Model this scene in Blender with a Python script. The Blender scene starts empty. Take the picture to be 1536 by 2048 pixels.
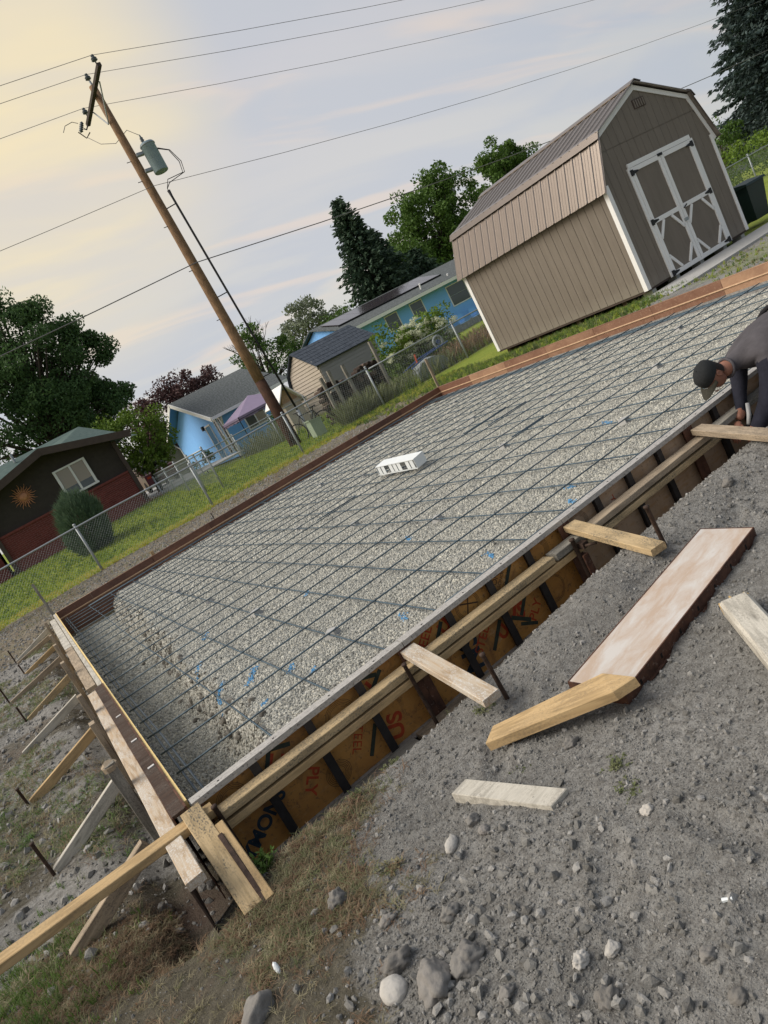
import bpy, bmesh, math, random
import numpy as np
from mathutils import Vector, Matrix
random.seed(7); rng = np.random.default_rng(11)
scene = bpy.context.scene
C = scene.collection
R = math.radians

# ---------------------------------------------------------------- camera
cam = bpy.data.cameras.new("camera"); camo = bpy.data.objects.new("camera", cam); C.objects.link(camo)
cam.sensor_fit = 'VERTICAL'; cam.sensor_height = 36.0; cam.lens = 1449.13 / 2048 * 36.0
cam.clip_start = 0.05; cam.clip_end = 3000
yaw, pitch, roll = 0.43816, 0.19590, -0.49329
fw = Vector((math.sin(yaw) * math.cos(pitch), math.cos(yaw) * math.cos(pitch), -math.sin(pitch)))
rt = Vector((math.cos(yaw), -math.sin(yaw), 0)); up = rt.cross(fw)
r2 = rt * math.cos(roll) + up * math.sin(roll); u2 = up * math.cos(roll) - rt * math.sin(roll)
M = Matrix((r2, u2, -fw)).transposed().to_4x4(); M.translation = Vector((-0.0327, -3.2271, 1.3164))
camo.matrix_world = M
scene.camera = camo

# ---------------------------------------------------------------- sky and light
world = bpy.data.worlds.new("World"); scene.world = world; world.use_nodes = True
SUN_AZ, SUN_EL = R(-69), R(30)          # azimuth from +Y towards +X
def build_world():
    nt = world.node_tree; N = nt.nodes; L = nt.links; N.clear()
    def n(t, **k):
        x = N.new(t)
        for a, v in k.items(): setattr(x, a, v)
        return x
    def math_(op, a, b=None, clamp=False):
        m = n('ShaderNodeMath', operation=op, use_clamp=clamp)
        for i, v in enumerate((a, b)):
            if v is None: continue
            if isinstance(v, (int, float)): m.inputs[i].default_value = v
            else: L.new(v, m.inputs[i])
        return m.outputs[0]
    def mix(f, a, b):
        m = n('ShaderNodeMix', data_type='RGBA')
        if isinstance(f, (int, float)): m.inputs[0].default_value = f
        else: L.new(f, m.inputs[0])
        for i, v in ((6, a), (7, b)):
            if isinstance(v, tuple): m.inputs[i].default_value = (*v, 1)
            else: L.new(v, m.inputs[i])
        return m.outputs[2]
    def ramp(v, lo, hi):
        m = n('ShaderNodeMapRange', interpolation_type='SMOOTHSTEP'); L.new(v, m.inputs[0])
        m.inputs[1].default_value = lo; m.inputs[2].default_value = hi
        return m.outputs[0]
    tc = n('ShaderNodeTexCoord')
    sep = n('ShaderNodeSeparateXYZ'); L.new(tc.outputs['Generated'], sep.inputs[0])
    z = math_('MAXIMUM', sep.outputs[2], 0.0)
    den = math_('ADD', z, 0.22)
    cx = math_('DIVIDE', sep.outputs[0], den); cy = math_('DIVIDE', sep.outputs[1], den)
    comb = n('ShaderNodeCombineXYZ'); L.new(cx, comb.inputs[0]); L.new(cy, comb.inputs[1])
    mp = n('ShaderNodeMapping'); mp.inputs['Rotation'].default_value = (0, 0, R(24)); mp.inputs['Scale'].default_value = (0.55, 1.7, 1)
    L.new(comb.outputs[0], mp.inputs[0])
    n1 = n('ShaderNodeTexNoise'); n1.inputs['Scale'].default_value = 1.5; n1.inputs['Detail'].default_value = 4; n1.inputs['Distortion'].default_value = 0.5
    L.new(mp.outputs[0], n1.inputs['Vector'])
    mp2 = n('ShaderNodeMapping'); mp2.inputs['Rotation'].default_value = (0, 0, R(-12)); mp2.inputs['Scale'].default_value = (0.5, 2.2, 1); mp2.inputs['Location'].default_value = (3.1, 1.7, 0)
    L.new(comb.outputs[0], mp2.inputs[0])
    n2 = n('ShaderNodeTexNoise'); n2.inputs['Scale'].default_value = 1.9; n2.inputs['Detail'].default_value = 4; n2.inputs['Distortion'].default_value = 0.8
    L.new(mp2.outputs[0], n2.inputs['Vector'])
    sky = n('ShaderNodeTexSky', sky_type='NISHITA', sun_disc=False)
    sky.sun_elevation = SUN_EL; sky.sun_rotation = SUN_AZ; sky.dust_density = 4.0; sky.altitude = 900
    skys = n('ShaderNodeVectorMath', operation='SCALE'); L.new(sky.outputs[0], skys.inputs[0]); skys.inputs['Scale'].default_value = 0.10
    # high thin overcast: warm grey low down, lavender overhead, paler veils across it
    deck = mix(ramp(z, 0.02, 0.60), (0.680, 0.668, 0.640), (0.600, 0.597, 0.670))
    deck = mix(ramp(n1.outputs[0], 0.40, 0.60), deck, (0.580, 0.600, 0.650))
    warm = math_('MULTIPLY', ramp(n2.outputs[0], 0.52, 0.68), 0.60)
    deck = mix(warm, deck, (0.86, 0.71, 0.60))
    # sunset glow behind the cloud
    dt = n('ShaderNodeVectorMath', operation='DOT_PRODUCT'); L.new(tc.outputs['Generated'], dt.inputs[0])
    g = Vector((0.215, 0.905, 0.385)).normalized(); dt.inputs[1].default_value = g
    glow = math_('MULTIPLY', ramp(dt.outputs['Value'], 0.958, 0.999), math_('ADD', math_('MULTIPLY', ramp(n1.outputs[0], 0.36, 0.62), 0.65), 0.35))
    deck = mix(math_('MULTIPLY', glow, 0.95), deck, (1.0, 0.84, 0.52))
    glow2 = ramp(dt.outputs['Value'], 0.55, 1.0)
    deck = mix(math_('MULTIPLY', glow2, 0.06), deck, (0.84, 0.76, 0.62))
    dw = n('ShaderNodeVectorMath', operation='DOT_PRODUCT'); L.new(tc.outputs['Generated'], dw.inputs[0]); dw.inputs[1].default_value = Vector((-0.93, 0.30, 0.20)).normalized()
    deck = mix(math_('MULTIPLY', ramp(dw.outputs['Value'], 0.45, 1.0), 0.75), deck, (1.20, 0.95, 0.68))
    de = n('ShaderNodeVectorMath', operation='DOT_PRODUCT'); L.new(tc.outputs['Generated'], de.inputs[0]); de.inputs[1].default_value = Vector((0.62, -0.75, 0.22)).normalized()
    deck = mix(math_('MULTIPLY', ramp(de.outputs['Value'], -0.25, 1.0), 0.85), deck, (0.22, 0.28, 0.36))
    final = mix(0.88, skys.outputs[0], deck)
    bg = n('ShaderNodeBackground'); L.new(final, bg.inputs[0]); bg.inputs[1].default_value = 0.485
    out = n('ShaderNodeOutputWorld'); L.new(bg.outputs[0], out.inputs[0])
build_world()
try: world.cycles.sampling_method = 'NONE'
except Exception: pass

sl = bpy.data.lights.new("sun", 'SUN'); sl.energy = 1.5; sl.angle = R(42); sl.color = (1.0, 0.94, 0.86)
so = bpy.data.objects.new("sun", sl); C.objects.link(so)
sd = Vector((-0.62, 0.24, 0.75)).normalized()
so.rotation_euler = (-sd).to_track_quat('-Z', 'Y').to_euler(); so.location = (-5, 3, 8)

scene.render.engine = 'CYCLES'
vs = scene.view_settings; vs.view_transform = 'Standard'; vs.look = 'None'; vs.exposure = 1.12; vs.gamma = 1.0; vs.use_curve_mapping = False
try: scene.cycles.use_denoising = True
except Exception: pass
scene.cycles.max_bounces = 4; scene.cycles.diffuse_bounces = 2; scene.cycles.glossy_bounces = 2; scene.cycles.transmission_bounces = 3
scene.cycles.transparent_max_bounces = 6

# ---------------------------------------------------------------- helpers
WM = {}
ORD = "first second third fourth fifth sixth seventh eighth ninth tenth eleventh twelfth".split()
def V(*a): return Vector(a)
def tag(o, label=None, cat=None, group=None, kind=None):
    if label: o['label'] = label
    if cat: o['category'] = cat
    if group: o['group'] = group
    if kind: o['kind'] = kind
    return o
def empty(name, loc, label=None, cat=None, group=None):
    o = bpy.data.objects.new(name, None); C.objects.link(o); o.location = loc; o.empty_display_size = 0.1
    WM[o] = Matrix.Translation(Vector(loc)); tag(o, label, cat, group); return o
def link(name, me, mat=None, parent=None, mw=None):
    if mat is not None and not me.materials: me.materials.append(mat)
    o = bpy.data.objects.new(name, me); C.objects.link(o)
    mw = mw if mw is not None else Matrix.Identity(4)
    if parent is not None:
        o.parent = parent; o.matrix_parent_inverse = WM[parent].inverted()
    o.matrix_basis = mw; WM[o] = mw.copy(); return o
def frame(p0, p1, upv=(0, 0, 1)):
    p0 = Vector(p0); x = (Vector(p1) - p0).normalized(); u = Vector(upv)
    z = u - u.dot(x) * x
    if z.length < 1e-4: z = Vector((1, 0, 0)) - x.x * x
    z.normalize(); y = z.cross(x)
    m = Matrix((x, y, z)).transposed().to_4x4(); m.translation = p0; return m
class MB:
    def __init__(s): s.v = []; s.f = []
    def add(s, vs, fs):
        b = len(s.v); s.v += [tuple(x) for x in vs]; s.f += [[b + i for i in f] for f in fs]; return s
    def box(s, x0, x1, y0, y1, z0, z1):
        return s.add([(x0,y0,z0),(x1,y0,z0),(x1,y1,z0),(x0,y1,z0),(x0,y0,z1),(x1,y0,z1),(x1,y1,z1),(x0,y1,z1)],
                     [(0,3,2,1),(4,5,6,7),(0,1,5,4),(1,2,6,5),(2,3,7,6),(3,0,4,7)])
    def prism(s, poly, a, b, axis='y'):
        n = len(poly)
        def P(p, t): return (p[0], t, p[1]) if axis == 'y' else ((t, p[0], p[1]) if axis == 'x' else (p[0], p[1], t))
        vs = [P(p, a) for p in poly] + [P(p, b) for p in poly]
        fs = [list(range(n))[::-1], list(range(n, 2*n))] + [(i, (i+1) % n, n + (i+1) % n, n + i) for i in range(n)]
        return s.add(vs, fs)
    def bar(s, L, w, h, ch=0.003, x0=0.0, wob=0.0):
        a, b = w/2, h/2
        sec = [(-a+ch,-b),(a-ch,-b),(a,-b+ch),(a,b-ch),(a-ch,b),(-a+ch,b),(-a,b-ch),(-a,-b+ch)]
        ns = max(2, int(L/0.35)+1) if wob else 2
        vs = []; fs = []
        for k in range(ns):
            t = x0 + L*k/(ns-1); dy = random.uniform(-wob, wob); dz = random.uniform(-wob, wob)
            vs += [(t, y+dy, z+dz) for y, z in sec]
        for k in range(ns-1):
            fs += [(k*8+i, k*8+(i+1) % 8, (k+1)*8+(i+1) % 8, (k+1)*8+i)[::-1] for i in range(8)]
        fs += [list(range(8)), list(range((ns-1)*8, ns*8))[::-1]]
        fs = [list(f)[::-1] for f in fs]
        return s.add(vs, fs)
    def tube(s, pts, rad, n=8, caps=True):
        pts = [Vector(p) for p in pts]; m = len(pts)
        if isinstance(rad, (int, float)): rad = [rad]*m
        vs = []; fs = []; ref = None
        for k, p in enumerate(pts):
            d = (pts[min(k+1, m-1)] - pts[max(k-1, 0)]).normalized()
            if ref is None:
                ref = Vector((0,0,1)) if abs(d.z) < 0.9 else Vector((1,0,0))
            a = (ref - ref.dot(d)*d).normalized(); b = d.cross(a); ref = a
            for i in range(n):
                t = 2*math.pi*i/n; vs.append(p + (a*math.cos(t) + b*math.sin(t))*rad[k])
        for k in range(m-1):
            for i in range(n):
                j = (i+1) % n; fs.append((k*n+i, k*n+j, (k+1)*n+j, (k+1)*n+i))
        if caps: fs += [list(range(n))[::-1], list(range((m-1)*n, m*n))]
        return s.add(vs, fs)
    def lathe(s, prof, n=14, axis=None):
        vs = []; fs = []; m = len(prof)
        for r, z in prof:
            for i in range(n):
                t = 2*math.pi*i/n; vs.append((r*math.cos(t), r*math.sin(t), z))
        for k in range(m-1):
            for i in range(n):
                j = (i+1) % n; fs.append((k*n+i, k*n+j, (k+1)*n+j, (k+1)*n+i))
        fs += [list(range(n))[::-1], list(range((m-1)*n, m*n))]
        if axis is not None: vs = [axis @ Vector(v) for v in vs]
        return s.add(vs, fs)
    def mesh(s, name, smooth=False):
        me = bpy.data.meshes.new(name); me.from_pydata(s.v, [], s.f); me.update()
        if smooth: me.polygons.foreach_set('use_smooth', [True]*len(me.polygons))
        return me
    def put(s, name, mat, parent=None, mw=None, smooth=False):
        return link(name, s.mesh(name, smooth), mat, parent, mw)
def fast(name, v, f, smooth=False):
    v = np.asarray(v, np.float32); f = np.asarray(f, np.int32); k = f.shape[1]
    me = bpy.data.meshes.new(name); me.vertices.add(len(v)); me.vertices.foreach_set('co', v.ravel())
    me.loops.add(f.size); me.loops.foreach_set('vertex_index', f.ravel())
    me.polygons.add(len(f)); me.polygons.foreach_set('loop_start', np.arange(0, f.size, k, dtype=np.int32))
    if smooth: me.polygons.foreach_set('use_smooth', np.ones(len(f), bool))
    me.update(calc_edges=True); me.validate(); return me
def board(name, p0, p1, w, h, mat, label=None, cat='board', group=None, parent=None, upv=(0,0,1), wob=0.0, ch=0.003):
    mw = frame(p0, p1, upv); L = (Vector(p1)-Vector(p0)).length
    o = MB().bar(L, w, h, ch, wob=wob).put(name, mat, parent, mw)
    return tag(o, label, cat if label else None, group)
# smooth value noise for heights and masks
_tab = rng.random((256, 256)).astype(np.float64)
def vnoise(x, y):
    x = np.asarray(x, float); y = np.asarray(y, float)
    xi = np.floor(x).astype(int); yi = np.floor(y).astype(int); fx = x-xi; fy = y-yi
    fx = fx*fx*(3-2*fx); fy = fy*fy*(3-2*fy)
    g = lambda a, b: _tab[a & 255, b & 255]
    return (g(xi,yi)*(1-fx)+g(xi+1,yi)*fx)*(1-fy)+(g(xi,yi+1)*(1-fx)+g(xi+1,yi+1)*fx)*fy
def fbm(x, y, o=4):
    s = 0; a = 0.5
    for i in range(o):
        s = s + a*(vnoise(x*2**i+17*i, y*2**i+31*i)-0.5); a *= 0.5
    return s
def sstep(a, b, x):
    t = np.clip((np.asarray(x, float)-a)/(b-a), 0, 1); return t*t*(3-2*t)
# ---------------------------------------------------------------- materials
class NB:
    """small helper round a material's node tree"""
    def __init__(s, name, rough=0.8, metal=0.0, spec=0.3):
        s.m = bpy.data.materials.new(name); s.m.use_nodes = True; s.nt = s.m.node_tree; s.N = s.nt.nodes; s.L = s.nt.links
        s.b = s.N['Principled BSDF']; s.b.inputs['Roughness'].default_value = rough; s.b.inputs['Metallic'].default_value = metal
        s.b.inputs['Specular IOR Level'].default_value = spec
        s.tc = s.N.new('ShaderNodeTexCoord'); s.oi = s.N.new('ShaderNodeObjectInfo')
    def set(s, i, v):
        if v is None: return
        if isinstance(v, (int, float)): i.default_value = v
        elif isinstance(v, tuple): i.default_value = (*v, 1) if len(v) == 3 and i.type == 'RGBA' else v
        else: s.L.new(v, i)
    def coord(s, scale=(1,1,1), obj=True, rnd=True):
        mp = s.N.new('ShaderNodeMapping'); mp.inputs['Scale'].default_value = scale
        src = s.tc.outputs['Object'] if obj else s.N.new('ShaderNodeNewGeometry').outputs['Position']
        if rnd:
            ad = s.N.new('ShaderNodeVectorMath'); ad.operation = 'ADD'; s.L.new(src, ad.inputs[0])
            sc = s.N.new('ShaderNodeVectorMath'); sc.operation = 'SCALE'; sc.inputs[0].default_value = (13.7, 7.3, 9.1)
            s.L.new(s.oi.outputs['Random'], sc.inputs['Scale']); s.L.new(sc.outputs[0], ad.inputs[1]); src = ad.outputs[0]
        s.L.new(src, mp.inputs[0]); return mp.outputs[0]
    def noise(s, vec, scale, detail=4, rough=0.6, dist=0.0):
        n = s.N.new('ShaderNodeTexNoise'); n.inputs['Scale'].default_value = scale; n.inputs['Detail'].default_value = detail
        n.inputs['Roughness'].default_value = rough; n.inputs['Distortion'].default_value = dist; s.L.new(vec, n.inputs['Vector']); return n.outputs[0]
    def vor(s, vec, scale, feature='F1'):
        n = s.N.new('ShaderNodeTexVoronoi'); n.inputs['Scale'].default_value = scale; n.feature = feature; s.L.new(vec, n.inputs['Vector']); return n
    def wave(s, vec, scale, dist=4, dscale=1.0):
        n = s.N.new('ShaderNodeTexWave'); n.inputs['Scale'].default_value = scale; n.inputs['Distortion'].default_value = dist
        n.inputs['Detail'].default_value = 3; n.inputs['Detail Scale'].default_value = dscale; s.L.new(vec, n.inputs['Vector']); return n.outputs['Fac']
    def rng(s, v, a, b, c=0.0, d=1.0):
        n = s.N.new('ShaderNodeMapRange'); s.L.new(v, n.inputs[0])
        for i, x in enumerate((a, b, c, d)): n.inputs[i+1].default_value = x
        return n.outputs[0]
    def math(s, op, a, b=None):
        n = s.N.new('ShaderNodeMath'); n.operation = op; s.set(n.inputs[0], a); s.set(n.inputs[1], b); return n.outputs[0]
    def mix(s, f, a, b, mode='MIX'):
        n = s.N.new('ShaderNodeMix'); n.data_type = 'RGBA'; n.blend_type = mode
        s.set(n.inputs[0], f); s.set(n.inputs[6], a); s.set(n.inputs[7], b); return n.outputs[2]
    def bump(s, h, strength=0.3, dist=0.01):
        n = s.N.new('ShaderNodeBump'); n.inputs['Strength'].default_value = strength; n.inputs['Distance'].default_value = dist
        s.L.new(h, n.inputs['Height']); s.L.new(n.outputs[0], s.b.inputs['Normal']); return s
    def attr(s, name):
        n = s.N.new('ShaderNodeAttribute'); n.attribute_name = name; return n
    def col(s, c): s.set(s.b.inputs['Base Color'], c); return s
    def done(s): return s.m
def wood(name, c1, c2, grime=(0.12, 0.10, 0.08), gamt=0.25, rough=0.85, vary=0.15):
    n = NB(name, rough, spec=0.2)
    v = n.coord((0.9, 14, 14)); g = n.noise(v, 6, 5, 0.65, 0.6); g2 = n.wave(n.coord((0.25, 6, 6)), 4.0, 7, 1.4)
    c = n.mix(n.rng(g, 0.3, 0.75), c1, c2); c = n.mix(n.rng(g2, 0.55, 0.95, 0, 0.45), c, tuple(x*0.62 for x in c2))
    k = n.vor(n.coord((1.3, 5.5, 5.5)), 2.2).outputs['Distance']; c = n.mix(n.rng(k, 0.02, 0.15, 0.85, 0.0), c, tuple(x*0.42 for x in c2))
    sp = n.noise(n.coord((10, 16, 16)), 9, 4, 0.7); bl = n.noise(n.coord((1.2, 4, 4)), 3, 3)
    c = n.mix(n.math('MULTIPLY', n.rng(sp, 0.50, 0.60), n.rng(bl, 0.36, 0.56, 0.0, min(1.0, gamt*2.4))), c, grime); st = n.noise(n.coord((0.8, 9, 9)), 5, 5, 0.7, 0.4); c = n.mix(n.rng(st, 0.60, 0.70, 0.0, min(0.8, gamt*2.2)), c, tuple(0.5*a+0.5*b for a, b in zip(grime, c2)))
    c = n.mix(n.rng(bl, 0.45, 0.8, 0.0, gamt), c, grime)
    c = n.mix(n.math('MULTIPLY', n.oi.outputs['Random'], vary), c, tuple(x*0.45 for x in c1))
    n.col(c); n.bump(g, 0.35, 0.004); return n.done()
def plain(name, c, rough=0.7, var=0.12, scale=8.0, metal=0.0, spec=0.3, bump=0.0, rnd=0.1):
    n = NB(name, rough, metal, spec); t = n.noise(n.coord(), scale, 5, 0.65)
    cc = n.mix(n.rng(t, 0.3, 0.75), tuple(x*(1-var) for x in c), tuple(min(1, x*(1+var)) for x in c))
    cc = n.mix(n.math('MULTIPLY', n.oi.outputs['Random'], rnd), cc, tuple(x*0.5 for x in c)); n.col(cc)
    if bump: n.bump(t, bump, 0.01)
    return n.done()
M_ = {}
M_['lumber'] = wood('fresh_lumber', (0.56,0.405,0.215), (0.43,0.295,0.145), gamt=0.14, vary=0.10)
M_['lumber_muddy'] = wood('muddy_lumber', (0.58,0.44,0.255), (0.44,0.325,0.175), (0.13,0.12,0.095), 0.42)
M_['lumber_grey'] = wood('grey_lumber', (0.36,0.34,0.29), (0.23,0.215,0.18), (0.11,0.10,0.085), 0.35)
M_['lumber_white'] = wood('bleached_lumber', (0.62,0.59,0.51), (0.47,0.44,0.37), (0.20,0.18,0.15), 0.20)
M_['lumber_tan'] = wood('weathered_tan_lumber', (0.47,0.38,0.27), (0.33,0.26,0.18), (0.14,0.12,0.10), 0.30)
M_['lumber_patchy'] = wood('patchy_concrete_stained_lumber', (0.55,0.50,0.41), (0.45,0.30,0.16), (0.60,0.58,0.53), 0.50)
M_['lumber_brown'] = wood('dark_brown_lumber', (0.085,0.055,0.040), (0.045,0.030,0.023), (0.16,0.14,0.12), 0.25)
M_['fresh_split'] = wood('fresh_split_wood', (0.78,0.56,0.26), (0.62,0.40,0.15), gamt=0.05)
M_['pole_wood'] = wood('pole_wood', (0.33,0.205,0.115), (0.20,0.12,0.07), (0.10,0.07,0.05), 0.35, vary=0)
M_['pole_tar'] = wood('creosoted_pole_wood', (0.095,0.045,0.026), (0.040,0.022,0.015), (0.03,0.02,0.015), 0.4, vary=0)
def m_rust():
    n = NB('rusty_brown_steel', 0.75, 0.15, 0.3); t = n.noise(n.coord(), 14, 6, 0.7); t2 = n.noise(n.coord(), 60, 4, 0.6)
    c = n.mix(n.rng(t, 0.35, 0.7), (0.050,0.026,0.020), (0.16,0.075,0.045)); c = n.mix(n.rng(t2, 0.60, 0.72, 0, 0.55), c, (0.34,0.27,0.22))
    n.col(c).bump(t2, 0.3, 0.003); return n.done()
M_['rust'] = m_rust()
def m_rail():
    n = NB('worn_grey_steel_rail', 0.65, 0.35, 0.4); t = n.noise(n.coord((3, 10, 10)), 9, 6, 0.7); t2 = n.noise(n.coord(), 70, 4, 0.7)
    c = n.mix(n.rng(t, 0.35, 0.7), (0.36,0.35,0.33), (0.56,0.54,0.50)); c = n.mix(n.rng(t2, 0.56, 0.68, 0, 0.8), c, (0.075,0.065,0.06))
    n.col(c).bump(t2, 0.2, 0.003); return n.done()
M_['rail'] = m_rail()
M_['iron'] = plain('dark_rusty_iron', (0.070,0.046,0.035), 0.75, 0.55, 30, 0.3, bump=0.4)
M_['black_rib'] = plain('black_painted_rib', (0.030,0.027,0.027), 0.55, 0.4, 20, 0.1)
def m_ply():
    n = NB('ochre_form_plywood', 0.62, spec=0.35); v = n.coord((1.0, 1, 1)); a = n.noise(v, 4, 5, 0.65); b = n.noise(n.coord((2, 2, 14)), 5, 4, 0.6, 0.5); d = n.noise(v, 45, 3, 0.7)
    c = n.mix(n.rng(a, 0.3, 0.7), (0.54,0.275,0.070), (0.40,0.185,0.048)); c = n.mix(n.rng(b, 0.55, 0.8, 0, 0.5), c, (0.50,0.33,0.15))
    c = n.mix(n.rng(d, 0.57, 0.68, 0, 0.7), c, (0.12,0.07,0.04)); c = n.mix(n.rng(n.noise(v, 6.5, 6, 0.7, 0.8), 0.50, 0.70, 0, 0.75), c, (0.15,0.075,0.038)); c = n.mix(n.rng(n.noise(n.coord((1,1,1)), 11, 5, 0.7), 0.62, 0.72, 0, 0.55), c, (0.55,0.38,0.20))
    n.col(c).bump(d, 0.12, 0.003); return n.done()
M_['ply'] = m_ply()
def m_ply_worn():
    n = NB('worn_grey_brown_plywood', 0.65, spec=0.3); v = n.coord(); a = n.noise(v, 3.2, 5, 0.65, 0.5); d = n.noise(v, 40, 4, 0.7); b = n.noise(n.coord((2, 2, 12)), 4, 4, 0.6, 0.5)
    c = n.mix(n.rng(a, 0.35, 0.65), (0.38,0.25,0.15), (0.52,0.385,0.27)); c = n.mix(n.rng(b, 0.5, 0.75, 0, 0.6), c, (0.40,0.21,0.07)); c = n.mix(n.rng(d, 0.58, 0.7, 0, 0.6), c, (0.12,0.08,0.055)); n.col(c).bump(d, 0.12, 0.003); return n.done()
M_['ply_worn'] = m_ply_worn()
def m_ply_in():
    n = NB('brown_oiled_form_face', 0.55, spec=0.4); v = n.coord(); a = n.noise(v, 3.5, 5, 0.65, 0.4); d = n.noise(v, 30, 4, 0.7)
    rd = n.oi.outputs['Random']
    c = n.mix(rd, (0.19,0.092,0.060), (0.44,0.27,0.165)); c = n.mix(n.rng(a, 0.35, 0.7, 0, 0.6), c, (0.13,0.060,0.036))
    c = n.mix(n.rng(d, 0.55, 0.72, 0, 0.5), c, (0.45,0.31,0.21)); n.col(c).bump(d, 0.1, 0.003); return n.done()
M_['ply_in'] = m_ply_in()
def m_ply_dark():
    n = NB('dark_red_brown_form_face', 0.5, spec=0.45); v = n.coord(); a = n.noise(v, 3.5, 5, 0.65, 0.4); d = n.noise(v, 30, 4, 0.7)
    rd = n.oi.outputs['Random']
    c = n.mix(rd, (0.105,0.046,0.030), (0.21,0.092,0.052)); c = n.mix(n.rng(a, 0.35, 0.7, 0, 0.6), c, (0.060,0.030,0.022))
    c = n.mix(n.rng(d, 0.58, 0.72, 0, 0.5), c, (0.27,0.19,0.15)); n.col(c).bump(d, 0.1, 0.003); return n.done()
M_['ply_dark'] = m_ply_dark()
def m_panel_face():
    n = NB('whitened_panel_face', 0.7); v = n.coord((1, 3, 1)); a = n.noise(v, 5, 6, 0.65, 0.4); d = n.noise(n.coord((2, 6, 2)), 30, 4, 0.7)
    c = n.mix(n.rng(a, 0.35, 0.62), (0.58,0.55,0.51), (0.48,0.375,0.29)); c = n.mix(n.rng(d, 0.62, 0.74, 0, 0.7), c, (0.26,0.18,0.13))
    n.col(c).bump(d, 0.15, 0.003); return n.done()
M_['panel_face'] = m_panel_face()
M_['strip'] = plain('pale_wood_strip', (0.46,0.31,0.19), 0.7, 0.25, 20)
M_['ply_edge'] = plain('yellow_plywood_edge', (0.80,0.60,0.26), 0.7, 0.15, 40)
M_['clip'] = plain('bare_metal_clip', (0.72,0.70,0.66), 0.4, 0.1, 20, 0.3)
M_['rebar'] = plain('blue_grey_rebar', (0.085,0.125,0.155), 0.6, 0.4, 40, 0.35, rnd=0.3)
M_['rebar_light'] = plain('pale_grey_rebar', (0.125,0.155,0.18), 0.6, 0.3, 40, 0.35, rnd=0.3)
M_['galv'] = plain('galvanised_steel', (0.34,0.37,0.385), 0.5, 0.15, 15, 0.5)
M_['galv_wire'] = plain('galvanised_wire', (0.36,0.40,0.39), 0.55, 0.1, 10, 0.3)
M_['print_red'] = plain('red_print', (0.42,0.060,0.020), 0.7, 0.3, 40)
M_['print_green'] = plain('dark_green_print', (0.040,0.050,0.036), 0.7, 0.3, 40)
M_['print_black'] = plain('dark_print', (0.075,0.045,0.025), 0.7, 0.3, 40)
M_['print_blue'] = plain('blue_black_print', (0.022,0.040,0.060), 0.7, 0.3, 40)
M_['hole'] = plain('black_hole', (0.012,0.011,0.010), 0.9)
def m_ground():
    n = NB('ground_soil', 0.95, spec=0.12); at = n.attr('mask'); sep = n.N.new('ShaderNodeSeparateColor'); n.L.new(at.outputs['Color'], sep.inputs[0])
    p = n.coord((1,1,1), obj=True, rnd=False); a = n.noise(p, 1.7, 6, 0.62); f = n.noise(p, 26, 6, 0.72); g = n.noise(p, 130, 4, 0.7)
    dirt = n.mix(n.rng(a, 0.32, 0.68), (0.240,0.235,0.217), (0.360,0.352,0.328)); dirt = n.mix(n.rng(f, 0.42, 0.68, 0, 0.75), dirt, (0.105,0.096,0.084))
    dirt = n.mix(n.rng(g, 0.56, 0.68, 0, 0.8), dirt, (0.38,0.375,0.345)); dirt = n.mix(n.rng(g, 0.44, 0.34, 0, 0.6), dirt, (0.075,0.072,0.064))
    dry = n.mix(n.rng(f, 0.35, 0.65), (0.155,0.140,0.105), (0.075,0.068,0.050)); dry = n.mix(n.rng(a, 0.5, 0.68, 0, 0.7), dry, (0.13,0.09,0.072))
    lawn = n.mix(n.rng(a, 0.32, 0.68), (0.21,0.29,0.045), (0.31,0.34,0.065)); lawn = n.mix(n.rng(f, 0.4, 0.65, 0, 0.6), lawn, (0.052,0.085,0.018))
    path = n.mix(n.rng(f, 0.40, 0.62), (0.16,0.135,0.098), (0.30,0.265,0.205)); path = n.mix(n.rng(g, 0.48, 0.62, 0, 0.8), path, (0.11,0.092,0.066)); path = n.mix(n.rng(a, 0.5, 0.66, 0, 0.6), path, (0.16,0.15,0.075))
    j = n.math('MULTIPLY', n.math('SUBTRACT', f, 0.5), 0.5)
    c = n.mix(n.rng(n.math('ADD', sep.outputs[2], j), 0.35, 0.65), dirt, path)
    c = n.mix(n.rng(n.math('ADD', sep.outputs[1], j), 0.35, 0.65), c, dry)
    c = n.mix(n.rng(n.math('ADD', sep.outputs[0], j), 0.35, 0.65), c, lawn)
    n.col(c); h = n.math('ADD', f, n.math('MULTIPLY', g, 0.6)); n.bump(h, 1.0, 0.020); return n.done()
M_['ground'] = m_ground()
def m_stone(name, c1, c2, c3, rough=0.9, sc=3.0):
    n = NB(name, rough, spec=0.2); rd = n.oi.outputs['Random']; t = n.noise(n.coord((1,1,1)), sc, 7, 0.68)
    cr = n.N.new('ShaderNodeValToRGB'); n.L.new(rd, cr.inputs[0]); e = cr.color_ramp.elements; e[0].color = (*c1, 1); e[1].color = (*c3, 1); m = e.new(0.5); m.color = (*c2, 1)
    c = n.mix(n.rng(t, 0.4, 0.72, 0, 0.35), cr.outputs[0], tuple(x*0.55 for x in c1)); n.col(c).bump(t, 0.5, 0.02 if sc < 10 else 0.012); return n.done()
M_['gravel'] = m_stone('washed_gravel', (0.26,0.265,0.24), (0.49,0.49,0.445), (0.74,0.72,0.62))
M_['clod'] = m_stone('soil_clods', (0.165,0.16,0.146), (0.235,0.23,0.213), (0.38,0.372,0.35))
M_['clod_dark'] = m_stone('brown_soil_lumps', (0.14,0.13,0.112), (0.19,0.178,0.155), (0.25,0.235,0.205))
M_['rock_grey'] = m_stone('grey_rock', (0.165,0.155,0.140), (0.21,0.20,0.182), (0.26,0.245,0.225), sc=38.0)
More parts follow.
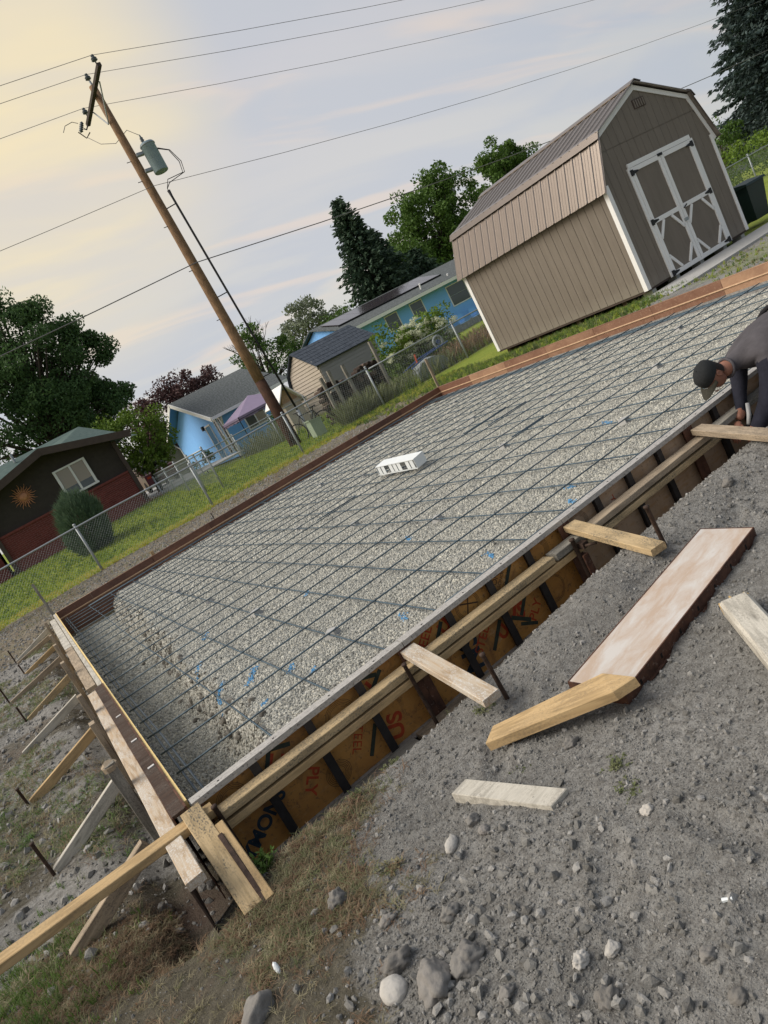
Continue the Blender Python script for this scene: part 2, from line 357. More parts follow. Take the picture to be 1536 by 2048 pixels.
M_['rock_pale'] = m_stone('pale_river_stone', (0.42,0.40,0.36), (0.50,0.48,0.44), (0.46,0.43,0.38), sc=38.0)
def m_bed():
    n = NB('gravel_bed', 0.95, spec=0.12); p = n.coord((1,1,1), rnd=False); v = n.vor(p, 55); a = n.noise(p, 1.3, 4, 0.6); ed = v.outputs['Distance']
    sepv = n.N.new('ShaderNodeSeparateColor'); n.L.new(v.outputs['Color'], sepv.inputs[0])
    c = n.mix(sepv.outputs[0], (0.35,0.35,0.32), (0.66,0.65,0.58)); c = n.mix(n.rng(ed, 0.40, 0.80, 0, 0.6), c, (0.15,0.14,0.12)); c = n.mix(n.rng(a, 0.35, 0.7, 0, 0.3), c, (0.17,0.16,0.14))
    n.col(c); n.bump(n.math('SUBTRACT', 1.0, ed), 0.9, 0.012); return n.done()
M_['bed'] = m_bed()
def m_leaf(name, c1, c2, c3=None, trans=0.25):
    n = NB(name, 0.6, spec=0.2); p = n.coord((1,1,1), obj=False, rnd=False); a = n.noise(p, 0.9, 4, 0.6); b = n.noise(p, 14, 2, 0.5)
    c = n.mix(n.rng(a, 0.3, 0.7), c1, c2); c = n.mix(n.rng(b, 0.48, 0.70, 0, 0.85), c, c3 or tuple(x*1.75 for x in c2)); c = n.mix(n.rng(n.noise(p, 5, 2, 0.5), 0.52, 0.30, 0, 0.6), c, tuple(x*0.6 for x in c1))
    n.col(c)
    tr = n.N.new('ShaderNodeBsdfTranslucent'); n.set(tr.inputs[0], c); ms = n.N.new('ShaderNodeMixShader'); ms.inputs[0].default_value = trans
    n.L.new(n.b.outputs[0], ms.inputs[1]); n.L.new(tr.outputs[0], ms.inputs[2]); n.L.new(ms.outputs[0], n.N['Material Output'].inputs[0]); return n.done()
M_['leaf_dark'] = m_leaf('dark_green_leaves', (0.055,0.108,0.040), (0.082,0.146,0.048))
M_['leaf_mid'] = m_leaf('mid_green_leaves', (0.058,0.115,0.024), (0.092,0.160,0.034))
M_['leaf_bright'] = m_leaf('bright_green_leaves', (0.080,0.150,0.018), (0.135,0.200,0.030))
M_['leaf_purple'] = m_leaf('purple_brown_leaves', (0.075,0.040,0.044), (0.11,0.060,0.056), (0.15,0.09,0.08))
M_['leaf_hazy'] = m_leaf('haze_paled_leaves', (0.16,0.19,0.135), (0.20,0.23,0.165))  # distance haze is put into this paler leaf colour
M_['needle'] = m_leaf('dark_spruce_needles', (0.034,0.066,0.042), (0.055,0.092,0.055), (0.08,0.12,0.07), 0.1)
M_['needle_blue'] = m_leaf('blue_spruce_needles', (0.040,0.064,0.060), (0.066,0.096,0.090), (0.09,0.125,0.115), 0.1)
M_['juniper'] = m_leaf('grey_green_juniper', (0.085,0.140,0.080), (0.120,0.185,0.105), (0.17,0.24,0.15))
M_['flower'] = m_leaf('creamy_white_flowers', (0.66,0.70,0.46), (0.76,0.77,0.60), (0.84,0.85,0.74))
M_['grass_dry'] = m_leaf('dry_straw_grass', (0.28,0.25,0.145), (0.17,0.158,0.088), (0.48,0.43,0.28), 0.3)
M_['grass_brown'] = m_leaf('brown_dead_grass', (0.26,0.165,0.105), (0.17,0.115,0.070), (0.40,0.30,0.19), 0.3)
M_['grass_green'] = m_leaf('green_lawn_grass', (0.22,0.34,0.045), (0.42,0.48,0.075), (0.50,0.48,0.13), 0.45)
M_['grass_deep'] = m_leaf('deep_green_grass', (0.080,0.160,0.034), (0.125,0.21,0.045), (0.13,0.19,0.05), 0.35)
M_['grass_yellow'] = m_leaf('yellowed_lawn_grass', (0.52,0.46,0.10), (0.42,0.41,0.08), (0.62,0.54,0.20), 0.45)
M_['weed'] = m_leaf('grey_green_weed', (0.135,0.165,0.070), (0.185,0.205,0.095), (0.25,0.26,0.14), 0.3)
M_['bark'] = plain('bark', (0.065,0.050,0.038), 0.95, 0.4, 12, bump=0.5)
M_['white_paint'] = plain('white_paint', (0.80,0.80,0.78), 0.55, 0.04, 6, rnd=0.03)
M_['shed_brown'] = plain('taupe_siding_paint', (0.185,0.158,0.128), 0.75, 0.06, 30, bump=0.15, rnd=0.06)
M_['shed_roof'] = plain('dark_bronze_metal_roof', (0.265,0.228,0.195), 0.30, 0.05, 4, 0.85, 0.5, rnd=0.04)
def m_shed():
    n = NB('taupe_siding_paint', 0.75, spec=0.25); p = n.coord((1,1,1), obj=False, rnd=False); q = n.coord((6,6,0.7), obj=False, rnd=False); a = n.noise(q, 2.0, 5, 0.65); b = n.noise(p, 1.1, 4, 0.6); z = n.N.new('ShaderNodeSeparateXYZ'); n.L.new(p, z.inputs[0])
    c = n.mix(n.rng(a, 0.35, 0.7), (0.165,0.142,0.116), (0.200,0.172,0.140)); c = n.mix(n.rng(b, 0.35, 0.7, 0, 0.35), c, (0.21,0.185,0.155)); sp = n.math('ADD', z.outputs[2], n.math('MULTIPLY', n.noise(n.coord((5,5,2), obj=False, rnd=False), 3, 5, 0.7), 0.55))
    c = n.mix(n.rng(sp, 0.52, 0.24, 0, 0.6), c, (0.24,0.215,0.18)); n.col(c).bump(n.noise(n.coord((30,30,3), obj=False, rnd=False), 4, 4), 0.25, 0.004); return n.done()
M_['shed_brown'] = m_shed()
M_['groove'] = plain('shadow_gap', (0.05,0.042,0.034), 0.9)
M_['black_metal'] = plain('black_metal', (0.016,0.016,0.017), 0.5, 0.2, 20, 0.2)
M_['concrete'] = plain('grey_concrete', (0.40,0.40,0.385), 0.9, 0.12, 8, bump=0.2)
M_['dark_stain'] = plain('dark_brown_stained_siding', (0.052,0.043,0.036), 0.8, 0.18, 6)
M_['fascia_brown'] = plain('brown_fascia_board', (0.075,0.055,0.046), 0.75, 0.15, 6)
M_['brick'] = plain('red_brick', (0.215,0.062,0.052), 0.85, 0.25, 12, bump=0.2, rnd=0.5)
M_['mortar'] = plain('red_grey_mortar', (0.34,0.24,0.21), 0.9, 0.15, 20)
M_['blue_wall'] = plain('sky_blue_siding_paint', (0.225,0.51,1.0), 0.7, 0.05, 4)
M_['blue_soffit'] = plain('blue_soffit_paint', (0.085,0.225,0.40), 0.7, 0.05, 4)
M_['beige'] = plain('beige_lap_siding', (0.44,0.385,0.315), 0.8, 0.06, 4)
M_['grey_siding'] = plain('grey_lap_siding', (0.34,0.325,0.315), 0.8, 0.06, 4)
def m_shingle(name, c1, c2, sx=3.0, sz=7.0):
    n = NB(name, 0.9, spec=0.15); t = n.noise(n.coord((1.2, 4, 4), rnd=False), 4, 3, 0.7); t2 = n.noise(n.coord((1,1,1), rnd=False), 40, 3)
    c = n.mix(n.rng(t, 0.4, 0.62), c1, c2); c = n.mix(n.rng(t2, 0.4, 0.7, 0, 0.3), c, tuple(x*0.6 for x in c1)); n.col(c).bump(t, 0.4, 0.02); return n.done()
M_['shingle'] = m_shingle('grey_roof_shingles', (0.075,0.085,0.085), (0.165,0.18,0.18))
M_['shingle_dark'] = m_shingle('dark_blue_grey_shingles', (0.045,0.055,0.070), (0.085,0.100,0.122))
M_['shingle_green'] = m_shingle('green_grey_shingles', (0.085,0.125,0.115), (0.12,0.165,0.15))
M_['solar'] = plain('dark_solar_glass', (0.045,0.038,0.045), 0.12, 0.1, 4, 0.0, 0.8)
def m_glass(name, c, rough=0.08):
    n = NB(name, rough, spec=0.8); n.col(c); return n.done()
M_['glass'] = m_glass('window_glass', (0.085,0.095,0.095))
M_['glass_blind'] = m_glass('window_glass_with_blind', (0.33,0.275,0.215), 0.2)
M_['copper'] = plain('copper_sun', (0.62,0.29,0.16), 0.45, 0.3, 20, 0.2)
M_['canopy'] = plain('mauve_canopy_fabric', (0.29,0.235,0.335), 0.85, 0.06, 3)
M_['pedestal'] = plain('pale_green_metal', (0.30,0.37,0.27), 0.6, 0.12, 6)
M_['transformer'] = plain('grey_blue_paint', (0.25,0.33,0.37), 0.5, 0.06, 5)
M_['porcelain'] = plain('dark_porcelain', (0.095,0.115,0.125), 0.35, 0.1, 5)
M_['arm_wood'] = wood('dark_crossarm_wood', (0.085,0.070,0.058), (0.050,0.040,0.034), gamt=0.1)
M_['cable'] = plain('black_cable', (0.022,0.022,0.024), 0.6)
M_['wire'] = plain('grey_wire', (0.15,0.145,0.15), 0.6)
M_['bin'] = plain('dark_green_plastic', (0.012,0.028,0.024), 0.5, 0.1)
M_['white_plastic'] = plain('white_plastic', (0.70,0.74,0.74), 0.45, 0.03, 6)
M_['blue_spray'] = plain('blue_spray_paint', (0.13,0.36,0.62), 0.9, 0.3, 60, rnd=0.4)
M_['firewood'] = plain('firewood_bark', (0.050,0.036,0.028), 0.95, 0.5, 8, bump=0.5, rnd=0.5)
M_['firewood_end'] = plain('firewood_end_grain', (0.14,0.10,0.075), 0.9, 0.3, 10, rnd=0.5)
M_['blue_paint'] = plain('blue_painted_metal', (0.035,0.075,0.22), 0.5)
M_['wb_grey'] = plain('dull_grey_tray', (0.24,0.27,0.275), 0.55, 0.15, 6)
M_['skin'] = plain('tanned_skin', (0.27,0.125,0.082), 0.55, 0.10, 30, spec=0.4, rnd=0)
M_['tee'] = plain('grey_shirt_fabric', (0.075,0.070,0.076), 0.9, 0.25, 9, rnd=0, bump=0.8)
M_['navy'] = plain('navy_sleeve_fabric', (0.018,0.019,0.030), 0.9, 0.3, 16, rnd=0, bump=0.8)
M_['black_cloth'] = plain('black_cloth', (0.014,0.014,0.016), 0.9, 0.2, 40, rnd=0)
M_['cap'] = plain('black_cap_fabric', (0.017,0.019,0.020), 0.9, 0.2, 60, rnd=0)
M_['hair'] = plain('dark_hair', (0.020,0.014,0.011), 0.8, 0.2, 60, rnd=0)
M_['camo'] = plain('khaki_brim_underside', (0.040,0.038,0.028), 0.9, 0.35, 40, rnd=0)
M_['tool_grey'] = plain('pale_grey_tool_handle', (0.50,0.51,0.50), 0.5, 0.1, 20)
M_['maroon'] = plain('maroon_car_paint', (0.10,0.012,0.022), 0.3, 0.1, 5, spec=0.6)
M_['rubber'] = plain('black_rubber', (0.015,0.015,0.015), 0.8)
M_['tan_wall'] = plain('pale_stucco', (0.45,0.42,0.37), 0.85, 0.08, 5)
# ---------------------------------------------------------------- ground
SX, SY = 9.176, 10.675          # slab size, form tops at z = 0
_fr = random.Random(5)
FOOT = [(_fr.uniform(0.55, 2.9), _fr.uniform(-2.2, -0.75), _fr.uniform(-0.6, 1.6), _fr.uniform(0.8, 1.15)) for _ in range(34)]
def H(x, y, fine=True):
    x = np.asarray(x, float); y = np.asarray(y, float)
    big = fbm(x*0.7, y*0.7, 3)
    zf = -0.255 + 0.13*np.exp(-((y+0.57)/0.22)**2)*sstep(0.9, 2.2, x)*(1-0.25*sstep(3.6, 5, x)) + 0.05*big
    zf = zf + 0.030*fbm(x*2.6+1.3*y, y*1.0-0.4*x, 3)*sstep(0.2, 0.7, x)
    zf = zf + 0.035*np.exp(-((y+1.9)/0.6)**2)*sstep(-0.5, 0.6, x) - 0.05*sstep(-0.2, -1.2, x)
    edge = -0.30 + 0.07*fbm(x*2.2+9, y*0.0+3.0, 3)
    t = sstep(edge-0.10, edge+0.10, y); zf = zf*(1-t) + (-0.475)*t
    zl = -0.385 + 0.10*fbm(x*1.3+5, y*0.9+2, 3) + 0.10*np.exp(-((x+0.55)/0.22)**2)*(vnoise(y*0.9+4, x*0+1.5)-0.25) + 0.14*sstep(-1.2, -3.5, x)*sstep(9, 2, y)
    t = sstep(-0.42, -0.24, x); zl = zl*(1-t) + (-0.475)*t
    zfar = -0.085 + 0.03*big; zr = -0.075 + 0.03*big - 0.085*sstep(9.7, 11.2, x)*sstep(12.5, 11.0, y)
    d = [np.maximum(-y, 0), np.maximum(-x, 0), np.maximum(y-SY, 0), np.maximum(x-SX, 0)]
    w = [a*a+1e-9*(a > 0) for a in d]; s = w[0]+w[1]+w[2]+w[3]
    ins = s <= 0; s = np.where(ins, 1, s)
    z = (w[0]*zf+w[1]*zl+w[2]*zfar+w[3]*zr)/s
    z = z + 0.52*sstep(15.5, 23.5, y)*sstep(11, 5, x)*(1-0.0*x)
    z = z + 0.10*sstep(20, 32, x)*sstep(5, 12, y)
    if fine:
        for fx, fy, fa, fl in FOOT:
            u = (x-fx)*math.cos(fa)+(y-fy)*math.sin(fa); v_ = -(x-fx)*math.sin(fa)+(y-fy)*math.cos(fa); q = (u/(0.145*fl))**2+(v_/(0.050*fl))**2; z = z-0.016*np.exp(-q**2)+0.008*np.exp(-((q-1.7)/0.5)**2)
        near = sstep(9, 2.5, np.hypot(x-0.8, y+1.6))
        z = z + near*(0.030*fbm(x*4.0, y*4.0, 4) + 0.011*fbm(x*21, y*21, 3))
    return np.where(ins, -0.72, z)
def Hs(x, y): return float(H(np.array([x]), np.array([y]))[0])
def masks(x, y):
    j = fbm(x*1.1, y*1.1, 4)
    lawn = sstep(0, 0.9, y-(14.5-0.16*np.clip(x, 0, 9))+j*0.9)*(y > 9)
    lawn = np.maximum(lawn, sstep(9.3, 9.9, x+j*0.5)*sstep(4.6, 6.0, y+j)*0.9)
    lawn = np.maximum(lawn, sstep(9.3, 10.5, x)*sstep(5.4, 4.6, y)*0.45)
    lawn = np.maximum(lawn, sstep(-1.5, -3.5, x+j)*sstep(4.5, 7, y)*0.8)
    dry = sstep(0.85, 0.15, x+j*0.9+0.55*np.clip(-y-0.9, -1, 2)*-1.0*0.0)*sstep(0.6, 0.0, y)*0.9
    dry = np.where(y < 0.0, 0.95*sstep(0.34, -0.12, x-0.12*(-y)+j*2.2), 0.62*sstep(0.1, 0.25, j+0.12)*(x < 0))
    dry = np.maximum(dry, sstep(-1.0, -2.0, x+j)*0.8); dry = np.maximum(dry, 0.85*(x < 0.05)*sstep(0.75, 0.35, y+j)*sstep(-1.1, -0.8, x))
    path = sstep(10.6, 10.7, y)*(1-lawn)*(x > -2.0)
    return lawn, dry, path
def build_ground():
    def axis(parts):
        out = [np.arange(a, b, s) for a, b, s in parts]; return np.concatenate(out+[np.array([parts[-1][1]])])
    xs = axis([(-900,-60,60),(-60,-12,4),(-12,-2.6,0.35),(-2.6,-1.3,0.06),(-1.3,3.9,0.021),(3.9,6,0.07),(6,24,0.4),(24,72,4),(72,1500,80)])
    ys = axis([(-600,-40,60),(-40,-6,3),(-6,-2.8,0.12),(-2.8,0.1,0.021),(0.1,11,0.11),(11,25,0.25),(25,70,3),(70,1500,80)])
    X, Y = np.meshgrid(xs, ys, indexing='ij'); Z = H(X, Y)
    nx, ny = X.shape; v = np.stack([X, Y, Z], -1).reshape(-1, 3)
    i = np.arange(nx*ny).reshape(nx, ny)
    f = np.stack([i[:-1,:-1], i[1:,:-1], i[1:,1:], i[:-1,1:]], -1).reshape(-1, 4)
    me = fast('ground', v, f, True)
    l, d, p = masks(X.ravel(), Y.ravel())
    at = me.color_attributes.new('mask', 'FLOAT_COLOR', 'POINT')
    at.data.foreach_set('color', np.stack([l, d, p, np.ones_like(l)], -1).astype(np.float32).ravel())
    o = link('ground', me, M_['ground']); tag(o, 'grey disturbed soil running into dry grass and the lawn beyond', kind='structure')
build_ground()

# gravel fill inside the forms, cut down to a footing trench along the left, far and right forms
def G(x, y):
    x = np.asarray(x, float); y = np.asarray(y, float)
    e = 0.44 + 0.36*fbm(y*1.6+2, x*0+0.5, 4) + 0.045*y
    a = sstep(e-0.11, e+0.07, x); b = sstep(SY-0.22, SY-0.55, y+0.18*fbm(x*1.3, y*0+4, 3)); c = sstep(SX-0.45, SX-0.85, x+0.2*fbm(y*1.3, x*0+7, 3))
    f = 0.80+0.20*sstep(0.06, 0.60, y+0.1*fbm(x*2, y*0, 2))
    top = -0.192 + 0.020*fbm(x*1.2, y*1.2, 3); k = np.minimum(np.minimum(a, b), c)
    lump = 0.34*fbm(x*5, y*5, 4)*k*(1-k)*3
    return -0.53 + 0.0*x + (top+0.53)*k*f + lump + 0.012*fbm(x*9, y*9, 3)
def build_bed():
    xs = np.concatenate([np.arange(0.004, 1.4, 0.022), np.arange(1.4, SX-0.003, 0.055), [SX-0.004]]); ys = np.concatenate([np.arange(0.066, 4, 0.03), np.arange(4, SY-0.003, 0.07), [SY-0.004]])
    X, Y = np.meshgrid(xs, ys, indexing='ij'); Z = G(X, Y); nx, ny = X.shape; i = np.arange(nx*ny).reshape(nx, ny)
    f = np.stack([i[:-1,:-1], i[1:,:-1], i[1:,1:], i[:-1,1:]], -1).reshape(-1, 4)
    o = link('gravel_bed', fast('gravel_bed', np.stack([X,Y,Z], -1).reshape(-1,3), f, True), M_['bed']); tag(o, 'level bed of compacted gravel inside the wooden and steel forms', kind='structure')
build_bed()

# point scatter -> instanced small meshes (geometry nodes), for what nobody could count
def scatter(name, pts, scl, rot, sources, label):
    col = bpy.data.collections.new(name+'_sources')
    for s in sources: col.objects.link(s)
    me = bpy.data.meshes.new(name); n = len(pts); me.vertices.add(n); me.vertices.foreach_set('co', np.asarray(pts, np.float32).ravel())
    a = me.attributes.new('scl', 'FLOAT_VECTOR', 'POINT'); a.data.foreach_set('vector', np.asarray(scl, np.float32).ravel())
    a = me.attributes.new('rot', 'FLOAT_VECTOR', 'POINT'); a.data.foreach_set('vector', np.asarray(rot, np.float32).ravel())
    o = bpy.data.objects.new(name, me); C.objects.link(o); tag(o, label, kind='stuff')
    g = bpy.data.node_groups.new(name, 'GeometryNodeTree'); g.interface.new_socket('Geometry', in_out='INPUT', socket_type='NodeSocketGeometry'); g.interface.new_socket('Geometry', in_out='OUTPUT', socket_type='NodeSocketGeometry')
    N = g.nodes; L = g.links; i = N.new('NodeGroupInput'); out = N.new('NodeGroupOutput'); ip = N.new('GeometryNodeInstanceOnPoints'); ci = N.new('GeometryNodeCollectionInfo')
    ci.inputs['Collection'].default_value = col; ci.inputs['Separate Children'].default_value = True; ci.inputs['Reset Children'].default_value = True
    na = N.new('GeometryNodeInputNamedAttribute'); na.data_type = 'FLOAT_VECTOR'; na.inputs[0].default_value = 'scl'
    nb = N.new('GeometryNodeInputNamedAttribute'); nb.data_type = 'FLOAT_VECTOR'; nb.inputs[0].default_value = 'rot'
    L.new(i.outputs[0], ip.inputs['Points']); L.new(ci.outputs[0], ip.inputs['Instance']); ip.inputs['Pick Instance'].default_value = True
    L.new(na.outputs[0], ip.inputs['Scale'])
    try:
        er = N.new('FunctionNodeEulerToRotation'); L.new(nb.outputs[0], er.inputs[0]); L.new(er.outputs[0], ip.inputs['Rotation'])
    except Exception: L.new(nb.outputs[0], ip.inputs['Rotation'])
    L.new(ip.outputs[0], out.inputs[0]); md = o.modifiers.new('scatter', 'NODES'); md.node_group = g; return o
def src(name, me, mat):
    if not me.materials: me.materials.append(mat)
    return bpy.data.objects.new(name, me)
def pebble(seed, sub=1, jag=0.18, flat=0.7):
    bm = bmesh.new(); bmesh.ops.create_icosphere(bm, subdivisions=sub, radius=1.0); r = random.Random(seed)
    ax = [r.uniform(0.75, 1.25), r.uniform(0.75, 1.1), flat*r.uniform(0.8, 1.15)]
    for v in bm.verts:
        k = 1+r.uniform(-jag, jag); v.co = Vector((v.co.x*ax[0]*k, v.co.y*ax[1]*k, v.co.z*ax[2]*k))
    me = bpy.data.meshes.new('pebble'); bm.to_mesh(me); bm.free()
    if sub > 1: me.polygons.foreach_set('use_smooth', [True]*len(me.polygons))
    return me
def in_view(p, m=0.12):
    q = np.asarray(p) - np.array(M.translation); z = q @ np.array(fw); x = q @ np.array(r2); y = q @ np.array(u2)
    z = np.where(z < 0.05, 0.05, z); return (np.abs(x/z) < 0.53+m) & (np.abs(y/z) < 0.707+m), z
def gravel():
    P = []; S = []
    for (y0, y1, n, r) in ((0.07, 2.2, 125000, 0.0074), (2.2, 5.2, 110000, 0.0088), (5.2, 10.65, 80000, 0.0135)):
        x = rng.uniform(0.01, SX-0.02, n*2)[:n] if False else rng.uniform(0.01, SX-0.02, n); y = rng.uniform(y0, y1, n)
        s = r*rng.lognormal(0, 0.22, n); p = np.stack([x, y, G(x, y)+s*0.25], -1); k, d = in_view(p, 0.25); P.append(p[k]); S.append(s[k])
    P = np.concatenate(P); S = np.concatenate(S); n = len(P)
    scatter('gravel', P, np.stack([S, S, S], -1), rng.uniform(0, 6.28, (n, 3)), [src('pebble%d' % i, pebble(i, 1, 0.12), M_['gravel']) for i in range(6)], 'small washed grey and tan gravel filling the forms')
gravel()
def trench_clods():
    n = 2400; y = rng.uniform(0.3, 10, n); e = 0.44 + 0.36*fbm(y*1.6+2, y*0+0.5, 4) + 0.045*y; x = e + rng.normal(-0.03, 0.07, n); s = np.clip(0.006*rng.pareto(2.2, n)+0.005, 0, 0.032)
    p = np.stack([x, y, G(x, y)+s*0.2], -1); k = (x > 0.03); p, s = p[k], s[k]
    scatter('trench_clods', p, np.stack([s, s, s], -1), rng.uniform(0, 6.28, (len(p), 3)), [src('lump%d' % i, pebble(60+i, 1, 0.32, 0.75), M_['clod_dark']) for i in range(5)], 'brown soil clods along the edge of the footing trench')
trench_clods()
def clods():
    n = 230000; x = rng.uniform(-1.6, 4.6, n); y = rng.uniform(-2.8, 0.0, n); l, d, p = masks(x, y)
    dens = np.clip(1.0-1.0*d, 0.10, 1)*(0.25+1.1*np.clip(0.5+1.6*fbm(x*1.6+3, y*1.6, 3), 0, 1)); k = rng.random(n) < dens; x, y = x[k], y[k]; n = len(x)
    s = 0.0016*rng.pareto(2.3, n)+0.0018; s = np.minimum(s, 0.013)
    p = np.stack([x, y, H(x, y)+s*0.15], -1); k, _ = in_view(p, 0.15); p, s = p[k], s[k]; n = len(p)
    # coarser rubble in the lower middle of the view and to its right
    m = 2200; xx = rng.normal(0.38, 0.26, m); yy = rng.normal(-1.62, 0.30, m); ss = np.clip(0.0036*rng.pareto(1.9, m)+0.0026, 0, 0.022)
    m2 = 420; xx = np.concatenate([xx, rng.uniform(0.4, 1.6, m2)]); yy = np.concatenate([yy, rng.uniform(-2.2, -1.2, m2)]); ss = np.concatenate([ss, np.clip(0.004*rng.pareto(2.2, m2)+0.003, 0, 0.020)])
    p = np.concatenate([p, np.stack([xx, yy, H(xx, yy)+ss*0.2], -1)]); s = np.concatenate([s, ss]); n = len(p)
    m3 = 14000; x3 = rng.uniform(-1.6, 0, m3); y3 = rng.uniform(0, 11.5, m3); s3 = np.clip(0.0045*rng.pareto(1.9, m3)+0.003, 0, 0.035)
    m4 = 14000; x4 = rng.uniform(-1.5, 9, m4); y4 = rng.uniform(10.72, 14.5, m4); s4 = np.clip(0.007*rng.pareto(2.2, m4)+0.007, 0, 0.03); x3 = np.concatenate([x3, x4]); y3 = np.concatenate([y3, y4]); s3 = np.concatenate([s3, s4])
    p = np.concatenate([p, np.stack([x3, y3, H(x3, y3)+s3*0.1], -1)]); s = np.concatenate([s, s3]); n = len(p)
    scatter('soil_rubble', p, np.stack([s, s, s], -1), rng.uniform(0, 6.28, (n, 3)), [src('clod%d' % i, pebble(40+i, 1, 0.32, 0.62), M_['clod']) for i in range(8)], 'grey soil crumbs and small stones strewn over the ground')
clods()
def blade_tuft(seed, n, h, spread, w, droop=0.5, flat=False):
    r = random.Random(seed); v = []; f = []
    for k in range(n):
        a = r.uniform(0, 6.283); l = h*r.uniform(0.5, 1.15); b = r.uniform(0, 0.4)*spread; lean = r.uniform(0.1, 1.0)*droop
        if flat: lean = r.uniform(0.7, 1.5)
        ox, oy = b*math.cos(a*1.7), b*math.sin(a*1.7); dx, dy = math.cos(a), math.sin(a); px, py = -dy*w/2, dx*w/2
        i0 = len(v)
        for t, ww in ((0, 1), (0.5, 0.8), (1, 0.1)):
            rr = l*t*math.sin(lean*(0.4+0.9*t)); zz = l*t*math.cos(min(1.5, lean*(0.4+0.9*t)))
            v += [(ox+dx*rr+px*ww, oy+dy*rr+py*ww, zz-0.004), (ox+dx*rr-px*ww, oy+dy*rr-py*ww, zz-0.004)]
        f += [(i0, i0+1, i0+3, i0+2), (i0+2, i0+3, i0+5, i0+4)]
    return fast('tuft', v, f)
def scatter_grass(name, x, y, h0, mats, label, n_bl=9, spread=0.03, w=0.004, droop=0.6, sc=(0.6, 1.3), flat=False, hz=None, margin=0.2):
    z = H(x, y); p = np.stack([x, y, z], -1); k, _ = in_view(p, margin); p = p[k]; n = len(p)
    s = rng.uniform(sc[0], sc[1], n); rot = np.zeros((n, 3)); rot[:, 2] = rng.uniform(0, 6.28, n)
    ss = [src('tuft%d' % i, blade_tuft(i*7+len(name), n_bl, h0, spread, w, droop, flat), M_[m]) for i, m in enumerate(mats)]
    return scatter(name, p, np.stack([s, s, s], -1), rot, ss, label)
def all_grass():
    n = 42000; x = rng.uniform(-1.5, 0.9, n); y = rng.uniform(-1.9, 0.6, n); l, d, p = masks(x, y); k = (rng.random(n) < d*0.95) & ~((x > -0.2) & (x < 0.1) & (y > -0.5)) & ~((y > -0.35) & (x > -0.3))
    x, y = x[k], y[k]; k = rng.random(len(x)) < np.clip(0.36+2.8*fbm(x*2.6+1, y*2.6+5, 4), 0.05, 1); x, y = x[k], y[k]; k = fbm(x*1.5+7, y*1.5, 3) > -0.02
    scatter_grass('dry_grass', x[k], y[k], 0.048, ['grass_dry', 'grass_brown', 'grass_brown', 'weed', 'grass_dry'], 'matted dry straw coloured grass in the near corner', 14, 0.06, 0.0020, 1.0, (0.4, 1.4), True)
    scatter_grass('dead_brown_grass', x[~k], y[~k], 0.042, ['grass_brown', 'grass_brown', 'grass_dry'], 'short dead red-brown grass patch by the rubble', 14, 0.06, 0.0020, 1.0, (0.4, 1.3), True)
    n = 900; x = rng.normal(-0.95, 0.22, n); y = rng.normal(0.15, 0.35, n)
    scatter_grass('green_grass_clumps', x, y, 0.055, ['grass_deep', 'grass_deep', 'weed'], 'darker green grass clumps at the left edge under the long board', 9, 0.04, 0.003, 0.7, (0.5, 1.3))
    n = 11000; x = rng.uniform(-2.6, -0.3, n); y = rng.uniform(0.3, 10.5, n); k = fbm(x*1.2, y*0.8, 3) > 0.02
    scatter_grass('left_dry_grass', x[k], y[k], 0.075, ['grass_dry', 'weed', 'grass_brown', 'grass_deep'], 'sparse dry grass between the kicker braces', 10, 0.06, 0.003, 1.0, (0.5, 1.5), True)
    n = 30000; x = rng.uniform(-3.5, 11, n); y = rng.uniform(12.2, 24, n); l, d, p = masks(x, y); k = rng.random(n) < l; x, y = x[k], y[k]
    e = y-(14.5-0.16*np.clip(x, 0, 9)); ye = e < 1.6+0.8*fbm(x*0.8, y*0.8, 2)
    scatter_grass('yellowed_grass', x[ye], y[ye], 0.09, ['grass_yellow', 'grass_yellow', 'grass_green'], 'yellowed grass strip along the chain-link fence', 8, 0.10, 0.012, 0.8, (0.5, 1.2))
    scatter_grass('lawn_grass', x[~ye], y[~ye], 0.085, ['grass_green', 'grass_green', 'grass_deep'], 'short green lawn beyond the chain-link fence', 8, 0.14, 0.016, 0.8, (0.5, 1.1))
    n = 4500; x = rng.uniform(-1.5, 9, n); y = rng.uniform(10.75, 14.6, n); k = fbm(x*0.9+4, y*1.4, 3) > 0.0; scatter_grass('path_grass', x[k], y[k], 0.09, ['grass_dry', 'grass_brown', 'weed'], 'thin dry grass on the stony strip behind the far form', 8, 0.12, 0.006, 1.0, (0.4, 1.1), True)
    n = 9000; x = rng.uniform(8.2, 11.3, n); y = rng.uniform(5.0, 14.6, n); l, d, p = masks(x, y); k = (rng.random(n) < l+0.25*(y > 10.8)) & ((x > 9.35) | (y > 10.9)); x, y = x[k], y[k]
    k = (x < 11.2); scatter_grass('strip_grass', x[k], y[k], 0.10, ['grass_deep', 'grass_green', 'weed'], 'green grass strip between the forms and the shed', 8, 0.08, 0.010, 0.7, (0.4, 1.2))
    n = 5000; x = rng.uniform(9.4, 22, n); y = rng.uniform(2.0, 6.2, n); k = (fbm(x*0.9, y*0.9, 3) > -0.05) & ~((y > 5.15) & (y < 6.35)) & ~((y > 3.75) & (y < 4.15)); scatter_grass('pad_grass', x[k], y[k], 0.06, ['grass_deep', 'grass_dry', 'grass_green'], 'thin grass either side of the concrete walk', 8, 0.08, 0.009, 0.8, (0.4, 1.2))
    n = 7000; x = rng.uniform(10.5, 22, n); y = rng.uniform(14.9, 24, n); scatter_grass('tall_grass', x, y, 0.30, ['grass_green', 'grass_green', 'grass_deep'], 'uncut tall grass behind the fence', 9, 0.15, 0.014, 0.6, (0.4, 1.3))
all_grass()
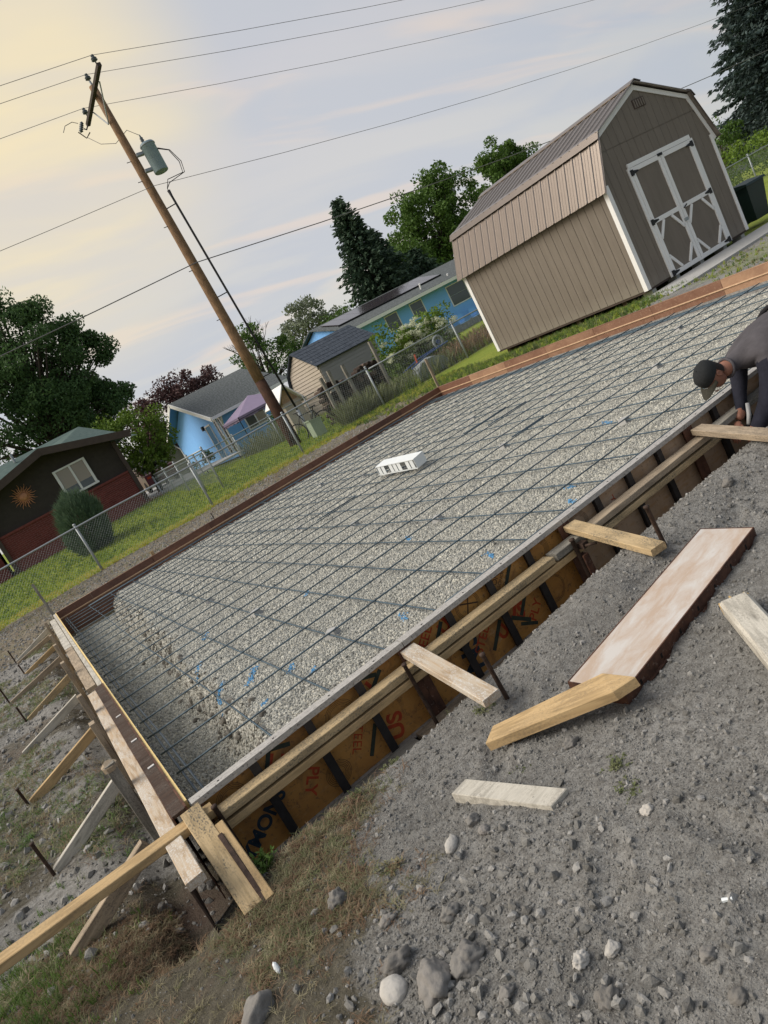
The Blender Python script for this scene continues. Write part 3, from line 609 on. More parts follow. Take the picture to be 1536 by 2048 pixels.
# blue marking paint sprayed on some of the gravel
def spray():
    P = []
    for cx, cy, l, a in ((0.55,1.75,0.34,0.5),(0.78,1.62,0.30,0.5),(0.95,1.25,0.16,0.6),(1.0,0.95,0.10,0.4),(0.66,1.02,0.07,0.3),(0.62,2.6,0.25,0.6),(1.62,0.78,0.16,0.4),(2.35,0.72,0.14,0.3),(3.3,0.85,0.14,0.3),(3.05,0.6,0.10,0.2),(0.9,3.4,0.2,0.5),(1.7,2.6,0.15,0.4),(2.6,2.2,0.15,0.4),(4.6,1.6,0.2,0.4)):
        n = int(230*l); t = rng.uniform(-l/2, l/2, n); o = rng.normal(0, 0.014, n)
        P.append(np.stack([cx+t*math.sin(a)-o*math.cos(a), cy+t*math.cos(a)+o*math.sin(a)], -1))
    P = np.concatenate(P); n = len(P); s = rng.uniform(0.006, 0.010, n); p = np.stack([P[:,0], P[:,1], G(P[:,0], P[:,1])+s*0.75], -1)
    scatter('marked_gravel', p, np.stack([s,s,s*0.8], -1), rng.uniform(0, 6.28, (n,3)), [src('bp%d' % i, pebble(80+i, 1, 0.12), M_['blue_spray']) for i in range(3)], 'gravel stones sprayed with blue marking paint')
spray()
# ---------------------------------------------------------------- formwork panels
PL, PH, PT = 1.2192, 0.457, 0.064
def panel_meshes():
    d = {}
    m = MB(); m.box(0.002, PL-0.002, 0.0, 0.0655, -0.006, 0.0); m.box(0.002, PL-0.002, 0.0, 0.008, -0.028, -0.006); m.box(0.002, PL-0.002, 0.0, 0.052, -PH, -PH+0.006); d['rail'] = m.mesh('top_rail')
    m = MB(); m.prism([(0.001,0.002),(0.045,0.002),(0.045,0.007),(0.007,0.007),(0.007,0.052),(0.001,0.052)], -PH+0.006, -0.03, 'z'); d['end'] = m.mesh('end_rail'); d['end2'] = MB().prism([(PL-0.001,0.002),(PL-0.001,0.052),(PL-0.007,0.052),(PL-0.007,0.007),(PL-0.045,0.007),(PL-0.045,0.002)], -PH+0.006, -0.03, 'z').mesh('end_rail')
    m = MB(); m.box(-0.022, 0.022, 0.003, 0.009, -PH+0.007, -0.029); m.box(-0.003, 0.003, 0.009, 0.052, -PH+0.007, -0.007); m.box(-0.003, 0.012, 0.046, 0.052, -PH+0.007, -0.007); d['rib'] = m.mesh('rib')
    d['face'] = MB().box(0.003, PL-0.003, 0.0525, PT, -PH, -0.0065).mesh('plywood_face')
    m = MB(); m.prism([(PT, -0.118), (PT+0.014, -0.132), (PT, -0.146)], 0.0, PL, 'x'); d['strip'] = m.mesh('chamfer_strip')
    m = MB(); m.lathe([(0.0, 0.0), (0.006, 0.0), (0.006, 0.0012), (0.0, 0.0012)], 8); d['painted_bolt_hole'] = m.mesh('painted_bolt_hole')
    return d
PM = panel_meshes(); PM2 = {k: v.copy() for k, v in PM.items()}; PM3 = {k: v.copy() for k, v in PM.items()}
PMW = PM['face'].copy()
def form_panel(origin, along, inward, label, group, style, worn=False):
    a, b = Vector(along), Vector(inward); mw = Matrix((a, b, a.cross(b))).transposed().to_4x4(); mw.translation = Vector(origin)
    e = empty('form_panel', origin, label, 'form panel', group); P = {'front': PM, 'far': PM2, 'side': PM3}[style]
    fm = {'front': 'ply', 'far': 'ply_dark', 'side': 'ply_in'}[style]
    link('top_rail', P['rail'], M_['rail'] if style == 'front' else M_['ply_in' if style == 'side' else 'ply_dark'], e, mw)
    link('end_rail', P['end'], M_['rust'], e, mw); link('end_rail', P['end2'], M_['rust'], e, mw)
    for k in (1, 2, 3): link('rib', P['rib'], M_['black_rib'] if style == 'front' else M_['rust'], e, mw @ Matrix.Translation((PL*k/4, 0, 0)))
    face = link('plywood_face', P['face'] if not worn else PMW, M_['ply_worn' if worn else fm], e, mw)
    if style == 'front':
        for k in range(4): link('painted_bolt_hole', P['painted_bolt_hole'], M_['hole'], e, mw @ Matrix.Translation((PL*(k+0.5)/4+random.uniform(-0.02, 0.02), 0.026, 0.0)))  # black discs on the rail paint the dark inside of bolt holes
    else: link('chamfer_strip', P['strip'], M_['strip'], e, mw)
    return e, mw, face
FP = []
for k in range(8):
    FP.append(form_panel((PL*k+0.004, 0, 0), (1,0,0), (0,1,0), ('%s steel-framed plywood panel of the front form from the near corner' % ORD[k]), 'panels of the front form', 'front', k >= 2))
for k in range(8):
    n = min(PL, 0)
    form_panel((SX-PL*k, SY, 0), (-1,0,0), (0,-1,0), '%s dark red-brown panel of the far form from the far corner stake' % ORD[k], 'panels of the far form', 'far') if k < 7 else None
# short filler closing the far form at the left
e = empty('filler_panel', (0.3, SY-0.03, -0.45), 'short dark filler panel closing the far form next to the grey corner post', 'form panel', 'panels of the far form')
MB().box(0.004, SX-7*PL-0.004, SY-PT, SY-0.05, -PH, 0.0).put('plywood_face', M_['ply_dark'], e); MB().box(0.004, SX-7*PL-0.004, SY-0.049, SY, -0.006, 0.001).put('top_rail', M_['strip'], e); MB().prism([(SY-PT, -0.118), (SY-PT-0.014, -0.132), (SY-PT, -0.146)], 0.004, SX-7*PL-0.004, 'x').put('chamfer_strip', M_['strip'], e)
for k in range(8):
    form_panel((SX, SY-PT-0.002-PL*(k+1), 0), (0,1,0), (-1,0,0), '%s orange-brown form panel beside the taupe shed from the far corner stake' % ORD[k], 'panels of the form beside the shed', 'side')

# stencilled print on the front panels (diagonal mill marks of the plywood)
def text(s, x, z, size, ang, mat, face, w=1.0, bold=0.0):
    cu = bpy.data.curves.new('print', 'FONT'); cu.body = s; cu.size = size; cu.align_x = 'CENTER'; cu.align_y = 'CENTER'; cu.offset = bold; cu.fill_mode = 'FRONT'; cu.space_character = w
    o = bpy.data.objects.new('printed_lettering', cu); C.objects.link(o); cu.materials.append(M_[mat]); o.parent = face; o.matrix_parent_inverse = WM[face].inverted()
    mw = Matrix.Translation((x, 0.0515, z)) @ Matrix.Rotation(math.pi/2, 4, 'X') @ Matrix.Rotation(R(ang), 4, 'Z'); o.matrix_basis = mw; return o
def pbar(x, z, l, t, ang, mat, face):
    mw = Matrix.Translation((x, 0.0518, z)) @ Matrix.Rotation(math.pi/2, 4, 'X') @ Matrix.Rotation(R(ang), 4, 'Z')
    MB().box(-l/2, l/2, -t/2, t/2, 0.0, 0.0004).put('printed_bar', M_[mat], face, mw)
def rings(x, z, r0, mat, face, n=4, a0=0.0, a1=6.283, step=0.008):
    m = MB()
    for k in range(n):
        r = r0-k*step; N_ = 28; vs = []; fs = []
        for i in range(N_+1):
            t = a0+(a1-a0)*i/N_
            for rr in (r, r-0.0022): vs.append((x+rr*math.cos(t), 0.0516, z+rr*math.sin(t)*0.9))
        for i in range(N_): fs.append((2*i, 2*i+2, 2*i+3, 2*i+1))
        m.add(vs, fs)
    m.put('printed_ring', M_[mat], face)
F0, F1, F2 = FP[0][2], FP[1][2], FP[2][2]
rings(0.16, -0.12, 0.075, 'print_black', F0); text("PLY", 0.50, -0.30, 0.085, -128, 'print_red', F0, 1.0, 0.002); text("SYMONS", 0.20, -0.33, 0.095, 30, 'print_blue', F0, 1.0, 0.003)
pbar(0.375, -0.085, 0.13, 0.022, 55, 'print_green', F0); pbar(0.43, -0.052, 0.16, 0.022, -22, 'print_green', F0); text("US", 0.42, -0.14, 0.12, -40, 'print_red', F0, 1.0, 0.005)
rings(0.63, -0.36, 0.07, 'print_black', F0, 5); rings(0.78, -0.13, 0.085, 'print_black', F0); text("STEEL", 0.80, -0.27, 0.07, -126, 'print_red', F0); pbar(0.86, -0.34, 0.16, 0.022, 52, 'print_green', F0); pbar(0.98, -0.05, 0.13, 0.022, -22, 'print_green', F0); pbar(1.02, -0.10, 0.12, 0.022, 35, 'print_green', F0); text("U", 0.96, -0.13, 0.12, 20, 'print_red', F0, 1.0, 0.004); text("US", 1.0, -0.36, 0.12, 70, 'print_red', F0, 1.0, 0.004)
b = PL
text("STEEL", b+0.125, -0.105, 0.075, 40, 'print_red', F1, 1.0, 0.001); pbar(b+0.215, -0.125, 0.17, 0.024, 46, 'print_green', F1); text("U", b+0.28, -0.10, 0.10, 20, 'print_red', F1, 1.0, 0.004)
text("SN", b+0.335, -0.315, 0.17, -100, 'print_blue', F1, 1.0, 0.004); text("STEEL", b+0.455, -0.285, 0.075, 40, 'print_red', F1, 1.0, 0.001); pbar(b+0.535, -0.33, 0.17, 0.024, 46, 'print_green', F1); text("U", b+0.58, -0.34, 0.10, 20, 'print_red', F1, 1.0, 0.004)
rings(b+0.46, -0.085, 0.082, 'print_black', F1, 3); pbar(b+0.46, -0.085, 0.12, 0.008, 60, 'print_black', F1); pbar(b+0.47, -0.08, 0.12, 0.008, -25, 'print_black', F1); text("SYMONS", b+0.35, -0.155, 0.05, 5, 'print_black', F1)
text("SYMONS", b+0.665, -0.085, 0.045, 42, 'print_black', F1); text("NO 2 SONOMA", b+0.70, -0.10, 0.030, 42, 'print_black', F1); text("STEEL-PLY", b+0.735, -0.115, 0.030, 42, 'print_black', F1); pbar(b+0.775, -0.085, 0.16, 0.022, 46, 'print_green', F1)
text("US", b+0.70, -0.285, 0.13, -30, 'print_red', F1, 1.0, 0.005); pbar(b+0.785, -0.275, 0.16, 0.024, 46, 'print_green', F1); pbar(b+0.72, -0.345, 0.14, 0.024, -38, 'print_green', F1); text("PLY", b+0.83, -0.36, 0.08, 40, 'print_red', F1, 1.0, 0.001); pbar(b+0.755, -0.40, 0.12, 0.02, -30, 'print_green', F1)
rings(b+1.02, -0.09, 0.085, 'print_black', F1, 5); rings(b+1.0, -0.33, 0.09, 'print_black', F1, 2)
rings(2*b+0.15, -0.11, 0.08, 'print_black', F2, 4); text("PLY", 2*b+0.45, -0.15, 0.07, 40, 'print_red', F2)

# left form: ply face with a nailed top plate (far half) and a steel-framed panel (near half)
e = empty('left_form', (-0.03, 5, -0.45), 'long left form with a bright yellow plywood edge and pale top plate', 'form')
MB().box(-0.014, 0.0, 0.07, SY-0.07, -0.455, 0.002).put('plywood_face', M_['ply_edge'], e)
link('top_plate', MB().bar(SY-0.12-3.28, 0.040, 0.038, 0.003).mesh('top_plate'), M_['lumber_white'], e, frame((-0.036, 3.28, -0.019), (-0.036, SY-0.1, -0.019)))
e = empty('dark_form_panel', (-0.05, 1.6, -0.45), 'dark brown steel-edged form panel with white clips nearest the corner of the left form', 'form panel')
MB().box(-0.088, -0.018, 0.005, 3.24, -0.012, 0.004).put('top_rail', M_['lumber_brown'], e, smooth=False)
MB().box(-0.024, -0.0145, 0.0, 3.25, -0.45, 0.010).put('inner_flange', M_['rust'], e); MB().box(-0.09, -0.084, 0.0, 3.25, -0.45, 0.0).put('outer_flange', M_['rust'], e)
for yy in (0.72, 1.30, 2.0): MB().box(-0.066, -0.030, yy-0.011, yy+0.011, 0.0045, 0.009).put('clip', M_['clip'], e)

# rebar mat: tied together, so one thing with a bar for each length of steel
rb = empty('rebar_grid', (4.5, 5.3, -0.13), 'blue-grey steel reinforcing bars tied into a grid over the gravel', 'rebar')
def rod(p0, p1, r=0.0060, mat='rebar', sag=0.006, n=None):
    p0, p1 = Vector(p0), Vector(p1); n = n or max(3, int((p1-p0).length/1.2)); ph = random.uniform(0, 6)
    MB().tube([p0.lerp(p1, i/(n-1))+Vector((0.010*math.sin(ph+i*1.3) if i not in (0, n-1) else 0, 0, -sag*(0.5+0.5*math.sin(i*2.1+ph)))) for i in range(n)], r, 6).put('bar', M_[mat], rb, smooth=True)
y = 0.804
while y < SY-0.30:
    off = random.uniform(-0.03, 0.03); rod((0.03+off*0.6, y+random.uniform(-0.012,0.012), -0.137), (8.66+off*2, y+random.uniform(-0.02,0.02), -0.137)); y += 0.4245
x = 0.51
while x < SX-0.6:
    rod((x+random.uniform(-0.01,0.01), 0.09, -0.151), (x+random.uniform(-0.015,0.015), SY-0.30, -0.151), 0.0058); x += 0.394
for xx, zz in ((0.062, -0.152), (0.094, -0.150)): rod((xx, 0.10, zz), (xx+0.012, SY-0.2, zz), 0.008, 'rebar_light')
rod((1.75, 0.425, -0.137), (8.7, 0.405, -0.137)); rod((1.0, 0.30, -0.36), (SX-0.2, 0.28, -0.36))
for k in range(4): rod((8.36+0.11*k, 0.2, -0.151-0.012*k), (8.40+0.09*k, SY-0.35, -0.152), 0.007)
for k in range(2): rod((0.5, SY-0.50+0.10*k, -0.142), (8.6, SY-0.46+0.09*k, -0.142), 0.007)
for (x0, yy, l) in ((5.3, 4.22, 0.7), (5.2, 4.645, 0.8), (4.6, 2.95, 0.5), (3.0, 5.07, 0.6)): rod((x0, yy, -0.125), (x0+l, yy, -0.125), 0.008)
# concrete bar supports (dobies) under the mat
m = MB().prism([(-0.04,-0.04),(0.04,-0.04),(0.04,0.04),(-0.04,0.04)], 0, 0.001, 'z'); 
dob = MB().add([(-.045,-.045,0),(.045,-.045,0),(.045,.045,0),(-.045,.045,0),(-.032,-.032,.055),(.032,-.032,.055),(.032,.032,.055),(-.032,.032,.055)], [(0,3,2,1),(4,5,6,7),(0,1,5,4),(1,2,6,5),(2,3,7,6),(3,0,4,7)]).mesh('bar_support'); dob.materials.append(M_['concrete'])
k = 0
for i in range(2, 20, 4):
    for j in range(1, 26, 4):
        x = 0.51+0.394*i+0.02; y = 0.804+0.4245*(j+(i//4) % 2*2)+0.05
        if y > 9.8: continue
        o = link('bar_support', dob, None, rb, Matrix.Translation((x, y, float(G(x, y))-0.004)) @ Matrix.Rotation(random.uniform(0,1.5), 4, 'Z')); k += 1

# ---------------------------------------------------------------- walers, braces, stakes of the front form
WG = 'boards of the front form'
board('waler', (0.085, -0.046, -0.098), (2.215, -0.048, -0.128), 0.089, 0.038, M_['lumber_muddy'], 'long muddy yellow upper board running along the front form from the corner stake', 'board', WG, wob=0.001)
board('waler', (0.04, -0.046, -0.150), (2.43, -0.048, -0.178), 0.089, 0.038, M_['lumber'], 'lower yellow board of the pair along the front form, left of the middle brace', 'board', WG, wob=0.001)
board('waler', (2.235, -0.050, -0.126), (2.47, -0.050, -0.129), 0.089, 0.040, M_['lumber_grey'], 'short grey end of board under the middle brace on the front form', 'board', WG)
board('waler', (2.49, -0.048, -0.128), (3.74, -0.048, -0.130), 0.089, 0.038, M_['lumber_tan'], 'long weathered upper board of the front form between the middle brace and the worker', 'board', WG, wob=0.001)
board('waler', (2.44, -0.048, -0.182), (3.80, -0.048, -0.184), 0.089, 0.038, M_['lumber_muddy'], 'lower tan board of the pair running toward the worker', 'board', WG, wob=0.001)
board('waler', (3.78, -0.048, -0.130), (6.6, -0.05, -0.130), 0.089, 0.038, M_['lumber_grey'], 'grey board along the front form behind the arm of the worker', 'board', WG)
for k, (a, b2) in enumerate(((0.12, 1.02), (1.05, 1.72), (1.74, 3.3), (3.33, 6.2))):
    board('sole_board', (a, -0.052, -0.452), (b2, -0.054, -0.452), 0.10, 0.038, M_['lumber_tan' if k % 2 else 'lumber_grey'], ['weathered board at the foot of the front form nearest the corner', 'grey board half buried at the foot of the front form below the stencilled lettering', 'tan board at the foot of the front form below the middle brace', 'tan board at the foot of the front form below the hand of the worker'][k], 'board', WG)
board('long_board', (0.07, -0.047, -0.060), (-1.45, -0.035, 0.000), 0.089, 0.038, M_['lumber'], 'long yellow board sticking out past the corner to the left edge', 'board', wob=0.001)
board('brace', (1.235, 0.0, -0.058), (1.175, -0.72, -0.150), 0.089, 0.038, M_['lumber_patchy'], 'mud-splashed brace board lying across the walers beside the nearer iron stake', 'brace', 'short braces of the front form')
board('brace', (2.475, -0.01, -0.062), (2.315, -0.745, -0.120), 0.089, 0.038, M_['lumber_muddy'], 'speckled yellow brace board lying across the front form in the middle', 'brace', 'short braces of the front form')
board('brace', (3.705, -0.03, -0.070), (3.22, -1.32, -0.105), 0.089, 0.040, M_['lumber_tan'], 'grey-topped brace board in front of the worker at the right edge', 'brace', 'short braces of the front form')
board('corner_plank', (-0.012, -0.03, -0.012), (-0.012, -0.55, -0.262), 0.089, 0.038, M_['lumber_muddy'], 'wide mud-stained plank sloping down from the form corner', 'plank')
board('corner_plank', (0.052, -0.16, -0.105), (0.050, -0.56, -0.285), 0.038, 0.089, M_['lumber'], 'narrow plank on edge beside the mud-stained corner plank', 'plank', upv=(0, 0.3, 1))
def iron(x, y, z0, z1, label, r=0.0095, lean=(0, 0), group='iron form stakes'):
    p0, p1 = V(x-lean[0], y-lean[1], z0), V(x, y, z1); mid = p0.lerp(p1, 0.5)
    o = MB().tube([p0, mid+V(0.002, 0.001, 0), p1-V(0,0,0.012), p1-V(0,0,0.010), p1], [r, r, r, r*1.35, r*1.25], 8).put('iron_stake', M_['iron'], None, None, True); return tag(o, label, 'stake', group)
iron(0.072, -0.108, -0.62, -0.022, 'rusty iron stake between the front walers and the sloping corner plank', 0.011)
board('iron_stake', (0.030, -0.235, -0.085), (0.030, -0.60, -0.262), 0.022, 0.010, M_['iron'], 'rusty flat iron stake between the two corner planks', 'stake', 'iron form stakes', upv=(0, 0.3, 1))
iron(1.135, -0.108, -0.62, -0.050, 'rusty iron stake against the walers by the mud-splashed brace', 0.011)
iron(1.262, -0.655, -0.42, 0.005, 'rusty iron stake standing at the outer end of the mud-splashed brace', 0.011, (-0.01, 0.0))
iron(2.365, -0.110, -0.62, -0.085, 'rusty iron stake against the short grey board of the front form', 0.013)
iron(2.405, -0.690, -0.42, 0.070, 'rusty iron stake standing at the outer end of the middle brace', 0.0115, (-0.012, 0.0))
e = empty('stake_clamp', (2.40, -0.11, -0.2), 'rusty screw clamp gripping the walers next to the short grey board', 'clamp')
MB().box(2.385, 2.43, -0.15, -0.095, -0.165, -0.13).put('jaw', M_['iron'], e); MB().tube([(2.40,-0.15,-0.15),(2.44,-0.20,-0.155)], 0.008).put('screw', M_['iron'], e, smooth=True); MB().box(2.37, 2.41, -0.135, -0.10, -0.33, -0.20).put('bracket', M_['rust'], e)
e = empty('stake_clamp', (3.80, -0.11, -0.2), 'dark screw clamp on the walers under the brace in front of the worker', 'clamp')
MB().box(3.79, 3.85, -0.14, -0.095, -0.19, -0.15).put('jaw', M_['iron'], e); MB().tube([(3.81,-0.14,-0.17),(3.84,-0.19,-0.175)], 0.008).put('screw', M_['iron'], e, smooth=True)
board('block', (3.62, -0.20, -0.36), (3.78, -0.24, -0.34), 0.07, 0.05, M_['lumber_tan'], 'small wood block in the trench under the hand of the worker', 'block')

# ---------------------------------------------------------------- walers, stakes and kickers of the left form
board('left_waler', (-0.130, -0.47, -0.062), (-0.124, 3.35, -0.052), 0.074, 0.036, M_['lumber_patchy'], 'patchy concrete-stained board along the near half of the left form', 'board', 'boards of the left form', wob=0.0012)
board('left_waler', (-0.106, 3.42, -0.022), (-0.106, 6.1, -0.020), 0.086, 0.036, M_['lumber_tan'], 'tan flat board on the middle of the left form', 'board', 'boards of the left form', wob=0.001)
board('left_waler', (-0.106, 6.12, -0.020), (-0.106, 9.9, -0.018), 0.086, 0.036, M_['lumber_white'], 'bleached grey flat board on the far part of the left form', 'board', 'boards of the left form', wob=0.001)
board('left_waler', (-0.152, 0.2, -0.30), (-0.150, 9.6, -0.29), 0.036, 0.089, M_['lumber_grey'], 'low grey board on edge behind the upright stakes of the left form', 'board', 'boards of the left form')
e = empty('rail_cap', (-0.128, -0.3, -0.1), 'rusty flat steel strap under the end of the patchy board', 'strap')
MB().box(-0.166, -0.160, -0.46, 0.10, -0.30, -0.08).put('plate', M_['iron'], e)
ST = [(0.86, 0.115, 'lumber_grey', 'grey weathered upright stake with a splintered top by the corner'), (2.05, 0.06, 'lumber_tan', 'tan upright stake behind the grey weathered one'), (2.66, 0.135, 'lumber_tan', 'tall tan upright stake halfway along the near part of the left form'), (4.45, 0.150, 'lumber_tan', 'third tan upright stake along the left form from the corner'), (5.95, 0.140, 'lumber_tan', 'fourth tan upright stake along the left form from the corner'), (7.4, 0.09, 'lumber_tan', 'fifth tan upright stake along the left form from the corner'), (9.1, 0.10, 'lumber_tan', 'last short upright stake on the left form before the grey corner post')]
for y, zt, mt, lb in ST:
    w = 0.062 if mt == 'lumber_grey' else 0.089
    o = board('upright_stake', (-0.205, y, -0.62), (-0.205+random.uniform(-0.008,0.008), y+random.uniform(-0.02,0.03), zt), w, 0.038 if w > 0.07 else 0.055, M_[mt], lb, 'stake', 'upright wooden stakes of the left form', upv=(1, 0, 0))
    if mt == 'lumber_grey': MB().tube([(0.70,0,0),(0.73,0,0),(0.738,0.004,0.003)], [0.040,0.043,0.028], 9).put('splintered_top', M_['lumber_tan'], o, WM[o])
KK = [(-0.70, 0.26, -0.235, -0.135, 'lumber_tan', 'tan kicker brace under the long board'), (-0.74, 1.36, -0.245, -0.165, 'lumber_white', 'bleached white kicker brace nearest the corner of the left form'), (-0.85, 2.81, -0.245, -0.185, 'lumber', 'yellow kicker brace, second along the left form'), (-0.885, 4.33, -0.25, -0.20, 'lumber_white', 'white kicker brace, third along the left form'), (-0.815, 5.68, -0.245, -0.22, 'lumber_muddy', 'tan kicker brace, fourth along the left form'), (-1.005, 7.24, -0.25, -0.225, 'lumber_tan', 'grey-tan kicker brace, fifth along the left form'), (-0.78, 8.64, -0.25, -0.235, 'lumber', 'bright yellow kicker brace, sixth along the left form'), (-0.885, 10.1, -0.25, -0.235, 'lumber_tan', 'seventh kicker brace along the left form'), (-0.91, 10.55, -0.24, -0.17, 'lumber_white', 'farthest pale kicker brace near the grey corner post')]
for x, y, xt, zt, mt, lb in KK:
    board('kicker_brace', (x, y, Hs(x, y)+0.0), (xt, y+0.01, zt), 0.038 if y > 1 else 0.05, 0.075, M_[mt], lb, 'brace', 'kicker braces of the left form')
for x, y, h, lb in ((-0.775, 1.37, 0.235, 'iron stake at the foot of the bleached white kicker'), (-0.885, 2.83, 0.155, 'short iron stake at the foot of the yellow second kicker'), (-0.855, 5.73, 0.20, 'iron stake at the foot of the fourth kicker'), (-1.035, 7.3, 0.235, 'iron stake at the foot of the fifth kicker'), (-0.80, 8.71, 0.19, 'iron stake at the foot of the sixth kicker'), (-0.92, 10.4, 0.26, 'farthest iron stake near the last pale kicker')):
    z = Hs(x, y); iron(x, y, z-0.15, z+h, lb, 0.0105, (0.0, 0.0), 'iron stakes of the kickers')
board('corner_post', (-0.045, 10.80, -0.30), (-0.060, 10.86, 0.62), 0.045, 0.045, M_['lumber_grey'], 'tall grey wooden post at the far left corner of the forms', 'post', upv=(1,0,0))
board('corner_stake', (9.245, 10.80, -0.30), (9.29, 10.83, 0.68), 0.060, 0.030, M_['lumber_tan'], 'leaning wooden stake at the far corner of the forms', 'stake', upv=(0,1,0))
board('far_stake', (1.92, SY+0.05, -0.30), (1.92, SY+0.05, 0.075), 0.06, 0.03, M_['lumber'], 'short yellow stake top showing above the far form', 'stake', upv=(0,1,0))
iron(3.3, SY+0.30, -0.3, 0.115, 'thin dark stake in the gravel behind the far form', 0.008)
# ---------------------------------------------------------------- loose things on the near soil
def poly_board(name, top, thick, mat, label, cat, group=None):
    top = [Vector(p) for p in top]; n = len(top); c0 = sum(top, Vector())/n
    x = (top[1]-top[0]).normalized(); z = Vector((0,0,1)); z = (z-z.dot(x)*x).normalized(); y = z.cross(x); mw = Matrix((x, y, z)).transposed().to_4x4(); mw.translation = c0; im = mw.inverted()
    loc = [im @ p for p in top]; ch = 0.003; inn = [Vector((p.x*(1-ch/max(0.05, abs(p.x))), p.y*(1-ch/max(0.02, abs(p.y))), p.z)) for p in loc]
    vs = [tuple(p) for p in inn] + [(p.x, p.y, p.z-ch) for p in loc] + [(p.x, p.y, p.z-thick) for p in loc]; fs = [list(range(n)), list(range(2*n, 3*n))[::-1]]
    for r in (0, n): fs += [(r+i, r+n+i, r+n+(i+1) % n, r+(i+1) % n) for i in range(n)]
    if (loc[1]-loc[0]).cross(loc[2]-loc[1]).z < 0: fs = [list(f)[::-1] for f in fs]
    o = MB().add(vs, fs).put(name, mat, None, mw); return tag(o, label, cat, group)
# steel-framed panel lying face up
e = empty('loose_form_panel', (2.0, -1.0, -0.25), 'loose form panel with a whitened face and brown steel sides lying on the soil', 'form panel')
o0 = V(1.385, -0.963, -0.172); ax = V(2.585, -0.772, -0.168)-o0; L_ = ax.length; ax.normalize(); wy = V(1.458, -1.215, -0.196)-o0; wy = (wy-wy.dot(ax)*ax); Wd = wy.length; wy.normalize(); zz = wy.cross(ax)
zz = -zz if zz.z < 0 else zz; mw = Matrix((ax, zz.cross(ax), zz)).transposed().to_4x4(); mw.translation = o0; s_ = 1 if (zz.cross(ax)).dot(wy) > 0 else -1
def yb(a, b): return (min(a*s_, b*s_), max(a*s_, b*s_))
MB().box(0.006, L_-0.006, *yb(0.006, Wd-0.006), -0.012, 0.0).put('plywood_face', M_['panel_face'], e, mw)
for nm, a, b in (('side_rail', 0.0, 0.0055), ('side_rail', Wd-0.0055, Wd)): MB().box(0, L_, *yb(a, b), -0.064, 0.001).put(nm, M_['rust'], e, mw)
for nm, a, b in (('end_rail', 0.0, 0.0055), ('end_rail', L_-0.0055, L_)): MB().box(a, b, *yb(0.0056, Wd-0.0056), -0.064, 0.001).put(nm, M_['rust'], e, mw)
for a in (Wd-0.0005,): MB().box(0, L_, *yb(a, Wd+0.012), -0.066, -0.061).put('side_lip', M_['rust'], e, mw)
for k in range(7): MB().box(0.10+k*0.165, 0.112+k*0.165, *yb(Wd-0.001, Wd+0.001), -0.045, -0.024).put('slot', M_['hole'], e, mw)
poly_board('offcut_board', [(1.086,-0.785,-0.205), (1.422,-1.155,-0.118), (1.437,-1.30,-0.120), (1.350,-1.262,-0.128), (0.997,-0.842,-0.205)][::-1], 0.040, M_['lumber'], 'yellow mitred offcut resting on the end of the loose panel', 'board', 'loose offcuts on the soil')
poly_board('offcut_board', [(0.748,-0.915,-0.218), (0.826,-0.908,-0.218), (0.966,-1.330,-0.222), (0.880,-1.338,-0.222)], 0.042, M_['lumber_white'], 'bleached grey short offcut lying alone on the bare soil', 'board', 'loose offcuts on the soil')
def splinter_post():
    e = empty('broken_post', (1.9, -1.45, -0.24), 'split grey post with a fresh yellow broken end at the right edge', 'post')
    p0, p1 = V(2.045, -1.275, -0.185), V(1.55, -1.90, -0.19); d = (p1-p0).normalized(); mw = frame(p0, p1)
    MB().bar(0.75, 0.115, 0.075, 0.012, x0=0.07, wob=0.004).put('post_body', M_['lumber_white'], e, mw)
    for k in range(9):
        y = -0.05+0.0125*k; l = random.uniform(0.03, 0.10); z = random.uniform(-0.02, 0.015)
        MB().add([(0.08, y-0.007, z-0.022), (0.08, y+0.007, z-0.022), (0.08, y+0.007, z+0.020), (0.08, y-0.007, z+0.020), (0.075-l, y-0.003, z-0.004), (0.075-l, y+0.003, z-0.002), (0.075-l, y+0.002, z+0.006), (0.075-l, y-0.003, z+0.006)], [(0,1,2,3),(4,7,6,5),(0,4,5,1),(1,5,6,2),(2,6,7,3),(3,7,4,0)]).put('splinter', M_['fresh_split'], e, mw)
splinter_post()
def rock(x, y, rx, ry, rz, seed, mat, label, jag=0.12, sub=4, blocky=0.0, sink=0.30, rot=0.0):
    bm = bmesh.new(); bmesh.ops.create_icosphere(bm, subdivisions=sub, radius=1.0); r = random.Random(seed); o = [r.uniform(0, 50) for _ in range(3)]
    pl = [Vector((r.uniform(-1,1), r.uniform(-1,1), r.uniform(-0.7,1))).normalized() for _ in range(9)]; ds = [r.uniform(0.58, 0.88) for _ in pl]
    blocky = min(1.0, blocky*1.2+0.25) if blocky else 0.0
    for v in bm.verts:
        c = v.co.normalized(); k = 1.0
        if blocky:
            for q, dd in zip(pl, ds):
                t = c.dot(q)
                if t > 0.05: k = min(k, (dd/t)*blocky+1.0*(1-blocky) if dd/t < 1 else k)
        k *= 1+jag*3.2*float(fbm(np.array([c.x*1.7+o[0]+c.z]), np.array([c.y*1.7+o[1]-c.z]), 3)[0]) + jag*2.2*float(fbm(np.array([c.x*4+o[1]+c.z*2]), np.array([c.y*4+c.z*3]), 4)[0])
        v.co = Vector((c.x*rx, c.y*ry, c.z*rz))*k
    me = bpy.data.meshes.new('rock'); bm.to_mesh(me); bm.free()
    me.polygons.foreach_set('use_smooth', [True]*len(me.polygons))
    ob = link('rock', me, M_[mat], None, Matrix.Translation((x, y, Hs(x, y)+rz*(1-2.4*sink)*0.9)) @ Matrix.Rotation(rot, 4, 'Z')); return tag(ob, label, 'rock', 'rocks on the near soil')
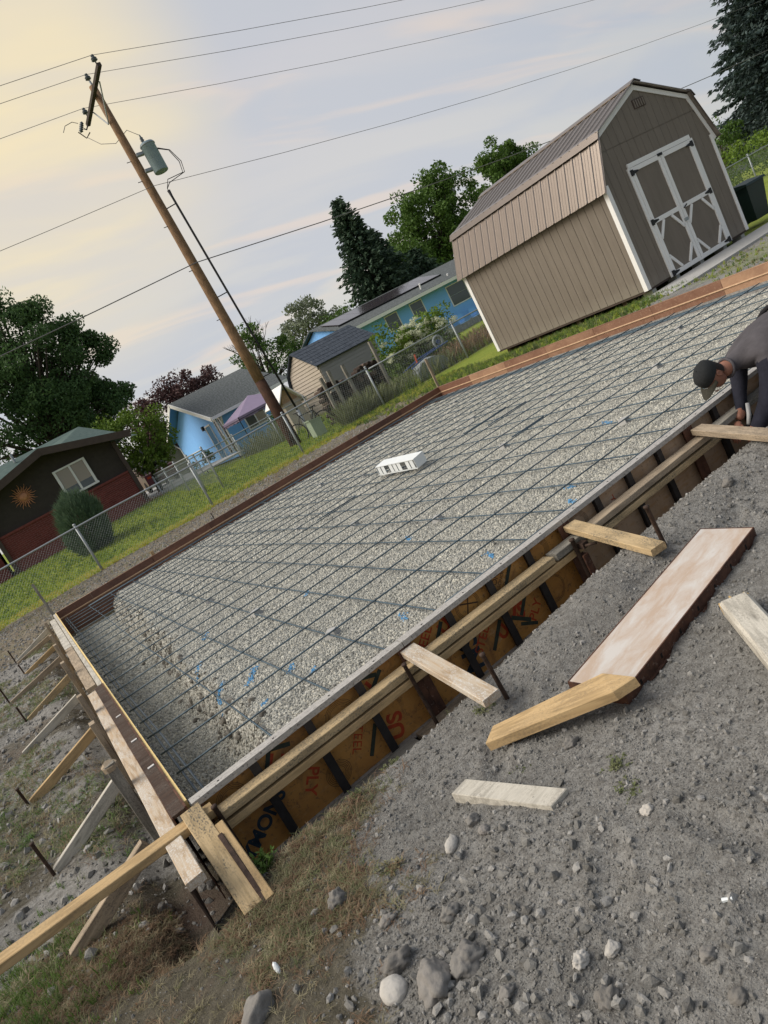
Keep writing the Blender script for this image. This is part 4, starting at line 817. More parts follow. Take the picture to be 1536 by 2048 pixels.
rock(0.16, -1.385, 0.042, 0.048, 0.030, 1, 'rock_pale', 'smooth pale round cobble at the bottom beside the large grey rocks', 0.05)
rock(0.252, -1.485, 0.078, 0.055, 0.046, 2, 'rock_grey', 'largest grey faceted rock right beside the pale cobble', 0.15, 4, 0.75, rot=0.9)
rock(0.345, -1.52, 0.060, 0.046, 0.042, 3, 'rock_grey', 'rough grey-brown rock to the right of the largest faceted rock', 0.21, 4, 0.4, rot=0.4)
rock(0.222, -1.325, 0.060, 0.040, 0.034, 4, 'rock_grey', 'dark cracked rock just behind the pale cobble', 0.24, 4, 0.5, rot=0.2)
rock(-0.165, -1.02, 0.066, 0.058, 0.054, 15, 'rock_grey', 'square grey block of stone in the dry grass at the bottom edge', 0.09, 4, 0.85, rot=0.5)
rock(0.21, -0.885, 0.033, 0.031, 0.036, 6, 'rock_grey', 'round grey lump standing in dead grass below the corner planks', 0.30, 4, 0.0)
rock(0.60, -1.09, 0.038, 0.023, 0.020, 7, 'rock_pale', 'pale oval stone below the short bleached offcut', 0.06, rot=0.7)
rock(0.712, -1.085, 0.030, 0.024, 0.026, 8, 'rock_grey', 'pointed grey stone close to the short bleached offcut', 0.22, 4, 0.7)
rock(0.70, -1.17, 0.020, 0.019, 0.015, 9, 'rock_grey', 'small round brown-grey stone next to the pale oval stone', 0.15, 4)
rock(1.165, -1.145, 0.036, 0.028, 0.028, 10, 'rock_grey', 'grey stone with a split face below the mitred offcut', 0.22, 4, 0.5)
rock(3.02, -0.66, 0.040, 0.030, 0.026, 11, 'rock_grey', 'grey stone on the pale soil below the worker', 0.22, 4, 0.4)
rock(0.70, -2.06, 0.026, 0.022, 0.018, 12, 'rock_grey', 'brown angular stone near the bottom right corner', 0.18, 4, 0.6)
rock(0.345, -1.705, 0.028, 0.024, 0.020, 13, 'rock_grey', 'grey angular stone at the bottom edge right of the rough rocks', 0.18, 4, 0.6)
rock(0.525, -1.81, 0.026, 0.020, 0.018, 14, 'rock_pale', 'pale pitted stone at the bottom centre right', 0.27, 4, 0.3)
rock(0.60, -1.845, 0.025, 0.020, 0.015, 17, 'rock_pale', 'second pale stone right of the pitted one', 0.18, 4, 0.4)
rock(0.66, -2.16, 0.024, 0.020, 0.016, 18, 'rock_grey', 'flat grey stone in the bottom right corner', 0.15, 4, 0.2)
rock(0.49, -1.93, 0.034, 0.028, 0.026, 19, 'rock_grey', 'crumbly dark clod at the bottom right of centre', 0.38, 4, 0.1)
rock(1.005, -1.645, 0.024, 0.019, 0.016, 20, 'rock_pale', 'small tan stone right of the weed patch', 0.18, 4, 0.2)
rock(0.28, -1.15, 0.030, 0.024, 0.020, 21, 'rock_grey', 'grey stone between the dead grass and the rubble', 0.22, 4, 0.5)
rock(0.42, -1.33, 0.034, 0.026, 0.024, 22, 'rock_grey', 'upright brown-grey clod among the rubble', 0.30, 4, 0.2)
rock(1.78, -1.72, 0.028, 0.026, 0.024, 23, 'rock_grey', 'small clod below the broken post', 0.27, 4, 0.1)
o = MB().lathe([(0.0,0.0),(0.012,0.003),(0.014,0.012),(0.008,0.022),(0.0,0.024)], 8).put('litter_scrap', M_['white_plastic'], None, Matrix.Translation((-0.06, -0.93, Hs(-0.06,-0.93)+0.006)) @ Matrix.Rotation(0.8, 4, 'X') @ Matrix.Diagonal((0.7, 1.6, 0.7, 1))); tag(o, 'white crumpled scrap in the dry grass near the square block', 'litter')
o = MB().tube([(0.62,-2.03,0),(0.635,-2.05,0.004)], [0.006,0.004], 6).put('litter_scrap', M_['white_plastic'], None, Matrix.Translation((0.22, 0.02, Hs(0.85,-2.02)+0.008))); tag(o, 'tiny white chip on the soil at the right', 'litter')
# weeds: individual plants with leafy stems
def weed(x, y, h, n, mat, label, spread=0.6, leaf=0.012):
    e = empty('weed', (x, y, Hs(x, y)), label, 'weed', 'weeds on the near soil'); z0 = Hs(x, y)-0.01; st = MB(); v = []; f = []
    for k in range(n):
        a = random.uniform(0, 6.283); l = h*random.uniform(0.55, 1.1); d = V(math.cos(a)*spread*random.uniform(0.2,1), math.sin(a)*spread*random.uniform(0.2,1), 1).normalized(); p = V(x+random.uniform(-0.03,0.03), y+random.uniform(-0.03,0.03), z0)
        pts = [p+d*(l*t)+V(0,0,-0.25*l*t*t*spread) for t in (0, 0.35, 0.7, 1)]; st.tube(pts, [0.0016,0.0014,0.001,0.0006], 4)
        for q in range(int(l/leaf*1.5)+4):
            t = random.uniform(0.15, 1); c = pts[0].lerp(pts[3], t)+V(0,0,0.0); r = V(random.uniform(-1,1), random.uniform(-1,1), random.uniform(-0.2,0.8)).normalized(); s = r.cross(V(0,0,1)).normalized()*leaf*0.22; ll = leaf*random.uniform(0.6,1.3); i = len(v)
            v += [c, c+r*ll*0.5+s, c+r*ll, c+r*ll*0.5-s]; f.append((i,i+1,i+2,i+3))
    st.put('stem', M_[mat], e); link('foliage', fast('foliage', [tuple(a) for a in v], f), M_[mat], e)
for a in ((1.10,-0.20,0.10,16,'leaf_mid','small leafy green weed in front of the walers by the mud-splashed brace',0.7,0.016), (1.14,-0.27,0.11,10,'weed','pale upright weed beside the iron stake of the mud-splashed brace',0.4,0.014), (1.19,-0.58,0.07,30,'weed','low grey-green weed patch at the outer end of the mud-splashed brace',1.3,0.013), (1.13,-1.42,0.055,34,'weed','spreading grey-green weed patch below the mitred offcut',1.6,0.013), (1.06,-1.52,0.05,24,'weed','smaller grey-green weed touching the stones near the middle of the soil',1.5,0.013), (0.10,-0.36,0.11,22,'grass_deep','tufted grass plant at the foot of the corner planks',0.9,0.03), (0.55,-0.38,0.05,22,'weed','weeds along the trench edge below the lettering',1.2,0.012), (0.76,-0.36,0.05,20,'weed','weeds along the trench edge below the second rib',1.2,0.012), (0.42,-0.40,0.04,18,'weed','short weeds on the trench lip nearest the corner',1.2,0.012), (0.42,-0.95,0.045,16,'grass_dry','straw coloured tuft between the grey lump and the oval stone',1.2,0.02), (0.98,-1.05,0.035,14,'weed','tiny weeds under the mitred offcut',1.3,0.011)): weed(*a)

# white louvred box lying on the rebar
def louvre_box():
    e = empty('louvred_box', (4.3, 4.9, -0.13), 'white louvred plastic box lying on the rebar in the middle of the gravel', 'box'); mw = frame((4.30, 5.42, -0.128), (4.28, 4.32, -0.128)); L = 1.06
    MB().prism([(-0.085,0.120),(0.085,0.145),(0.085,0.153),(-0.085,0.128)], 0, L, 'x').put('top', M_['white_plastic'], e, mw)
    for x in (0, L-0.006): MB().prism([(-0.08,0.0),(0.08,0.02),(0.084,0.144),(-0.084,0.119)], x, x+0.006, 'x').put('end_plate', M_['white_plastic'], e, mw)
    MB().box(0.006, L-0.006, -0.082, -0.074, 0.0, 0.012).put('base_rail', M_['white_plastic'], e, mw); MB().box(0.006, L-0.006, 0.07, 0.078, 0.02, 0.140).put('back', M_['white_plastic'], e, mw)
    for k in range(9):
        if k in (2, 6): continue
        x = 0.03+k*0.112; MB().box(x, x+0.085, -0.078, -0.072, 0.015, 0.118).put('slat', M_['white_plastic'], e, mw)
louvre_box()

# ---------------------------------------------------------------- worker bending over the front form
def skin_mesh(name, joints, bones, sub=2):
    me = bpy.data.meshes.new(name); names = list(joints); idx = {n: i for i, n in enumerate(names)}
    me.from_pydata([joints[n][0] for n in names], [(idx[a], idx[b]) for a, b in bones], []); ob = bpy.data.objects.new(name, me); C.objects.link(ob)
    md = ob.modifiers.new('skin', 'SKIN'); md.use_smooth_shade = True; sv = me.skin_vertices[0].data
    for n, i in idx.items(): r = joints[n][1]; sv[i].radius = r if isinstance(r, tuple) else (r, r); sv[i].use_root = (n == names[0])
    s = ob.modifiers.new('sub', 'SUBSURF'); s.levels = sub; s.render_levels = sub
    dg = bpy.context.evaluated_depsgraph_get(); out = bpy.data.meshes.new_from_object(ob.evaluated_get(dg)); bpy.data.objects.remove(ob); out.name = name
    out.polygons.foreach_set('use_smooth', [True]*len(out.polygons)); return out
def worker():
    e = empty('person', (4.7, -0.5, -0.3), 'person in black cap, grey shirt and navy sleeves bending over the front form', 'person')
    J = {'pelvis': ((4.93,-0.50,0.12),0.155), 'waist': ((4.76,-0.43,0.185),0.150), 'chest': ((4.52,-0.31,0.205),0.180), 'upch': ((4.34,-0.23,0.178),0.150), 'neck0': ((4.19,-0.18,0.160),0.060), 'neck1': ((4.04,-0.150,0.150),0.052),
         'shL': ((4.26,-0.36,0.115),0.100), 'uaL': ((4.225,-0.365,0.02),0.085), 'elL': ((4.145,-0.33,-0.13),0.068), 'faL': ((4.07,-0.27,-0.235),0.056), 'wrL': ((3.985,-0.205,-0.335),0.031),
         'shR': ((4.36,-0.06,0.12),0.078), 'uaR': ((4.34,-0.05,0.01),0.060), 'elR': ((4.26,-0.06,-0.10),0.046), 'faR': ((4.18,-0.10,-0.16),0.040), 'wrR': ((4.08,-0.125,-0.20),0.028),
         'hipL': ((4.90,-0.60,0.05),0.108), 'kneeL': ((4.58,-0.60,-0.16),0.066), 'shinL': ((4.78,-0.63,-0.235),0.055), 'ankL': ((5.02,-0.66,-0.235),0.040), 'toeL': ((5.12,-0.67,-0.25),0.036),
         'hipR': ((4.98,-0.40,0.05),0.108), 'kneeR': ((4.68,-0.32,-0.16),0.066), 'shinR': ((4.88,-0.40,-0.235),0.055), 'ankR': ((5.10,-0.47,-0.235),0.040), 'toeR': ((5.20,-0.48,-0.25),0.036)}
    B = [('pelvis','waist'),('waist','chest'),('chest','upch'),('upch','neck0'),('neck0','neck1'),('upch','shL'),('shL','uaL'),('uaL','elL'),('elL','faL'),('faL','wrL'),('upch','shR'),('shR','uaR'),('uaR','elR'),('elR','faR'),('faR','wrR'),
         ('pelvis','hipL'),('hipL','kneeL'),('kneeL','shinL'),('shinL','ankL'),('ankL','toeL'),('pelvis','hipR'),('hipR','kneeR'),('kneeR','shinR'),('shinR','ankR'),('ankR','toeR')]
    me = skin_mesh('body', J, B, 2); P = {k: Vector(v[0]) for k, v in J.items()}
    mats = ['skin', 'tee', 'navy', 'black_cloth']; [me.materials.append(M_[m]) for m in mats]
    zone = {('pelvis','waist'):3, ('waist','chest'):1, ('chest','upch'):1, ('upch','neck0'):1, ('neck0','neck1'):0, ('upch','shL'):1, ('shL','uaL'):2, ('uaL','elL'):2, ('elL','faL'):2, ('faL','wrL'):2, ('upch','shR'):1, ('shR','uaR'):2, ('uaR','elR'):2, ('elR','faR'):2, ('faR','wrR'):2, ('pelvis','hipL'):3, ('hipL','kneeL'):3, ('pelvis','hipR'):3, ('hipR','kneeR'):3}
    for p in me.polygons:
        c = p.center; best = None
        for a, b in B:
            A, D = P[a], P[b]-P[a]; t = max(0, min(1, (c-A).dot(D)/D.length_squared)); d = (c-(A+D*t)).length-J[a][1]*(1-t)-J[b][1]*t
            if best is None or d < best[0]: best = (d, (a, b), t)
        z = zone.get(best[1], 0); a, b = best[1]; t = best[2]
        if (a, b) in (('hipL','kneeL'), ('hipR','kneeR')) and t > 0.55: z = 0
        if (a, b) in (('faL','wrL'), ('faR','wrR')) and t > 0.35: z = 0
        if (a, b) in (('ankL','toeL'), ('ankR','toeR')): z = 3
        if (a, b) == ('pelvis','waist') and t > 0.5: z = 1
        if (a, b) == ('neck0','neck1') and t < 0.55: z = 1
        p.material_index = z
    body = link('body', me, None, e)
    # hands: palm and five fingers each
    def hand(w, d, side, nm):
        w, d = Vector(w), Vector(d).normalized(); s = Vector(side).normalized(); n = d.cross(s).normalized(); J2 = {'w': (tuple(w), 0.024), 'p': (tuple(w+d*0.045), (0.034, 0.018)), 'k': (tuple(w+d*0.085), (0.036, 0.014))}; B2 = [('w','p'),('p','k')]
        hm = skin_mesh('hand', J2, B2, 2); hm.materials.append(M_['skin']); o = link('hand', hm, None, e)
        for i, (off, ln) in enumerate(((-0.028,0.062),(-0.010,0.074),(0.010,0.070),(0.027,0.056))):
            b0 = w+d*0.078+s*off; curl = n*0.014*(1+0.4*i/3)
            MB().tube([b0, b0+d*ln*0.40+curl*0.4, b0+d*ln*0.75+curl*1.5, b0+d*ln*0.95+curl*2.6], [0.0095,0.009,0.0085,0.006], 8).put('finger', M_['skin'], o, None, True)
        b0 = w+d*0.03-s*0.026; MB().tube([b0, b0-s*0.024+d*0.026, b0-s*0.028+d*0.052+n*0.008], [0.012,0.0105,0.007], 8).put('thumb', M_['skin'], o, None, True)
    hand((3.975,-0.198,-0.345), (-0.35,0.1,-0.9), (0.3,0.9,0.0), 'hand'); hand((4.07,-0.127,-0.205), (-0.8,-0.1,-0.45), (0.1,0.9,0.3), 'hand')
    # head: profile facing down and to the left, with cap worn forwards
    hd = MB(); ring = []; n = 20; prof = [(-0.128,0.004,0.004),(-0.122,0.034,0.036),(-0.100,0.052,0.058),(-0.070,0.062,0.074),(-0.035,0.070,0.086),(0.0,0.074,0.094),(0.04,0.076,0.098),(0.075,0.070,0.090),(0.100,0.050,0.066),(0.115,0.018,0.024),(0.118,0.003,0.004)]
    vs = []; fs = []
    for z, rx, ry in prof:                       # local: +x forward (face), y side, z up
        for i in range(n):
            t = 2*math.pi*i/n; x, y = ry*math.cos(t), rx*math.sin(t)
            if z < -0.06 and x < 0: x *= 0.55
            if math.cos(t) > 0.8 and -0.05 < z < 0.02: x *= 1.0
            if z < -0.09 and x > 0: x *= 1.10
            vs.append((x, y, z))
    for k in range(len(prof)-1):
        for i in range(n): j = (i+1) % n; fs.append((k*n+i, k*n+j, (k+1)*n+j, (k+1)*n+i))
    fwd = Vector((-0.62, 0.10, -0.78)).normalized(); upd = Vector((-0.76, 0.14, 0.62)); upd = (upd-upd.dot(fwd)*fwd).normalized(); sd_ = upd.cross(fwd)
    mw = Matrix((fwd, sd_, upd)).transposed().to_4x4(); mw.translation = Vector((3.975, -0.138, 0.170)); mw = mw @ Matrix.Scale(0.88, 4)
    head = MB().add(vs, fs).put('head', M_['skin'], e, mw, True)
    MB().add([(0.088,-0.012,-0.045),(0.088,0.012,-0.045),(0.118,0,-0.042),(0.092,0,0.008),(0.090,0,-0.052)], [(0,2,3),(2,1,3),(0,4,2),(4,1,2)]).put('nose', M_['skin'], head, mw, True)
    for s in (-1, 1):
        MB().lathe([(0.0,-0.008),(0.018,-0.006),(0.030,0.0),(0.026,0.006),(0.014,0.003),(0.0,0.002)], 12).put('ear', M_['skin'], head, mw @ Matrix.Translation((-0.008, s*0.074, -0.012)) @ Matrix.Rotation(-s*math.pi/2, 4, 'X') @ Matrix.Diagonal((0.75, 1.1, 1, 1)), True)
        MB().lathe([(0.0,-0.004),(0.009,-0.002),(0.009,0.002),(0.0,0.004)], 10).put('eye', M_['hair'], head, mw @ Matrix.Translation((0.080, s*0.030, 0.005)) @ Matrix.Rotation(math.pi/2, 4, 'Y'), True)
        MB().tube([(0.088,s*0.014,0.024),(0.086,s*0.030,0.028),(0.074,s*0.046,0.022)], [0.004,0.005,0.003], 6).put('eyebrow', M_['hair'], head, mw, True)
    MB().tube([(0.093,-0.022,-0.078),(0.100,0,-0.077),(0.093,0.022,-0.078)], [0.003,0.006,0.003], 6).put('mouth', M_['skin'], head, mw, True)
    m = MB(); vs = []; fs = []; q = [(-0.055,0.078,0.099),(-0.015,0.0795,0.1005),(0.022,0.081,0.101),(0.055,0.080,0.1015),(0.088,0.072,0.094),(0.110,0.052,0.070),(0.124,0.022,0.03),(0.1265,0.004,0.005)]
    for k, (z, rx, ry) in enumerate(q):
        for i in range(n):
            t = 2*math.pi*i/n; zz_ = z if k > 2 else (z if math.cos(t) < -0.1 else max(z, 0.016+0.004*k)); vs.append((ry*math.cos(t), rx*math.sin(t), zz_))
    for k in range(len(q)-1):
        for i in range(n): j = (i+1) % n; fs.append((k*n+i, k*n+j, (k+1)*n+j, (k+1)*n+i))
    mb = MB().add(vs[2*n:], [tuple(a-2*n for a in f) for f in fs if min(f) >= 2*n]); cap = mb.put('cap', M_['cap'], e, mw, True)
    MB().add(vs[:3*n], [f for f in fs if max(f) < 3*n and math.cos(2*math.pi*((f[0] % n)+0.5)/n) < -0.35]).put('hair', M_['hair'], head, mw, True)
    vs = []; fs = []
    for i in range(11):
        t = -1.15+2.3*i/10
        for r, dz in ((0.100, 0.024), (0.150, 0.018), (0.178, 0.006)):
            k = 1-0.25*(t/1.15)**2 if r > 0.11 else 1; vs.append((0.006+(r*k)*math.cos(t), 0.080*math.sin(t)*(1.08 if r > .11 else 1.0), dz-0.012*(t/1.15)**2))
    for i in range(10):
        for j in range(2): a = i*3+j; fs.append((a, a+1, a+4, a+3))
    nv = len(vs); vs += [(x, y, z-0.004) for x, y, z in vs]; fs2 = fs+[tuple(a+nv for a in f[::-1]) for f in fs]; MB().add(vs, fs2).put('visor', M_['camo'], cap, mw, True)
    MB().box(-0.02, 0.012, -0.0835, -0.0805, 0.040, 0.052).put('cap_logo', M_['tool_grey'], cap, mw)
    MB().tube([V(4.52,-0.31,0.19)+V(0.010*math.cos(a)+0.06*math.sin(a), 0.172*math.cos(a), 0.172*math.sin(a)) for a in np.linspace(-0.3, 3.44, 13)], 0.016, 6).put('shirt_band', M_['black_cloth'], body, None, True)
    # neckband of the shirt
    MB().tube([V(4.105,-0.162,0.154)+V(0.01*math.sin(a), 0.058*math.cos(a), 0.060*math.sin(a)) for a in np.linspace(0, 6.2832, 17)], 0.010, 6).put('collar', M_['tee'], body, None, True)
    e.location += Vector((-0.075, 0.02, 0.035))
    # pry bar in the other hand
    t = empty('hand_tool', (4.0, -0.13, -0.25), 'pale grey metal bar with a dark grip held by the worker', 'tool')
    MB().tube([(4.075,-0.155,-0.085),(4.055,-0.150,-0.16),(4.02,-0.145,-0.215)], [0.013,0.015,0.013], 10).put('shaft', M_['tool_grey'], t, None, True); MB().tube([(4.02,-0.145,-0.215),(3.985,-0.14,-0.265)], [0.017,0.016], 10).put('grip', M_['black_metal'], t, None, True)
worker()
# ---------------------------------------------------------------- taupe shed
def shed():
    e = empty('garden_shed', (13.05, 8.6, -0.1), 'taupe gambrel-roofed shed with white trimmed double doors and dark metal roof', 'shed')
    x0, x1, y0, y1, zb, ze, zk, zp = 11.36, 14.74, 6.30, 10.95, 0.0, 2.00, 2.86, 3.42; xm = 13.05; bx0, bx1 = 11.66, 14.44; S = M_['shed_brown']
    prof = [(x0,zb),(x1,zb),(x1,ze),(bx1,zk),(xm,zp),(bx0,zk),(x0,ze)]
    ip = [(x0+0.012,zb),(x1-0.012,zb),(x1-0.012,ze),(bx1-0.01,zk-0.01),(xm,zp-0.012),(bx0+0.01,zk-0.01),(x0+0.012,ze)]
    MB().prism(ip, y0+0.012, y1-0.012, 'y').put('wall_core', S, e)
    w = 0.2025; n = 0
    y = y0+0.006
    bm_ = MB().box(0, 0.013, 0.004, w-0.006, 0, 1).mesh('siding_board')
    while y < y1-0.05:
        ww = min(w, y1-0.006-y); link('siding_board', bm_, S, e, Matrix.Translation((x0-0.001, y, zb-0.02)) @ Matrix.Diagonal((1, ww/w, ze+0.0-zb+0.02, 1))); y += w
    def top(x):
        if x <= bx0: return ze+(zk-ze)*(x-x0)/(bx0-x0)
        if x <= xm: return zk+(zp-zk)*(x-bx0)/(xm-bx0)
        if x <= bx1: return zp-(zp-zk)*(x-xm)/(bx1-xm)
        return zk-(zk-ze)*(x-bx1)/(x1-bx1)
    x = x0
    while x < x1-0.02:
        a, b = x+0.003, min(x+w-0.004, x1); ka = [a]+[k for k in (bx0, xm, bx1) if a < k < b]+[b]
        lo = zb-0.02
        for (zlo, zhi) in ((lo, 2.545), (2.555, 9)):
            t = [(k, min(top(k)-0.012, zhi)) for k in ka]
            if max(q[1] for q in t) <= zlo+0.02: continue
            t = [(k, max(z, zlo+0.001)) for k, z in t]
            MB().prism([(a, zlo), (b, zlo)]+t[::-1], y0, y0+0.013, 'y').put('siding_board', S, e)
        x += w
    W_ = M_['white_paint']
    # skids, floor and corner trim
    for xx in (11.55, 12.3, 13.1, 13.9, 14.55): MB().box(xx-0.06, xx+0.06, y0+0.03, y0+0.25, -0.19, zb-0.06).put('foundation_block', M_['concrete'], e)
    for yy in (7.0, 8.3, 9.6, 10.7): MB().box(x0+0.1, x1-0.1, yy-0.06, yy+0.06, -0.19, zb-0.06).put('skid', M_['lumber_brown'], e)
    MB().box(x0+0.01, x1-0.01, y0+0.02, y1-0.02, zb-0.06, zb-0.001).put('floor_frame', M_['fascia_brown'], e)
    for (xa, xb, ya, yb_) in ((x0-0.019,x0-0.001,y0-0.019,y0+0.075),(x0-0.001,x0+0.085,y0-0.019,y0-0.001),(x1-0.085,x1+0.001,y0-0.019,y0-0.001),(x0-0.019,x0-0.001,y1-0.085,y1+0.01)): MB().box(xa, xb, ya, yb_, zb-0.03, ze-0.01).put('corner_trim', W_, e)
    # rake trim along the gable
    def rake(p, q, wd=0.085, off=0.0, ext=0.0):
        d = Vector((q[0]-p[0], q[1]-p[1])).normalized(); nn = Vector((d.y, -d.x)); nn = nn if nn.y < 0 else -nn
        a, b = Vector(p)-d*ext, Vector(q)+d*ext; poly = [tuple(a), tuple(b), tuple(b+nn*wd), tuple(a+nn*wd)]
        MB().prism(poly, y0-0.020-off, y0-0.002-off, 'y').put('rake_trim', W_, e)
    rake((x0-0.10, ze-0.10), (bx0-0.02, zk)); rake((bx0-0.02, zk), (xm, zp), off=0.003, ext=0.03); rake((xm, zp), (bx1+0.02, zk), off=0.0055, ext=0.03); rake((bx1+0.02, zk), (x1+0.10, ze-0.10))
    # roof sheets with standing ribs
    ov = 0.11; RF = M_['shed_roof']
    for (pa, pb) in (((x0-0.12, ze-0.12),(bx0-0.01, zk+0.02)), ((bx0-0.05, zk+0.012),(xm, zp+0.03)), ((bx1+0.05, zk+0.012),(xm, zp+0.03)), ((x1+0.12, ze-0.12),(bx1+0.01, zk+0.02))):
        A, B = Vector((pa[0], 0, pa[1])), Vector((pb[0], 0, pb[1])); d = B-A; Ls = d.length; mw = frame((pa[0], y0-ov, pa[1]), (pb[0], y0-ov, pb[1])); LY = (y1-y0)+2*ov
        flip = 1 if mw.col[1].y > 0 else -1
        def yy(a, b): return (a, b) if flip > 0 else (-b, -a)
        sh = MB().box(0, Ls, *yy(0, LY), 0, 0.008).put('roof_sheet', RF, e, mw); k = 0
        rm = MB().prism([(-0.028,0.008),(-0.012,0.026),(0.012,0.026),(0.028,0.008)], 0.004, Ls-0.004, 'x').mesh('roof_rib'); rs = MB().prism([(-0.012,0.008),(-0.005,0.013),(0.005,0.013),(0.012,0.008)], 0.004, Ls-0.004, 'x').mesh('roof_rib')
        y = 0.03
        while y < LY-0.02:
            link('roof_rib', rm, RF, sh, mw @ Matrix.Translation((0, y*flip, 0)))
            for q in (0.077, 0.154):
                if y+q < LY: link('roof_rib', rs, RF, sh, mw @ Matrix.Translation((0, (y+q)*flip, 0)))
            y += 0.2305
    for xx, zz, s in ((bx0-0.03, zk+0.030, 1), (bx1+0.03, zk+0.030, -1)): MB().prism([(xx-s*0.075,zz-0.115),(xx,zz+0.008),(xx+s*0.10,zz+0.045),(xx+s*0.10,zz+0.055),(xx-s*0.01,zz+0.018),(xx-s*0.085,zz-0.11)], y0-ov-0.01, y1+ov+0.01, 'y').put('break_flashing', RF, e)
    MB().prism([(xm-0.16,zp-0.01),(xm,zp+0.062),(xm+0.16,zp-0.01),(xm+0.16,zp+0.004),(xm,zp+0.076),(xm-0.16,zp+0.004)], y0-ov-0.01, y1+ov+0.01, 'y').put('ridge_cap', RF, e)
    # dark rake edge of the roof in front of the white trim
    # gable vent
    vn = MB().box(12.90, 13.25, y0-0.012, y0-0.001, 3.0, 3.17).put('vent', M_['fascia_brown'], e)
    for k in range(5): MB().box(12.92+k*0.066, 12.955+k*0.066, y0-0.02, y0-0.0125, 3.015, 3.155).put('vent_slat', S, vn)
    # double doors
    ya, yb2 = y0-0.030, y0-0.002
    MB().box(12.10, 14.05, ya+0.004, yb2, 2.09, 2.17).put('door_header', W_, e)
    for s in (12.06, 14.03): MB().box(s, s+0.075, ya+0.004, yb2, -0.05, 2.089).put('door_jamb', W_, e)
    for (a, b, sgn) in ((12.14, 13.035, 1), (13.045, 14.025, -1)):
        d = MB().box(a+0.002, b-0.002, y0-0.010, y0-0.001, -0.06, 2.085).put('door', S, e); t = 0.085
        def rl(n_, p, q, wd=t):
            mw = frame((p[0], y0-0.022, p[1]), (q[0], y0-0.022, q[1]), (0, -1, 0)); Lr = math.hypot(q[0]-p[0], q[1]-p[1]); MB().bar(Lr, wd, 0.022, 0.002).put(n_, W_, d, mw)
        rl('door_stile', (a+t/2, -0.06), (a+t/2, 2.085)); rl('door_stile', (b-t/2, -0.06), (b-t/2, 2.085))
        for z in (2.04, 1.02, -0.015): rl('door_rail', (a+t+0.001, z), (b-t-0.001, z))
        il, ir, zt, zbm = a+t, b-t, 0.975, 0.03
        for (px, pz, qx, qz) in ((il, zt-0.30, il+0.24, zt), (ir, zt-0.30, ir-0.24, zt), (il, zbm+0.30, il+0.24, zbm), (ir, zbm+0.30, ir-0.24, zbm)): 
            dx, dz = qx-px, qz-pz; l = math.hypot(dx, dz); rl('door_brace', (px+dx/l*0.0, pz+dz/l*0.0), (qx-dx/l*0.0, qz-dz/l*0.0), 0.06)
        hx = a+0.01 if sgn > 0 else b-0.01
        for z in (1.99, 1.02, 0.0):
            h = MB(); h.box(min(hx-sgn*0.05, hx+sgn*0.03), max(hx-sgn*0.05, hx+sgn*0.03), y0-0.042, y0-0.0335, z-0.055, z+0.055); h.prism([(hx+sgn*0.03, z-0.035), (hx+sgn*0.17, z-0.012), (hx+sgn*0.17, z+0.012), (hx+sgn*0.03, z+0.035)][::sgn], y0-0.042, y0-0.0335, 'y'); h.put('hinge', M_['black_metal'], d)
    MB().box(12.96, 13.10, y0-0.046, y0-0.0335, 2.05, 2.10).put('door_holder', M_['black_metal'], e)
    MB().box(12.99, 13.09, y0-0.055, y0-0.034, 0.74, 0.80).put('latch', M_['galv'], e); MB().tube([(13.10,y0-0.045,0.98),(13.20,y0-0.05,1.02)], 0.012).put('handle', M_['black_metal'], e)
shed()
def slab(name, x0, x1, y0, y1, z1, th, mat, label):
    o = MB().box(x0, x1, y0, y1, z1-th, z1).put(name, mat); return tag(o, label, kind='structure')
slab('concrete_walk', 10.6, 24.0, 5.2, 6.22, -0.118, 0.12, M_['concrete'], 'grey concrete walk in front of the shed doors'); slab('concrete_edging', 11.6, 24.0, 3.85, 4.05, -0.11, 0.1, M_['concrete'], 'narrow concrete edging strip in the grass')
# ---------------------------------------------------------------- wheeled bin
def bin_():
    e = empty('wheeled_bin', (15.97, 6.95, -0.08), 'dark green plastic wheeled bin at the right edge beside the shed', 'bin'); x, y = 15.97, 6.95
    MB().add([(x-.24,y-.27,-.02),(x+.24,y-.27,-.02),(x+.24,y+.27,-.02),(x-.24,y+.27,-.02),(x-.33,y-.36,.72),(x+.33,y-.36,.72),(x+.33,y+.36,.72),(x-.33,y+.36,.72)], [(0,3,2,1),(4,5,6,7),(0,1,5,4),(1,2,6,5),(2,3,7,6),(3,0,4,7)]).put('body', M_['bin'], e)
    MB().prism([(y-.40,.725),(y+.40,.725),(y+.38,.79),(y,.83),(y-.38,.77)], x-.37, x+.37, 'x').put('lid', M_['bin'], e); MB().tube([(x-.37,y+.42,.76),(x+.37,y+.42,.76)], .018).put('handle', M_['black_metal'], e)
    for s in (-.28, .28): MB().lathe([(0,-.02),(.11,-.02),(.11,.02),(0,.02)], 14).put('wheel', M_['rubber'], e, Matrix.Translation((x+s,y+.30,.03)) @ Matrix.Rotation(math.pi/2,4,'Y'))
bin_()
